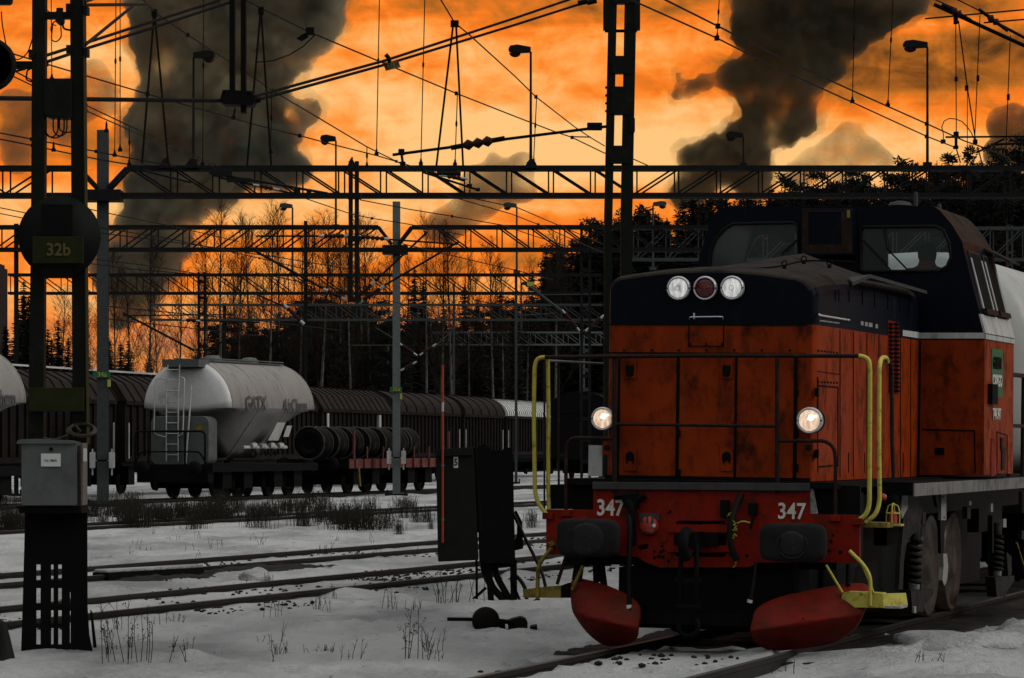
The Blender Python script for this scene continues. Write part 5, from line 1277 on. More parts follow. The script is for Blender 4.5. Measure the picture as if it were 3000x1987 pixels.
# round board
mb = MB(); c = pm(177, 695, -.02); mb.lathe([(.001, 0), (.30, 0), (.352, .012), (.357, .03), (.357, .10), (.001, .10)], c, (0, -1, 0), 44); mb.build('round_board', M_['mast'], t)
MB().bx(pm(121, 690, -.17), pm(213, 600, -.12)).build('back_panel', M_['black'], t); MB().bx(pm(121, 815, -.17), pm(213, 775, -.12)).build('back_panel', M_['black'], t)
nb = MB().bx(pm(95, 772, -.20), pm(246, 694, -.13)).build('number_board', M_['plate'], t, .004)
lettering('32b', .150, frame(pm(171, 733, -.203), (1, 0, 0), (0, 0, 1)), M_['signtext'], nb, bold=.003, sx=.95)
MB().bx(pm(84, 1206, -.15), pm(247, 1136, -.10)).build('blank_board', M_['plate'], t, .004)
# grey cabinet
cb = MB().rbox(pm(63, 1480, -.40), pm(238, 1300, -.08), .012).build('cabinet', M_['cabinet'], t)
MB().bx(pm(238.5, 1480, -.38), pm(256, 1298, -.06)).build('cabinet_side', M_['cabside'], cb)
mb = MB(); mb.prism([(66, 1300), (72, 1290), (85, 1287), (120, 1286), (220, 1291), (240, 1296), (240, 1300)], lambda a_, b_, d: P(a_, b_, D) + Vector((0, d, 0)), -.42, -.02); mb.build('lid', M_['cabinet'], cb)
mb = MB(); mb.lathe([(.016, 0), (.016, .01), (.008, .012), (.001, .012)], pm(150, 1316, -.40), (0, -1, 0), 12); mb.build('lock', M_['black'], cb)
pl_ = MB().bx(pm(120, 1367, -.409), pm(178, 1329, -.402)).build('paper_label', M_['paper'], cb)
lettering('Vx 18a/b', .030, frame(pm(149, 1349, -.411), (1, 0, 0), (0, 0, 1)), M_['ink'], pl_, ext=.001)
MB().bx(pm(244, 1352, -.415), pm(254, 1314, -.385)).build('side_label', M_['paper'], cb)
# trestle foot
hol = [[(x0, y0), (x1, y0), (x1, y1), (x0, y1)] for x0, x1 in ((107, 120), (150, 158), (171, 182)) for y0, y1 in ((1654, 1700), (1723, 1768), (1788, 1827), (1840, 1888))] + [[(205, 1735), (208, 1735), (208, 1768), (205, 1768)], [(205, 1790), (208, 1790), (208, 1885), (205, 1885)]]
poly_strip([(75, 1500), (256, 1500), (257, 1780), (262, 1860), (278, 1936), (62, 1936), (68, 1760)], -.03, .0, M_['black'], 'trestle', t, holes=hol)
poly_strip([(63, 1481), (250, 1481), (254, 1502), (76, 1502)], -.36, .14, M_['black'], 'trestle_top', t)
poly_strip([(256, 1790), (262, 1800), (278, 1935), (268, 1935)], .2, .25, M_['black'], 'stay_bar', t)
t2 = thing('coiled_hose', 'worn yellow and black hose coil lying on top of the grey cabinet', 'hose', pm(238, 1280))
mb = MB(); pts = []
for i in range(46):
    q = i / 45 * 6.28 * 2.2; rr = 43 - 3 * i / 15; pts.append(pm(240 + rr * math.cos(q + 2.6), 1263 + 18 * math.sin(q + 2.6) - i * .12, -.2 + .14 * math.sin(q)))
mb.tube(pts, .013, 7); mb.tube(bend([pm(200, 1275, -.2), pm(160, 1290, -.22), pm(128, 1284, -.22)], .1), .011, 7); mb.tube([pm(212, 1282, -.2), pm(235, 1262, -.24), pm(222, 1248, -.24)], .012, 7)
mb.build('hose', M_['hose'], t2)
t3 = thing('marker_cone', 'small dark cone shaped post at the bottom left corner', 'marker post', on_ground(12, 1938))
p = on_ground(8, 1938); MB().lathe([(.12, -.02), (.10, .03), (.055, .22), (.025, .32), (.002, .335)], p, (0, 0, 1), 14).build('body', M_['darkgrey'], t3); MB().lathe([(.14, -.04), (.14, .0), (.12, .02)], p, (0, 0, 1), 14).build('foot', M_['darkgrey'], t3)
# ================================================================ lineside cabinet with the number 5
D = 41.0; k = D / F
t = thing('lineside_cabinet', 'dark lineside cabinet numbered 5 standing on legs in the snow left of the locomotive', 'cabinet', P(1395, 1780, D))
def pc(x, y, d=0.0): return P(x, y, D + d)
bd = MB().prism([(1278, 1338), (1388, 1332), (1402, 1640), (1284, 1645)], lambda a_, b_, d: P(a_, b_, D) + Vector((0, d, 0)), -.15, .25).build('body', M_['box5'], t, .008)
MB().prism([(1275, 1316), (1384, 1310), (1388, 1333), (1276, 1338)], lambda a_, b_, d: P(a_, b_, D) + Vector((0, d, 0)), -.18, .28).build('lid', M_['box5'], bd, .006)
pl_ = MB().bx(pc(1329, 1371, -.162), pc(1342, 1339, -.153)).build('number_plate', M_['paper'], bd)
lettering('5', .11, frame(pc(1335.5, 1355, -.165), (1, 0, 0), (0, 0, 1)), M_['ink'], pl_, bold=.003, sx=.8)
mb = MB()
for x0, x1, y0, y1, d in ((1384, 1412, 1300, 1560, -.05), (1408, 1440, 1310, 1650, .05), (1436, 1470, 1318, 1650, .0), (1466, 1500, 1322, 1640, .08)):
    mb.tube([pc((x0 + x1) / 2 - 6, y0 + 12, d), pc((x0 + x1) / 2, (y0 + y1) / 2, d), pc((x0 + x1) / 2 + 8, y1, d)], (x1 - x0) * .55 * k, 8)
mb.prism([(1395, 1330), (1430, 1318), (1497, 1322), (1502, 1500), (1508, 1660), (1430, 1668), (1405, 1640)], lambda a_, b_, d: P(a_, b_, D) + Vector((0, d, 0)), .0, .2)
mb.prism([(1396, 1330), (1405, 1308), (1420, 1300), (1436, 1312), (1440, 1330), (1470, 1326), (1476, 1310), (1496, 1312), (1503, 1330), (1506, 1500), (1510, 1652), (1404, 1648)], lambda a_, b_, d: P(a_, b_, D) + Vector((0, d, 0)), -.10, .12)
mb.build('equipment_frame', M_['black'], t)
mb = MB()
for p, q, w in (((1396, 1640), (1397, 1756), 7), ((1432, 1650), (1440, 1785), 18), ((1504, 1640), (1506, 1782), 20), ((1424, 1722), (1356, 1784), 8), ((1497, 1700), (1530, 1775), 8)):
    mb.beam(pc(*p), pc(*q), w * k, .09, up=(0, 1, 0))
mb.build('leg', M_['black'], t)
mb = MB()
for pts, w in (([(1415, 1640), (1420, 1680), (1440, 1720), (1490, 1772)], 22), ([(1445, 1640), (1455, 1690), (1478, 1730), (1500, 1770)], 20), ([(1502, 1500), (1530, 1560), (1575, 1650), (1592, 1690), (1598, 1720)], 10), ([(1504, 1680), (1530, 1705), (1545, 1740), (1540, 1775)], 12), ([(1440, 1700), (1460, 1745), (1500, 1775)], 10)):
    mb.tube(bend([pc(x, y, .05) for x, y in pts], .2), w * .5 * k, 7)
mb.build('cable', M_['rubber'], t)
mb = MB(); mb.prism([(1508, 1496), (1514, 1498), (1530, 1530), (1533, 1608), (1508, 1614)], lambda a_, b_, d: P(a_, b_, D) + Vector((0, d, 0)), .05, .15, 0, [[(1508.5, 1512), (1515, 1520), (1514, 1576), (1508.5, 1580)]]); mb.build('side_bracket', M_['black'], t)
mb = MB()
tub = [pc(1450, 1787, -.3), pc(1520, 1792, -.4), pc(1560, 1786, -.4), pc(1580, 1776, -.4), pc(1583, 1764, -.4), pc(1575, 1757, -.4), pc(1566, 1764, -.4)]
mb.tube(bend(tub, .1), .022, 7); mb.tube(bend([pc(1500, 1776, -.3), pc(1545, 1777, -.3), pc(1568, 1768, -.3)], .1), .018, 7); mb.build('ground_hose', M_['rubber'], t)
t = thing('marker_pole', 'thin red snow marker pole with one white band strapped to the cabinet numbered 5', 'marker pole', pc(1298, 1600, -.19))
mb = MB(); mb.tube([pc(1297, 1590, -.19), pc(1297, 1205, -.19)], .0125, 8); mb.tube([pc(1297, 1180, -.19), pc(1297, 1069, -.19)], .0130, 8); mb.build('pole', M_['polered'], t)
MB().tube([pc(1297, 1206, -.19), pc(1297, 1179, -.19)], .0135, 8).build('white_band', M_['white'], t)
mb = MB()
for y in (1364, 1523): mb.tube([pc(1297, y + 3, -.19), pc(1297, y - 3, -.19)], .018, 8)
mb.build('strap', M_['galv'], t)
# ---- point lever
D = 34.5; k = D / F
t = thing('point_lever', 'low black hand point lever with round counterweight lying in the snow left of the plough', 'point lever', P(1480, 1880, D))
c = P(1423, 1818, D)
MB().lathe([(.03, -.06), (.115, -.055), (.132, -.03), (.132, .03), (.115, .055), (.03, .06)], c, (0.12, -1, .05), 28).build('counterweight', M_['weight'], t)
MB().tube([P(1310, 1814, D), P(1385, 1815, D)], .018, 8).build('lever_handle', M_['black'], t); mb = MB(); mb.tube([P(1455, 1818, D), P(1500, 1824, D), P(1530, 1838, D + .1)], .022, 8); mb.build('lever_arm', M_['black'], t)
mb = MB(); mb.prism([(1462, 1822), (1480, 1824), (1482, 1868), (1465, 1890), (1453, 1890)], lambda a_, b_, d: P(a_, b_, D) + Vector((0, d, 0)), .05, .15); mb.build('fork', M_['black'], t)
mb = MB(); mb.prism([(1486, 1820), (1500, 1814), (1525, 1808), (1540, 1813), (1546, 1826), (1545, 1848), (1553, 1862), (1553, 1836), (1574, 1832), (1575, 1868), (1610, 1874), (1650, 1884), (1640, 1888), (1480, 1888), (1484, 1872), (1492, 1862)], lambda a_, b_, d: P(a_, b_, D) + Vector((0, d, 0)), .0, .28); mb.build('casing', M_['weight'], t, .01)
# ================================================================ the locomotive
ROLL = math.radians(.75)
ru = RV * math.cos(ROLL) - Vector((0, 0, 1)) * math.sin(ROLL); rw = Vector((0, 0, 1)) * math.cos(ROLL) + RV * math.sin(ROLL)
LM = Matrix((ru, AV, rw)).transposed()
loco = thing('diesel_locomotive', 'orange and navy diesel locomotive numbered 347 with lit headlights, yellow handrails and red ploughs', 'locomotive', LO)
loco.rotation_euler = LM.to_euler(); LOCAL.add(loco.name)
CAM = Vector((0, 0, H))
def lplane(x, y, ax, val):
    d = Vector(((x - CX) / F, 1, (YH - y) / F)); n = (ru, AV, rw)[ax]
    t = (val + LO.dot(n) - CAM.dot(n)) / d.dot(n); q = CAM + d * t - LO
    return Vector((q.dot(ru), q.dot(AV), q.dot(rw)))
def lf(x, y, v): return lplane(x, y, 1, v)
def ls(x, y, u): return lplane(x, y, 0, u)
def fprism(pts, v, th, m, name, parent, holes=(), bevel=0.0):
    return MB().prism(pts, lambda a_, b_, d: lf(a_, b_, v) + Vector((0, d, 0)), 0, th, 0, holes).build(name, m, parent, bevel)
def sprism(pts, u, th, m, name, parent, holes=(), bevel=0.0):
    return MB().prism(pts, lambda a_, b_, d: ls(a_, b_, u) + Vector((d, 0, 0)), 0, th, 0, holes).build(name, m, parent, bevel)
def circ(x, y, r, n=10): return [(x + r * math.cos(2 * math.pi * i / n), y + r * math.sin(2 * math.pi * i / n)) for i in range(n)]
def rr_px(x0, y0, x1, y1, r): return rrect(x0, y0, x1, y1, r)
# ---- buffer beam
beam_out = [(1738, 1432), (2372, 1440), (2372, 1507), (2518, 1510), (2518, 1650), (2418, 1648), (2228, 1648), (2192, 1662), (1935, 1663), (1890, 1648), (1868, 1632), (1813, 1628), (1600, 1625), (1600, 1493), (1738, 1493)]
holes = [[(1978, 1536), (1985, 1526), (2122, 1526), (2130, 1536)], [(1975, 1562), (2128, 1562), (2128, 1598), (1975, 1596)], [(1975, 1620), (2128, 1620), (2122, 1632), (1985, 1632)], circ(1943, 1576, 5, 8), [(1868, 1600), (1895, 1593), (1900, 1600), (1895, 1608), (1872, 1612)]]
bb = fprism(beam_out, 0, .05, M_['redbeam'], 'buffer_beam', loco, holes, .006)
MB().bx((-1.15, .10, .68), (1.1, 1.2, 1.30)).build('frame_box', M_['black'], loco)
fr = MB(); fr.bx((-.60, .7, .45), (.60, 10.4, 1.28)); fr.bx((-1.1, 1.2, 1.05), (1.0, 10.4, 1.27)); fr.build('main_frame', M_['bogiedk'], loco)
mb = MB()
for x, y, r_ in ((1917, 1616, 4), (1936, 1617, 5), (1944, 1612, 4), (1940, 1600, 4), (1930, 1630, 6), (1942, 1632, 6), (1918, 1634, 5), (1958, 1644, 5), (2188, 1628, 5), (2050, 1538, 3), (1963, 1500, 4), (1956, 1504, 3), (2440, 1568, 4), (2434, 1586, 5), (2430, 1614, 5), (2462, 1618, 6), (2200, 1480, 5), (2290, 1560, 3)):
    MB().lathe([(r_ / 355, 0), (r_ / 355, .01)], lf(x, y, -.004), (0, 1, 0), 10).build('bolt_hole', M_['black'], bb)
mb = MB(); mb.lathe([(.034, 0), (.034, .02), (.020, .02), (.020, .004)], lf(1943, 1576, -.014), (0, 1, 0), 14); mb.build('socket_ring', M_['redbeam'], bb)
for y0, y1 in ((1536, 1562), (1598, 1620)):
    fprism([(1955, y0 + 2), (2150, y0 + 2), (2150, y1 - 2), (1955, y1 - 2)], -.022, .022, M_['redbeam'], 'strap_plate', bb)
fprism([(1735, 1412), (2370, 1416), (2371, 1439), (1735, 1434)], -.035, .15, M_['deck'], 'deck_edge', loco, (), .005)
for xs in ((1600, 1700), (1640, 1738)): pass
fprism([(1612, 1420), (1735, 1418), (1735, 1492), (1612, 1492)], .12, .04, M_['bogiedk'], 'side_plate', loco)
fprism([(2374, 1418), (2380, 1418), (2394, 1505), (2374, 1506)], .02, .03, M_['bogielit'], 'gusset', loco)
fprism([(2396, 1420), (2520, 1424), (2520, 1508), (2396, 1506)], .14, .04, M_['bogiedk'], 'side_plate', loco)
MB().bx((-1.2, .0, 1.345), (1.12, 4.9, 1.395)).build('walkway', M_['black'], loco)
ltl = lettering('347', .185, frame(lf(1788, 1490, -.005), (1, 0, 0), (0, 0, 1)), M_['letter'], bb, bold=.004, sx=.86)
ltr = lettering('347', .185, frame(lf(2319, 1500, -.005), (1, 0, 0), (0, 0, 1)), M_['letter'], bb, bold=.003, sx=.86)
# ---- buffers
for cx_, cy_, x0, x1, y0, y1 in ((1721, 1576, 1629, 1813, 1519, 1631), (2322, 1590, 2226, 2420, 1534, 1648)):
    c = lf(cx_, cy_, -.40); hw = (lf(x1, cy_, -.4) - lf(x0, cy_, -.4)).x / 2; hh = (lf(cx_, y0, -.4) - lf(cx_, y1, -.4)).z / 2
    b = MB(); b.lathe([(.11, 0), (.11, .20), (.15, .21), (.15, .40)], c, (0, 1, 0), 20); bo = b.build('buffer', M_['bogiedk'], loco)
    mb = MB(); rings = []
    for q, dy in ((0, .058), (1.0, .045), (1.0, .012), (.975, 0), (.8, -.010), (.5, -.020), (.02, -.024)):
        if q == 0: continue
        ring = []
        for i in range(36):
            t = 2 * math.pi * i / 36; e = 2 / 5.0
            ring.append(c + Vector((hw * q * math.copysign(abs(math.cos(t)) ** e, math.cos(t)), dy, hh * q * math.copysign(abs(math.sin(t)) ** e, math.sin(t)) + .02 * q * math.cos(t) * 0)))
        rings.append(ring)
    mb.grid(rings, close=True); mb.add(rings[0], [tuple(range(36))]); mb.build('buffer_plate', M_['buffer'], bo)
    g = MB(); rings = []
    R0 = .145 if cx_ < 2000 else .112
    for q, dy in ((1, .0), (.92, -.010), (.7, -.014), (.4, -.018), (.02, -.02)):
        rings.append([c + Vector((R0 * q * math.cos(t) * (1 + .05 * math.sin(3 * t)), dy - .018, R0 * .95 * q * math.sin(t) * (1 + .04 * math.cos(2 * t)) - .01)) for t in [2 * math.pi * i / 30 for i in range(30)]])
    g.grid(rings, close=True); g.build('grease_patch', M_['grease'], bo)
    if cx_ > 2000:
        g = MB(); pts = [c + Vector((.118 * math.cos(t), -.022 - .004 * math.sin(5 * t), .115 * math.sin(t) - .01)) for t in [math.radians(q) for q in range(150, 395, 7)]]
        g.tube(pts, [.006 + .005 * abs(math.sin(i * 1.7)) for i in range(len(pts))], 5); g.build('scuff_ring', M_['bogie'], bo)
# ---- red cover, coupling and hoses
mb = MB(); c = lf(1901, 1540, -.03); mb.lathe([(.001, -.05), (.03, -.048), (.062, -.035), (.078, -.01), (.082, .03)], c, (0, 1, 0), 24); tl = mb.build('tail_lamp', M_['tailred'], loco)
mb = MB(); mb.bx(c + Vector((-.085, .0, .045)), c + Vector((.085, .03, .10)));
for u in (-.045, .0, .045): mb.tube([c + Vector((u, -.055, .085)), c + Vector((u, -.06, .02))], .008, 5)
mb.build('clasp', M_['deck'], tl)
mb = MB(); mb.lathe([(.018, 0), (.014, .012)], c + Vector((.055, -.045, .0)), (0.4, -1, 0), 8); mb.build('glint_dot', M_['letter'], tl)  # pale dot in place of the glint on the cover
mb = MB(); h0 = lf(2045, 1580, 0)
mb.box(h0 + Vector((0, -.15, 0)), (.10, .34, .13)); mb.tube(arc(h0 + Vector((0, -.40, -.03)), .10, 100, -120, 10, (0, -1, 0), (0, 0, 1)), .045, 8); mb.box(h0 + Vector((0, -.03, 0)), (.36, .05, .10))
mb.tube(bend([h0 + Vector((-.06, -.30, -.02)), h0 + Vector((-.07, -.33, -.30)), h0 + Vector((-.07, -.3, -.52))], .1), .022, 7); mb.tube(bend([h0 + Vector((.06, -.30, -.02)), h0 + Vector((.07, -.33, -.30)), h0 + Vector((.07, -.3, -.52))], .1), .022, 7)
mb.tube([h0 + Vector((-.11, -.3, -.34)), h0 + Vector((.11, -.3, -.34))], .035, 8); mb.tube([h0 + Vector((-.10, -.3, -.55)), h0 + Vector((.10, -.3, -.55))], .03, 8); mb.tube(arc(h0 + Vector((0, -.3, -.70)), .085, 40, -220, 12, (1, 0, 0), (0, 0, 1)), .022, 7)
mb.build('coupling_hook', M_['black'], loco)
hs = MB().tube(bend([lf(1846, 1478, -.03), lf(1846, 1530, -.10), lf(1842, 1600, -.16), lf(1843, 1775, -.18)], .25), [.03] * 3 + [.03] * 11, 9) if False else MB().tube(bend([lf(1838, 1470, -.03), lf(1846, 1530, -.12), lf(1843, 1640, -.18), lf(1843, 1776, -.18)], .25), .021, 9)
ho = hs.build('brake_hose', M_['rubber'], loco)
MB().tube([lf(1843, 1772, -.18), lf(1843, 1783, -.18)], .026, 12).build('hose_collar', M_['chrome'], ho)
mb = MB(); c = lf(1845, 1800, -.18); mb.lathe([(.02, .06), (.035, .03), (.042, 0), (.03, -.05), (.005, -.085)], c, (0, 0, 1), 10); mb.box(c + Vector((-.02, -.02, -.01)), (.05, .03, .05)); mb.build('hose_coupling', M_['railing'], ho)
mb = MB(); mb.tube(bend([lf(1832, 1462, -.02), lf(1850, 1480, -.08), lf(1852, 1600, -.06)], .1), .035, 8); mb.box(lf(1850, 1470, -.03), (.12, .08, .10)); mb.tube([lf(1868, 1464, -.04), lf(1890, 1452, -.05)], .03, 7); mb.tube([lf(1800, 1455, -.03), lf(1870, 1448, -.03)], .03, 7); mb.build('brake_cock', M_['black'], loco)
mb = MB(); mb.tube(bend([lf(2172, 1448, -.03), lf(2152, 1490, -.10), lf(2139, 1540, -.16), lf(2140, 1600, -.16), lf(2158, 1640, -.10)], .3), .028, 9); ho2 = mb.build('brake_hose', M_['rubber'], loco)
mb = MB(); rq = random.Random(8)
for x, y in ((2135, 1505), (2154, 1535), (2153, 1545), (2152, 1555), (2154, 1565), (2150, 1575), (2156, 1655)):
    c = lf(x, y, -.17)
    for _ in range(5): mb.tube([c, c + Vector((rq.uniform(-.022, .022), rq.uniform(-.02, .01), rq.uniform(-.03, .03)))], .0035, 4)
mb.tube(bend([lf(2160, 1534, -.15), lf(2175, 1527, -.15), lf(2198, 1532, -.13)], .1), .008, 6); mb.build('yellow_twine', M_['hosebit'], ho2)
mb = MB(); mb.tube([lf(2207, 1478, -.03), lf(2205, 1520, -.06), lf(2199, 1550, -.06)], .012, 6); mb.box(lf(2206, 1490, -.03), (.07, .06, .09)); mb.build('chain', M_['black'], loco); MB().box(lf(2124, 1490, -.02), (.07, .05, .14)).build('brake_cock', M_['black'], loco); mb = MB(); mb.tube(bend([lf(2215, 1650, -.05), lf(2210, 1700, -.12), lf(2198, 1760, -.15)], .1), .018, 7); mb.build('hanging_hose', M_['rubber'], loco)
MB().tube([lf(2198, 1757, -.15), lf(2196, 1766, -.15)], .024, 10).build('hose_collar', M_['chrome'], loco)
# ---- ploughs
def shell(outl, v, bulge, th, m, name, skew=(0, 0), tilt=0.0, cx0=None, cr=0.0):
    n = len(outl); cx_ = sum(p[0] for p in outl) / n if cx0 is None else cx0[0]; cy_ = sum(p[1] for p in outl) / n if cx0 is None else cx0[1]
    dense = []
    for i in range(n):                # smooth closed outline
        p0, p1, p2, p3 = outl[i - 1], outl[i], outl[(i + 1) % n], outl[(i + 2) % n]
        for q in range(6):
            t = q / 6
            f = lambda a0, a1, a2, a3: .5 * (2 * a1 + (a2 - a0) * t + (2 * a0 - 5 * a1 + 4 * a2 - a3) * t * t + (3 * a1 - a0 - 3 * a2 + a3) * t ** 3)
            dense.append((f(p0[0], p1[0], p2[0], p3[0]), f(p0[1], p1[1], p2[1], p3[1])))
    rings = []
    for s in (1.0, .97, .92, .85, .77, .68, .58, .47, .36, .24, .12, .02):
        rings.append([lf(cx_ + (x - cx_) * s, cy_ + (y - cy_) * s, v) + Vector((0, -bulge * .45 * (1 - s * s) ** .8 - bulge * .75 * (1 - min(1, abs(((y - cy_) * s + cr * (x - cx_) * s - 12) / 95))) + tilt * ((x - cx_) * s) / 355, 0)) for x, y in dense])
    mb = MB(); mb.grid(rings, close=True); back = [p + Vector((0, th, 0)) for p in rings[0]]
    mb.grid([rings[0], back], close=True); mb.add(back, [tuple(range(len(back)))])
    return mb.build(name, m, loco)
shell([(1668, 1702), (1720, 1702), (1790, 1722), (1850, 1748), (1884, 1778), (1890, 1820), (1880, 1862), (1852, 1884), (1800, 1893), (1760, 1886), (1715, 1845), (1682, 1780)], -.02, .22, .05, M_['plow'], 'plough', tilt=-.25, cr=-.22)
shell([(2222, 1812), (2232, 1778), (2290, 1748), (2380, 1728), (2470, 1712), (2530, 1716), (2538, 1760), (2528, 1806), (2495, 1850), (2440, 1884), (2350, 1900), (2270, 1903), (2230, 1880), (2220, 1845)], .02, .22, .05, M_['plow'], 'plough', tilt=.25, cr=.15)
mb = MB(); mb.tube([lf(1745, 1632, .06), lf(1748, 1705, .02)], .03, 8); mb.tube([lf(1700, 1632, .08), lf(1690, 1700, .02)], .045, 8); mb.tube([lf(1760, 1640, .1), lf(1770, 1720, .05)], .03, 8); mb.box(lf(1690, 1640, .05), (.18, .12, .1)); mb.tube([lf(2485, 1655, .15), lf(2485, 1715, .05)], .02, 7); mb.tube([lf(2330, 1655, .1), lf(2340, 1740, .02)], .045, 8); mb.bx((-.75, .12, .16), (.75, .7, .66)); mb.bx((-.62, .0, .2), (.62, .12, .30))
mb.build('plough_bracket', M_['black'], loco)
# ---- hood
U0, U1, V0, V1 = -.912, .872, .25, 4.95
def hood_profile(inset, top):
    a_, b_ = U0 + inset, U1 - inset; r_ = .11; r2 = .19; pts = [(a_, 1.40)]
    pts += [(a_, 2.0), (a_, 2.692)]
    pts += [(a_ + r_ - r_ * math.cos(q), top - .06 - r_ + r_ * math.sin(q)) for q in [math.pi / 2 * i / 6 for i in range(7)]]
    pts += [((a_ + r_ + b_ - r2) / 2 + (b_ - a_ - r_ - r2) * f, top - .06 + .06 * (1 - (2 * f) ** 2)) for f in (-.3, -.15, 0, .15, .3)]
    pts += [(b_ - r2 + r2 * math.sin(q), top - .06 - r2 + r2 * math.cos(q)) for q in [math.pi / 2 * i / 6 for i in range(7)]]
    pts += [(b_, 2.692), (b_, 2.0), (b_, 1.40)]
    return pts
st = [(V0, .035, 3.125), (V0 + .012, .020, 3.14), (V0 + .045, .008, 3.152), (V0 + .10, 0, 3.16), (.8, 0, 3.20), (1.5, 0, 3.235), (2.2, 0, 3.25), (3.0, 0, 3.26), (4.0, 0, 3.26), (V1, 0, 3.26)]
rings = []
for v, ins, tp in st:
    row = []
    for u, w_ in hood_profile(ins, tp):
        z = w_
        if w_ > 3.0 and v > 1.0: z += .17 * math.exp(-((u - .12) / .36) ** 2 - ((v - 3.2) / 1.1) ** 4)
        row.append(Vector((u, v, z)))
    rings.append(row)
lo_, up_, rf_ = MB(), MB(), MB(); np_ = len(rings[0])
for i in range(len(rings) - 1):
    for j in range(np_ - 1):
        q = [rings[i][j], rings[i][j + 1], rings[i + 1][j + 1], rings[i + 1][j]]
        zm = sum(p.z for p in (rings[3][j], rings[3][j + 1])) / 2
        tgt = lo_ if zm < 2.65 else (up_ if zm < 2.99 else rf_)
        tgt.add(q, [(0, 1, 2, 3)], 0, True)
fr0 = rings[0]
lo_.add([fr0[0], fr0[2], fr0[-3], fr0[-1]], [(0, 1, 2, 3)])
up_.add(fr0[2:-2], [tuple(range(len(fr0[2:-2])))])
hood = lo_.build('hood', M_['orange'], loco); up_.build('upper_band', M_['navy'], hood); rf_.build('hood_roof', M_['roof'], hood)
# seams, doors, handles on the hood front
mb = MB(); vs = V0 - .004
def line_f(x0, y0, x1, y1, w, v=vs, m=None):
    p, q = lf(x0, y0, v), lf(x1, y1, v); (m or mb).beam(p, q, w / 355, .008, up=(0, -1, 0)) if False else (m or mb).box((p + q) / 2, (abs(q.x - p.x) + w / 355, .008, abs(q.z - p.z) + w / 355))
line_f(1812, 1052, 1812, 1398, 2.5); line_f(2155, 1046, 2155, 1400, 2.6); line_f(1985, 1050, 1985, 1396, 5); line_f(2330, 1050, 2330, 1402, 6); line_f(1776, 1034, 2362, 1036, 2.2); line_f(2018, 955, 2018, 1014, 2.0); line_f(2120, 955, 2120, 1012, 2.0); line_f(2018, 1014, 2120, 1014, 1.6); line_f(1776, 1402, 2370, 1405, 8); line_f(1776, 951, 2362, 952, 2.5); line_f(1812, 1246, 1812, 1246, 3)
mb.build('panel_seam', M_['black'], hood)
mb = MB()
for x in (1828, 1909, 1989, 2070, 2151, 2232, 2314): line_f(x, 1026, x, 1026, 5.5, vs - .003)
for x in (2021, 2069, 2116): line_f(x, 1008, x, 1008, 5, vs - .003)
mb.build('bolt', M_['black'], hood)
for x, y, up in ((1845, 1083, 1), (2128, 1083, 1), (1845, 1340, -1), (2128, 1340, -1)):
    hp = fprism(rr_px(x - 18, y - 30, x + 18, y + 26 if up > 0 else y + 40, 3), vs - .012, .014, M_['orange'], 'door_latch', hood, (), .003)
    fprism([(x - 12, y - 4), (x - 10, y + 18), (x, y + 22), (x + 10, y + 18), (x + 13, y - 6), (x + 10, y - 15), (x + 6, y - 12), (x - 6, y - 12), (x - 10, y - 16)] if up > 0 else [(x - 12, y - 10), (x, y - 18), (x + 12, y - 10), (x + 13, y + 6), (x + 9, y + 20), (x + 4, y + 10), (x - 4, y + 10), (x - 9, y + 20), (x - 13, y + 6)], vs - .018, .006, M_['black'], 'recess', hp)
for x in (1779, 2367):
    pl2 = fprism(rr_px(x - 14, 1293, x + 15, 1333, 2), vs - .004 + (.0 if x < 2000 else 0), .012, M_['orange'], 'plug_plate', hood); fprism(circ(x, 1312, 9, 10), vs - .010, .006, M_['rubber'], 'plug', pl2)
for x, y in ((2333, 1150), (2333, 1270), (2333, 1370), (1987, 1270), (1987, 1385)): MB().box(lf(x, y, vs - .01), (.036, .025, .06)).build('hinge', M_['black'], hood, .004)
mb = MB(); mb.tube(bend([lf(2020, 936, vs), lf(2020, 929, vs - .04), lf(2118, 928, vs - .04), lf(2118, 936, vs)], .03), .006, 6); mb.box(lf(2034, 926, vs - .02), (.012, .02, .05)); mb.build('grab_handle', M_['chrome'], hood)
MB().box(lf(1745, 1350, V0 + .05), (.12, .02, .26)).build('mirror_plate', M_['white'], loco)
# ---- headlights
def headlight(x, y, r_, v, rim, lens, label=None, bulb=False):
    c = lf(x, y, v); k = r_ / 352
    b = MB(); b.lathe([(k * .98, .10), (k * 1.0, .0), (k * .97, -.03)], c, (0, 1, 0), 32); hb = b.build('headlight', M_['black'], loco)
    if label: hb['label'] = label
    m = MB(); m.lathe([(k * 1.01, 0), (k * 1.01, -.035), (k * .96, -.045), (k * .86, -.046), (k * .83, -.030)], c, (0, 1, 0), 36); m.build('rim', rim, hb)
    m = MB(); m.lathe([(k * .84, -.030), (k * .70, -.042), (k * .45, -.051), (k * .2, -.055), (.001, -.056)], c, (0, 1, 0), 32); m.build('lens', lens, hb)
    m = MB()
    for s in (-1, 1): m.box(c + Vector((s * k * .93, -.045, 0)), (.016, .012, .010))
    m.tube(arc(c + Vector((0, -.040, 0)), k * .84, 0, 360, 28, (1, 0, 0), (0, 0, 1)), .0028, 5)
    if not bulb:
        m.tube(arc(c + Vector((0, -.055, 0)), k * .2, 0, 360, 16, (1, 0, 0), (0, 0, 1)), .0018, 5)
    m.build('lens_clip', M_['darkgrey'], hb)
    if bulb:
        m = MB(); m.lathe([(.001, -.056), (k * .2, -.058), (k * .25, -.05)], c + Vector((k * .15, 0, k * .2)), (0, 1, 0), 12); m.tube([c + Vector((-.01, -.056, k * .1)), c + Vector((k * .55, -.054, k * .35))], .008, 6); m.build('bulb', M_['lampbulb'], hb)
headlight(1990, 845, 35, V0 - .02, M_['chrome'], M_['lenscool'])
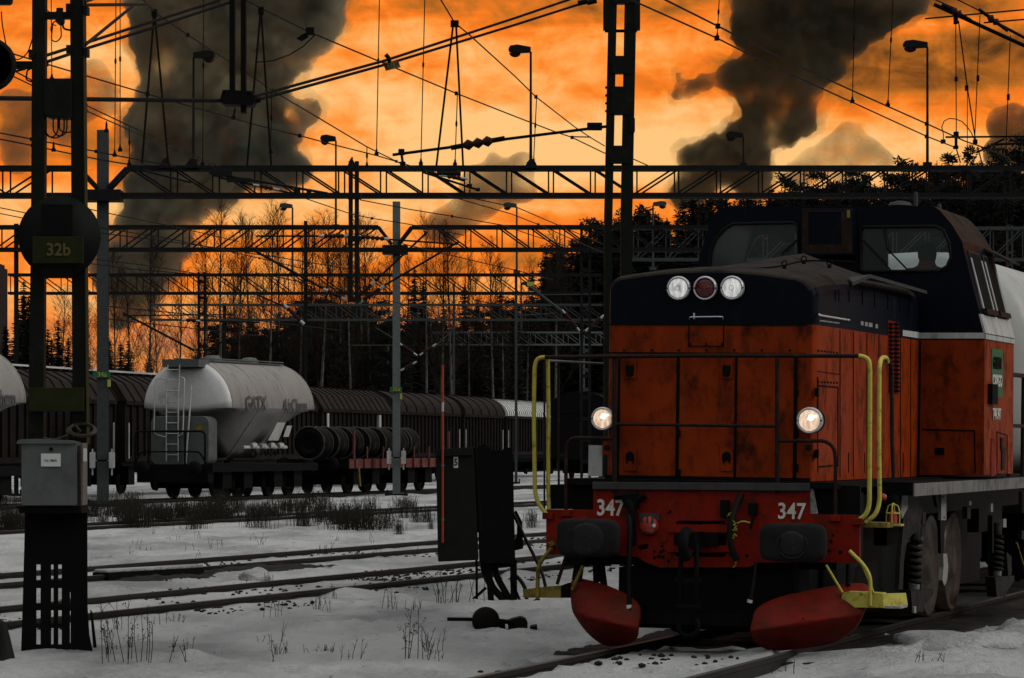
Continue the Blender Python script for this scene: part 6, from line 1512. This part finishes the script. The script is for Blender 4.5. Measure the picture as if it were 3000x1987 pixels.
headlight(2147, 844, 35, V0 - .02, M_['chrome'], M_['lenscool'])
headlight(2068, 845, 35, V0 - .02, M_['chrome'], M_['lensred'], 'dark red marker lamp between the two pale headlights')
headlight(1768, 1227, 34, .05, M_['chrome'], M_['lenswarm'], 'lit warm headlight low on the left', True)
headlight(2374, 1232, 38, .05, M_['chrome'], M_['lenswarm'], 'lit warm headlight low on the right', True)
mb = MB(); mb.tube([lf(1768, 1240, .12), lf(1790, 1245, .3)], .03, 8); mb.tube([lf(2368, 1240, .12), lf(2350, 1245, .3)], .03, 8); mb.build('headlight_bracket', M_['black'], loco)
# ---- handrails
def railing(name, pts, px, m, v=0.0, b=.12):
    return MB().tube(bend([lf(p[0], p[1], p[2] if len(p) > 2 else v) for p in pts], b, 6), px / 355, 9).build(name, m, loco)
railing('handrail', [(1598, 1047), (2060, 1042), (2518, 1043)], 6.2, M_['railing'])
railing('yellow_handrail', [(1596, 1047), (1574, 1050), (1566, 1075), (1564, 1200), (1567, 1440), (1576, 1475), (1604, 1510)], 6.5, M_['yellow'], b=.06)
railing('yellow_handrail', [(1605, 1052), (1607, 1200), (1606, 1440), (1609, 1496)], 6.2, M_['yellow'], .05)
railing('yellow_handrail', [(2516, 1043), (2545, 1050), (2549, 1080), (2548, 1300), (2547, 1480), (2538, 1508), (2512, 1528)], 7, M_['yellow'], b=.08)
railing('yellow_handrail', [(2600, 1062, .35), (2597, 1048, .3), (2582, 1048, .2), (2576, 1075, .1), (2575, 1300, .05), (2577, 1470, .05), (2566, 1508, .03), (2535, 1530, .02)], 6.8, M_['yellow'], b=.06)
railing('handrail', [(2597, 1050, .35), (2606, 1056, .5), (2612, 1090, .6), (2614, 1300, .6), (2618, 1400, .6)], 6, M_['railing'], b=.05)
railing('handrail', [(1609, 1057, .06), (1768, 1066, .6)], 3.6, M_['decklit'])
for x, y0, y1, w_ in ((1800, 1050, 1442, 7.5), (2277, 1050, 1445, 6.5), (1595, 1060, 1490, 3), (1637, 1062, 1420, 3.5)):
    railing('handrail_post', [(x, y0), (x, y1)], w_, M_['railing'])
railing('handrail', [(1804, 1243), (2272, 1249)], 5.0, M_['railing'])
railing('handrail', [(1798, 1285), (1678, 1283), (1660, 1300), (1658, 1350), (1658, 1500)], 5.6, M_['railing'], b=.10)
railing('handrail', [(2279, 1292), (2420, 1292), (2444, 1312), (2448, 1350), (2447, 1522)], 5.6, M_['railing'], b=.12)
for x, y in ((2447, 1518), (2512, 1528), (1606, 1512), (1658, 1504)): MB().box(lf(x, y, -.01), (.09, .05, .055)).build('handrail_foot', M_['redbeam'], loco, .004)
# ---- steps
def step(pts_plate, rods, v, m, top):
    o = fprism(pts_plate, v, .16, m, 'step', loco, (), .004)
    for pts, w_, mm in rods:
        MB().tube(bend([lf(x, y, v - .01) for x, y in pts], .12), w_ * .5 / 355, 8).build('step_bracket', mm, o)
    return o
s0 = step([(1531, 1727), (1600, 1719), (1643, 1716), (1643, 1752), (1533, 1751)], (([(1616, 1606), (1577, 1655), (1575, 1700), (1575, 1755)], 13, M_['yellowdk']), ([(1660, 1624), (1632, 1712)], 11, M_['railing']), ([(1708, 1658), (1676, 1728)], 11, M_['yellowdk'])), -.05, M_['yellowdk'], 0)
fprism([(1604, 1590), (1616, 1584), (1624, 1596), (1612, 1604)], -.06, .05, M_['yellowdk'], 'step_lug', s0)
fprism([(1643, 1716), (1665, 1708), (1668, 1752), (1643, 1752)], -.04, .14, M_['black'], 'step_end', s0)
s1_ = step([(2466, 1738), (2490, 1732), (2586, 1738), (2588, 1781), (2466, 1780)], (([(2420, 1656), (2468, 1736)], 8, M_['yellow']), ([(2488, 1614), (2530, 1655), (2550, 1690), (2550, 1776)], 12, M_['yellow']), ([(2524, 1652), (2545, 1700), (2560, 1738)], 6, M_['yellow'])), -.05, M_['yellow'], 0)
MB().add([lf(2586, 1739, -.05), lf(2588, 1781, -.05), lf(2588, 1781, -.05) + Vector((.16, .22, .02)), lf(2586, 1739, -.05) + Vector((.15, .22, .0))], [(0, 1, 2, 3)]).build('step_side', M_['yellow'], s1_)
MB().bx(lf(2588, 1782, -.04), lf(2600, 1776, -.04) + Vector((.11, .3, 0))).build('snow_on_step', M_['snow'], s1_)
# ---- hood side details (u = U1)
US = U1 + .003
mb = MB()
def line_s(x0, y0, x1, y1, w, m=None, t=.008):
    p, q = ls(x0, y0, US), ls(x1, y1, US); (m or mb).beam(p, q, t, w / 340, up=(0, 0, 1)) if abs(p.z - q.z) < .2 else (m or mb).beam(p, q, w / 200, t, up=(1, 0, 0))
for x in (2461, 2500, 2540, 2575, 2638, 2668): line_s(x, 960 + (x - 2400) * .12, x, 1398, 1.2)
line_s(2396, 1105, 2396, 1385, 2.2); line_s(2455, 1138, 2455, 1368, 4.0); line_s(2398, 1130, 2456, 1135, 4); line_s(2398, 1368, 2440, 1364, 4); line_s(2396, 1088, 2460, 1097, 1.5)
mb.build('side_seam', M_['black'], hood)
mb = MB()
for x in (2488, 2527, 2563, 2601, 2636, 2665): line_s(x, 828 + (x - 2488) * .28, x, 885 + (x - 2488) * .2, 2.4)
for x in (2448, 2458): line_s(x, 848, x, 884, 2.4)
mb.build('side_seam', M_['black'], hood)
mb = MB()
for x in (2486, 2533, 2646): line_s(x, 1326, x, 1385, 2.2)
mb.build('door_bolt', M_['black'], hood)
mb = MB()
for i in range(7): 
    c = ls(2398 + i * 9, 1028 + i, US); mb.box(c, (.012, .03, .016))
    c = ls(2398 + i * 9, 1119 + i * .5, US); mb.box(c, (.012, .03, .016))
for y in (1150, 1330): mb.box(ls(2393, y, US + .01), (.03, .05, .07))
mb.build('side_bolt', M_['black'], hood)
lv = MB(); 
lv.add([ls(2602, 938, US), ls(2634, 946, US), ls(2634, 1153, US), ls(2614, 1153, US), ls(2602, 1100, US)], [(0, 1, 2, 3, 4)])
lvo = lv.build('louvre', M_['redbeam'], hood)
mb = MB()
for i in range(17):
    for x0, x1 in ((2605, 2616), (2621, 2632)):
        y = 945 + i * 12.2; p, q = ls(x0, y, US + .004), ls(x1, y + 1.5, US + .004); mb.add([p, q, q + Vector((.03, 0, -.016)), p + Vector((.03, 0, -.016)), p + Vector((0, 0, -.022)), q + Vector((0, 0, -.022))], [(0, 1, 2, 3), (3, 2, 5, 4)])
mb.build('louvre_slat', M_['black'], lvo)
mb = MB(); mb.tube(bend([ls(2400, 921, US), ls(2400, 924, US + .05), ls(2486, 938, US + .05), ls(2488, 938, US)], .03), .009, 6); mb.add([ls(2402, 937, US + .003), ls(2460, 945, US + .003), ls(2460, 949, US + .003), ls(2402, 941, US + .003)], [(0, 1, 2, 3)]); mb.build('side_grab_bar', M_['white'], hood)
mb = MB()
for x0, x1 in ((2522, 2530), (2534, 2542), (2545, 2556), (2565, 2572)):
    y = 941 + (x0 - 2522) * .2; mb.add([ls(x0, y, US + .003), ls(x1, y + 1, US + .003), ls(x1, y + 13, US + .003), ls(x0, y + 12, US + .003)], [(0, 1, 2, 3)])
mb.build('data_label', M_['bogielit'], hood)
def sstripe(x0, ya0, yb0, x1, ya1, yb1, m, name, par, u=US): return MB().add([ls(x0, ya0, u), ls(x1, ya1, u), ls(x1, yb1, u), ls(x0, yb0, u), ls(x0, ya0, u - .02), ls(x1, ya1, u - .02), ls(x1, yb1, u - .02), ls(x0, yb0, u - .02)], [(0, 1, 2, 3), (0, 4, 5, 1), (1, 5, 6, 2), (2, 6, 7, 3), (3, 7, 4, 0)]).build(name, m, par)
sstripe(2645, 967, 984, 2696, 974, 992, M_['white'], 'white_stripe', hood)
# gutter plate and roof eyes
gu = MB(); p0, p1, p2 = ls(2497, 828, U1), ls(2550, 804, U1 + .12), ls(2716, 852, U1 + .12); p3 = Vector((U1 - .02, p2.y, p2.z + .02))
gu.add([p0, p1, p1 + Vector((0, 0, -.03)), p0 + Vector((0, 0, -.03))], [(0, 1, 2, 3)]); gu.add([p1, p2, p2 + Vector((0, 0, -.03)), p1 + Vector((0, 0, -.03))], [(0, 1, 2, 3)])
gu.add([p0, p1, p2, p3, Vector((U1 - .04, p0.y + .05, p0.z + .05))], [(0, 1, 2, 3, 4)]); gu.build('gutter', M_['deck'], hood)
ey = MB()
for x, y, v in ((2027, 776, .7), (2298, 772, .5), (2355, 758, .9), (2430, 770, .8)):
    c = lf(x, y, v); ey.tube(arc(c, .022, 0, 360, 12, (1, 0, 0), (0, 0, 1)), .006, 6); ey.box(c + Vector((0, 0, -.03)), (.03, .03, .03))
ey.build('lifting_eye', M_['black'], hood)
mb = MB(); mb.tube(bend([lf(2060, 792, .5), lf(2280, 784, .9), lf(2350, 762, 1.3), lf(2500, 768, 1.2)], .2), .008, 5); mb.build('roof_seam', M_['black'], hood)
# ---- cab
C0, C1 = 4.95, 6.72
out_px = [(2028, 1392), (2032, 996), (2034, 790), (2046, 765), (2082, 642), (2108, 612), (2126, 605), (2735, 604), (2754, 617), (2790, 660), (2818, 706), (2838, 790), (2886, 976), (2885, 996), (2882, 1392)]
cabp = [lf(x, y, C0) for x, y in out_px]
def at_v(p, v): return Vector((p.x, v, p.z))
zs = lf(2885, 996, C0).z
upper = [(p.x, p.z) for p in cabp[1:14]]; lower = [(cabp[0].x, cabp[0].z), (cabp[1].x, cabp[1].z), (cabp[13].x, cabp[13].z), (cabp[14].x, cabp[14].z)]
def pl2(px, v): return [(q.x, q.z) for q in [lf(x, y, v) for x, y in px]]
wl = [(2076, 790), (2082, 738), (2095, 702), (2120, 673), (2146, 656), (2322, 652), (2338, 662), (2341, 790)]
wr = [(2520, 672), (2528, 665), (2740, 663), (2764, 674), (2781, 712), (2786, 755), (2774, 781), (2752, 794), (2530, 796), (2520, 790)]
yz = lambda v: (lambda a_, b_, d: Vector((a_, v + d, b_)))
cab = MB().prism(upper, yz(C0), 0, .05, 0, [pl2(wl, C0), pl2(wr, C0)]).build('cab', M_['navy'], loco)
MB().prism(lower, yz(C0), 0, .05).build('cab_lower_front', M_['orange'], cab)
wlb = [(2180, 800), (2186, 770), (2216, 694), (2230, 688), (2352, 686), (2356, 800)]; wrb = [(2602, 690), (2610, 682), (2800, 678), (2815, 690), (2820, 790), (2812, 797), (2612, 797), (2603, 790)]
MB().prism(upper, yz(C1), -.05, 0, 0, [pl2(wlb, C1), pl2(wrb, C1)]).build('cab_back_wall', M_['interior'], cab)
MB().prism(lower, yz(C1), -.05, 0).build('cab_lower_back', M_['orange'], cab)
sh, sr = [MB(), MB()], MB()
for i in range(1, 13):
    q = [at_v(cabp[i], C0 + .05), at_v(cabp[i + 1], C0 + .05), at_v(cabp[i + 1], C1 - .05), at_v(cabp[i], C1 - .05)]
    inn = [p + Vector((-.03 if p.x > 0 else .03, 0, -.02)) for p in q]
    tgt = sr if 5 <= i <= 9 else sh[i > 9]
    tgt.add(q + inn, [(0, 1, 2, 3), (4, 7, 6, 5)])
for i in (0, 13):
    MB().add([at_v(cabp[i], C0 + .05), at_v(cabp[i + 1], C0 + .05), at_v(cabp[i + 1], C1 - .05), at_v(cabp[i], C1 - .05)], [(0, 1, 2, 3)]).build('cab_lower_side', M_['orange'], cab)
for q in sh: q.build('cab_side', M_['navy'], cab)
rfm = sr.build('cab_roof', M_['roof'], cab)
MB().bx((cabp[0].x + .1, C0 + .06, 1.5), (cabp[14].x - .1, C1 - .06, 2.55)).build('cab_floor', M_['interior'], cab)
MB().prism(pl2(wl, C0), yz(C0), .02, .026).build('windscreen', M_['glass'], cab); MB().prism(pl2(wr, C0), yz(C0), .02, .026).build('windscreen', M_['glass'], cab)
def gasket(px, v, w_=.018):
    pts = [lf(x, y, v) for x, y in px]; return MB().tube(pts + [pts[0]], w_, 6)
gasket(wl, C0 - .002).build('window_seal', M_['rubber'], cab); gasket(wr, C0 - .002).build('window_seal', M_['rubber'], cab)
for wp in ([(2340, 699), (2288, 745)], [(2520, 697), (2612, 794)], [(2585, 655), (2600, 730), (2658, 790)]): MB().tube([lf(x, y, C0 - .03) for x, y in wp], .009, 6).build('wiper', M_['rubber'], cab)
# exhaust box between the windows
eb = fprism([(2346, 612), (2498, 612), (2500, 748), (2346, 752)], C0 - .16, .16, M_['navy'], 'stack_box', cab, (), .006)
fprism([(2350, 616), (2494, 616), (2496, 742), (2350, 744)], C0 - .166, .008, M_['cabside'] if False else M_['railing'], 'stack_frame', eb, [[(2368, 622), (2465, 622), (2465, 716), (2368, 716)]])
fprism([(2481, 615), (2490, 615), (2490, 638), (2481, 638)], C0 - .172, .008, M_['yellowdk'], 'stack_tag', eb)
# roof bits
mb = MB()
for x, y0, y1, v in ((2683, 562, 600, 5.4), (2752, 597, 622, 5.6)):
    p, q = lf(x, y0, v), lf(x, y1 + 12, v); mb.tube([q, q.lerp(p, .85), p], [.022, .022, .014], 8)
mb.build('roof_horn', M_['deck'], cab)
MB().lathe([(.12, 0), (.10, .03), (.04, .045), (.001, .05)], lf(2638, 603, 5.4), (0, 0, 1), 14).build('roof_cap', M_['deck'], cab)
mb = MB(); mb.lathe([(.06, 0), (.075, .02), (.06, .04), (.001, .045)], lf(2308, 690, 5.25), (0, -1, 0), 16); mb.box(lf(2308, 664, 5.25), (.14, .1, .08)); mb.build('cab_fan', M_['black'], cab)
# white stripe, side block and logos
fprism([(2692, 975), (2886, 975), (2886, 992), (2692, 992)], C0 - .006, .008, M_['white'], 'white_stripe', cab)
def side_pt(i0, f, v, out=.006):     # point on the sloping cab side between outline points
    p = cabp[i0].lerp(cabp[i0 + 1], f); return Vector((p.x + out, v, p.z))
def sidequad(v0, v1, i0, f0, i1, f1, m, name, par, out=.006, th=.02):
    a_ = [side_pt(i0, f0, v0, out), side_pt(i0, f0, v1, out), side_pt(i1, f1, v1, out), side_pt(i1, f1, v0, out)]
    b_ = [p - Vector((th, 0, 0)) for p in a_]
    return MB().add(a_ + b_, [(0, 1, 2, 3), (0, 4, 5, 1), (1, 5, 6, 2), (2, 6, 7, 3), (3, 7, 4, 0)]).build(name, m, par)
sidequad(C0 - .004, C1, 11, .70, 11, 1.0, M_['white'], 'white_side_block', cab)
sidequad(C0 - .004, C1, 12, .15, 12, .85, M_['white'], 'white_stripe', cab, .009)
for v0_, v1_ in ((5.14, 5.78), (5.95, 6.55)):
    wn = sidequad(v0_, v1_, 10, .30, 11, .62, M_['interior'], 'side_window', cab, .010)
    sidequad(v0_ + .05, v1_ - .05, 10, .36, 11, .59, M_['black'], 'pane', wn, .014)
    for va_ in (v0_, v1_ - .04): sidequad(va_, va_ + .05, 10, .55, 11, .60, M_['white'], 'window_frame', wn, .020)
    sidequad(v0_ - .02, v1_ + .02, 11, .60, 11, .68, M_['railing'], 'window_sill', wn, .05, .05)
mb = MB(); a_ = side_pt(9, 1.0, C1 - .5, .0); mb.add([a_, a_ + Vector((.24, .1, -.12)), a_ + Vector((.24, .75, -.12)), a_ + Vector((0, .7, 0)), a_ + Vector((0, 0, -.02)), a_ + Vector((.24, .1, -.14)), a_ + Vector((.24, .75, -.14)), a_ + Vector((0, .7, -.02))], [(0, 1, 2, 3), (7, 6, 5, 4), (0, 4, 5, 1), (1, 5, 6, 2), (2, 6, 7, 3)]); mb.build('rain_visor', M_['roof'], cab)
US2 = cabp[13].x
def cs(x, y, u): return ls(x, y, u)
gp = MB().add([cs(2906, 1020, US2 + .006), cs(2938, 1026, US2 + .006), cs(2938, 1165, US2 + .006), cs(2906, 1160, US2 + .006)], [(0, 1, 2, 3)]).build('green_logo_plate', M_['greenplate'], cab)
def side_text(txt, x, y, size, m, par, sx): return lettering(txt, size, frame(cs(x, y, US2 + .010), (0, 1, 0), (0, 0, 1)), m, par, bold=.004, sx=sx)
side_text('GREEN', 2922, 1066, .16, M_['black'], gp, 1.0); side_text('CARGO', 2922, 1118, .16, M_['letter'], gp, 1.0); side_text('T44 347', 2920, 1215, .15, M_['letter'], cab, .95)
mb = MB(); p0, p1 = cs(2893, 1125, US2), cs(2908, 1185, US2); mb.bx((US2, p0.y, p1.z), (US2 + .05, p1.y, p0.z)); bxo = mb.build('side_grille_box', M_['black'], cab)
mb = MB()
for i in range(6): mb.bx((US2 + .005, p1.y, p1.z + .02 + i * .028), (US2 + .049, p1.y + .012, p1.z + .034 + i * .028))
mb.build('grille_slat', M_['deck'], bxo)
mb = MB()
for pts in ([(2920, 1265), (2950, 1275), (2950, 1388), (2920, 1388)],): 
    q = [cs(x, y, US2 + .006) for x, y in pts]; mb.tube(q + [q[0]], .008, 5)
mb.box(cs(2934, 1300, US2 + .01), (.02, .12, .12)); mb.box(cs(2938, 1345, US2 + .01), (.02, .2, .22)); mb.build('cab_side_hatch', M_['railing'], cab)
mb = MB(); mb.box(cs(2908, 1340, US2 + .008), (.012, .22, .36)); mb.build('side_patch', M_['redbeam'], cab)
# hatch on the cab front
mb = MB()
for a0, b0 in (((2702, 1258), (2855, 1262)), ((2855, 1262), (2857, 1386))):
    p, q = lf(*a0, C0 - .004), lf(*b0, C0 - .004); mb.beam(p, q, .012, .008, up=(0, 1, 0))
mb.build('hatch_seam', M_['black'], cab); fprism(rr_px(2738, 1312, 2766, 1334, 3), C0 - .010, .012, M_['black'], 'hatch_handle', cab); fprism([(2714, 1308), (2766, 1308), (2766, 1338), (2714, 1338)], C0 - .006, .006, M_['orange'], 'hatch_plate', cab)
mb = MB(); mb.box(lf(2693, 1200, C0 - .005), (.02, .01, 1.3)); mb.build('corner_strip', M_['black'], cab)
# ---- running board and rear
mb = MB(); mb.bx((-1.4, 1.75, 1.27), (1.42, 10.5, 1.385)); mb.build('running_board', M_['black'], loco)
mb = MB(); rq = random.Random(4); v = 1.75
while v < 10.4:
    L_ = rq.uniform(.5, 1.1); mb.bx((1.422, v, 1.265), (1.435, min(10.5, v + L_ - .012), 1.375)); v += L_
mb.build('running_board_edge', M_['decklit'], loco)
MB().bx((-.88, 6.75, 1.40), (.86, 9.6, 2.9)).build('rear_hood', M_['orange'], loco, .08)
mb = MB()
for vv in (7.4, 8.3, 9.4): mb.tube([(1.36, vv, 1.38), (1.36, vv, 2.42)], .022, 7)
mb.tube(bend([(1.36, 6.95, 2.05), (1.36, 7.1, 2.42), (1.36, 9.4, 2.42)], .1), .024, 7); mb.tube([(1.36, 7.1, 1.9), (1.36, 9.4, 1.9)], .02, 7); mb.build('rear_handrail', M_['railing'], loco)
# ---- running gear on the visible side
UB = 1.12
mb = MB(); mb.bx((-.62, 2.6, .22), (.62, 10.2, 1.0)); mb.bx((.86, 2.9, .80), (.98, 4.6, 1.12)); mb.bx((.86, 7.9, .80), (.98, 9.4, 1.12)); mb.build('bogie_frame', M_['bogiedk'], loco)
for cx_, y0, y1, r_ in ((2677, 1588, 1706, 20), (2921, 1572, 1668, 17)):
    a_, b_ = ls(cx_, y0, UB), ls(cx_, y1, UB); n = 64; rad = r_ / 300; mb = MB()
    mb.tube([Vector((a_.x + rad * math.cos(i * 2 * math.pi * 6 / n), a_.y + rad * math.sin(i * 2 * math.pi * 6 / n), a_.z + (b_.z - a_.z) * i / n)) for i in range(n + 1)], .020, 7)
    sp_ = mb.build('coil_spring', M_['bogie'], loco)
    MB().lathe([(rad * .8, -.02), (rad * .8, -.09), (.01, -.09)], b_, (0, 0, 1), 14).build('spring_cup', M_['bogielit'], sp_); MB().lathe([(rad * .9, .02), (rad * .9, .14), (.01, .14)], a_, (0, 0, 1), 14).build('spring_cup', M_['bogie'], sp_)
    m3 = MB(); m3.lathe([(rad * .5, 0), (rad * .5, .4)], b_, (0, 0, 1), 10); m3.build('damper', M_['bogiedk'], sp_)
sprism([(2634, 1470), (2650, 1440), (2682, 1440), (2690, 1492), (2682, 1556), (2660, 1566), (2644, 1592), (2636, 1640), (2632, 1728), (2620, 1726), (2624, 1640), (2632, 1560)], UB + .02, .04, M_['bogie'], 'guard_iron', loco)
sprism([(2636, 1728), (2704, 1726), (2702, 1742), (2678, 1770), (2674, 1792), (2640, 1792)], UB + .0, .10, M_['bogie'], 'axle_guide', loco); sprism([(2672, 1778), (2678, 1776), (2678, 1796), (2672, 1796)], UB + .11, .02, M_['bogielit'], 'guide_tip', loco)
sprism([(2886, 1690), (2944, 1686), (2944, 1700), (2920, 1735), (2918, 1748), (2892, 1748)], UB, .10, M_['bogie'], 'axle_guide', loco); sprism([(2935, 1618), (2950, 1630), (2950, 1680), (2940, 1692)], UB + .04, .05, M_['bogie'], 'axle_guide', loco)
sprism([(2633, 1450), (2650, 1446), (2650, 1488), (2633, 1520), (2630, 1500)], UB + .07, .03, M_['bogielit'], 'hanger_plate', loco)
sprism([(2749, 1437), (2764, 1437), (2763, 1524), (2748, 1524)], UB + .05, .03, M_['bogielit'], 'hanger_plate', loco, [circ(2754, 1457, 3, 6), circ(2757, 1516, 3, 6)])
sprism([(2728, 1440), (2738, 1440), (2746, 1470), (2745, 1486), (2738, 1486)], UB + .04, .03, M_['bogie'], 'hanger_plate', loco)
sprism([(2745, 1524), (2759, 1524), (2757, 1622), (2748, 1622)], UB + .05, .03, M_['bogiedk'], 'damper_rod', loco); sprism([(2751, 1622), (2762, 1622), (2766, 1660), (2762, 1705), (2754, 1716), (2749, 1700), (2752, 1660)], UB + .06, .04, M_['bogielit'], 'damper_cover', loco)
for x, y0, y1, w_, mm in ((2824, 1485, 1520, 10, 'bogie'), (2828, 1468, 1480, 7, 'bogielit'), (2892, 1475, 1500, 6, 'bogielit'), (2930, 1520, 1545, 9, 'bogielit'), (2895, 1510, 1620, 4, 'bogiedk'), (2984, 1555, 1580, 8, 'bogie'), (2692, 1500, 1535, 10, 'bogie'), (2690, 1546, 1572, 12, 'bogie')):
    sprism([(x - w_ / 2, y0), (x + w_ / 2, y0), (x + w_ / 2, y1), (x - w_ / 2, y1)], UB, .05, M_[mm], 'bogie_fitting', loco)
mb = MB(); mb.tube([ls(2978, 1590, UB), ls(2998, 1655, UB)], .012, 6); mb.build('brake_rod', M_['yellowdk'], loco)
for x in (2725, 2791):
    c = ls(x, 1645, .80)
    mb = MB(); mb.lathe([(.545, -.13), (.545, -.105), (.515, -.095), (.508, .0), (.47, .004), (.44, -.03), (.22, -.045), (.16, .01), (.10, .02), (.001, .02)], Vector((.80, c.y, .515)), (1, 0, 0), 40); mb.build('wheel', M_['wheel'], loco)
    mb = MB(); mb.lathe([(.545, -.13), (.545, -.105), (.515, -.095), (.508, .0), (.47, .004), (.001, .02)], Vector((-.80, c.y, .515)), (-1, 0, 0), 32); mb.build('wheel', M_['wheel'], loco)
for u in (-.80, .76): MB().lathe([(.545, -.13), (.545, -.105), (.515, -.095), (.508, .0), (.47, .004), (.001, .02)], Vector((u, 2.3, .515)), (math.copysign(1, u), 0, 0), 32).build('wheel', M_['bogiedk'], loco)
# yellow guarded lamp beside the step
mb = MB(); c = lf(2616, 1536, .35)
for a_ in (0, 90, 180, 270):
    d = Vector((math.cos(math.radians(a_)), math.sin(math.radians(a_)), 0)); mb.tube([c + d * .055, c + d * .055 + Vector((0, 0, .10)), c + d * .04 + Vector((0, 0, .15)), c + Vector((0, 0, .17))], .006, 6)
mb.tube(arc(c + Vector((0, 0, .09)), .056, 0, 360, 16, (1, 0, 0), (0, 1, 0)), .006, 6); mb.box(c + Vector((-.03, 0, -.005)), (.22, .14, .016)); lg = mb.build('lamp_guard', M_['yellow'], loco)
MB().lathe([(.036, 0), (.036, .05), (.03, .10), (.01, .115)], c, (0, 0, 1), 14).build('amber_lamp', M_['polered'], lg)
MB().lathe([(.001, -.02), (.03, -.012), (.034, .01), (.001, .02)], lf(2587, 1457, .3), (0, -1, 0), 12).build('red_reflector', M_['tailred'], loco)
mb = MB(); mb.bx(lf(2520, 1545, .05), lf(2600, 1532, .05) + Vector((0, .3, 0))); mb.build('side_step_bar', M_['yellowdk'], loco)
# ================================================================ driver
def driver():
    def W_(p): return LO + LM @ p
    hp = W_(lf(2716, 742, 5.85)); t = thing('person', 'driver in an orange red jacket in the locomotive cab, behind the right window', 'person', hp + Vector((0, 0, -.75)))
    me = bpy.data.meshes.new('body'); o0 = Vector(t.location); up = Vector((0, 0, 1))
    J = {'pelvis': (0, 0, -.72), 'waist': (0, .0, -.50), 'chest': (0, .0, -.30), 'neckb': (0, .0, -.14), 'neck': (0, -.01, -.085), 'head': (0, -.01, .0), 'top': (0, -.0, .075),
         'shL': (-.17, 0, -.20), 'elL': (-.24, -.06, -.45), 'wrL': (-.18, -.30, -.48), 'haL': (-.16, -.38, -.47), 'shR': (.17, 0, -.20), 'elR': (.24, -.06, -.45), 'wrR': (.18, -.30, -.48), 'haR': (.16, -.38, -.47),
         'hipL': (-.09, 0, -.74), 'knL': (-.12, -.42, -.70), 'anL': (-.12, -.42, -1.12), 'toL': (-.12, -.56, -1.15), 'hipR': (.09, 0, -.74), 'knR': (.12, -.42, -.70), 'anR': (.12, -.42, -1.12), 'toR': (.12, -.56, -1.15)}
    E_ = [('pelvis', 'waist'), ('waist', 'chest'), ('chest', 'neckb'), ('neckb', 'neck'), ('neck', 'head'), ('head', 'top')] + [(a + s, b + s) for s in 'LR' for a, b in (('sh', 'el'), ('el', 'wr'), ('wr', 'ha'), ('hip', 'kn'), ('kn', 'an'), ('an', 'to'))] + [('chest', 'shL'), ('chest', 'shR'), ('pelvis', 'hipL'), ('pelvis', 'hipR')]
    rad = {'pelvis': .15, 'waist': .13, 'chest': .15, 'neckb': .075, 'neck': .055, 'head': .088, 'top': .07, 'sh': .07, 'el': .05, 'wr': .035, 'ha': .04, 'hip': .085, 'kn': .06, 'an': .045, 'to': .04}
    ks = list(J); me.from_pydata([tuple(LM @ Vector(J[q]) + (hp - o0)) for q in ks], [(ks.index(a), ks.index(b)) for a, b in E_], [])
    o = bpy.data.objects.new('body', me); COL.objects.link(o); o.parent = t
    o.modifiers.new('skin', 'SKIN')
    for i, q in enumerate(ks):
        r_ = rad.get(q) or rad.get(q[:-1]); me.skin_vertices[0].data[i].radius = (r_, r_); me.skin_vertices[0].data[i].use_root = (q == 'pelvis')
    s = o.modifiers.new('sub', 'SUBSURF'); s.levels = 2; s.render_levels = 2; me.materials.append(M_['skin'])
    def loft(rows, m, name):
        mb = MB(); mb.grid([[hp + LM @ Vector((rx * math.cos(q), cy + ry * math.sin(q), z)) for q in [2 * math.pi * i / 24 for i in range(24)]] for z, rx, ry, cy in rows], close=True); return mb.build(name, m, t)
    loft([(-.78, .19, .14, 0), (-.5, .19, .14, 0), (-.32, .22, .14, 0), (-.22, .235, .13, 0), (-.165, .18, .11, 0), (-.12, .09, .085, 0), (-.075, .075, .075, 0)], M_['jacket'], 'jacket')
    loft([(-.10, .07, .07, .02), (-.04, .088, .10, .01), (.02, .094, .11, .005), (.07, .085, .10, .005), (.105, .055, .065, .005), (.118, .005, .005, .0)], M_['hair'], 'hair')
driver()
# ================================================================ camera and output
cam = bpy.data.cameras.new('camera'); co = bpy.data.objects.new('camera', cam); COL.objects.link(co)
co.location = (0, 0, H); co.rotation_euler = (math.radians(90), 0, 0)
cam.sensor_width = 36; cam.sensor_fit = 'HORIZONTAL'; cam.lens = 36 * F / 3000; cam.shift_y = (YH - 993.5) / 3000
cam.clip_start = .5; cam.clip_end = 9000
scene.camera = co
scene.render.engine = 'CYCLES'
scene.view_settings.view_transform = 'Standard'; scene.view_settings.look = 'None'; scene.view_settings.exposure = 0; scene.view_settings.gamma = 1
cy = scene.cycles; cy.use_denoising = True; cy.max_bounces = 6; cy.diffuse_bounces = 0; cy.glossy_bounces = 2; cy.transparent_max_bounces = 12; cy.volume_bounces = 1
cy.volume_step_rate = 1.0; cy.volume_max_steps = 256
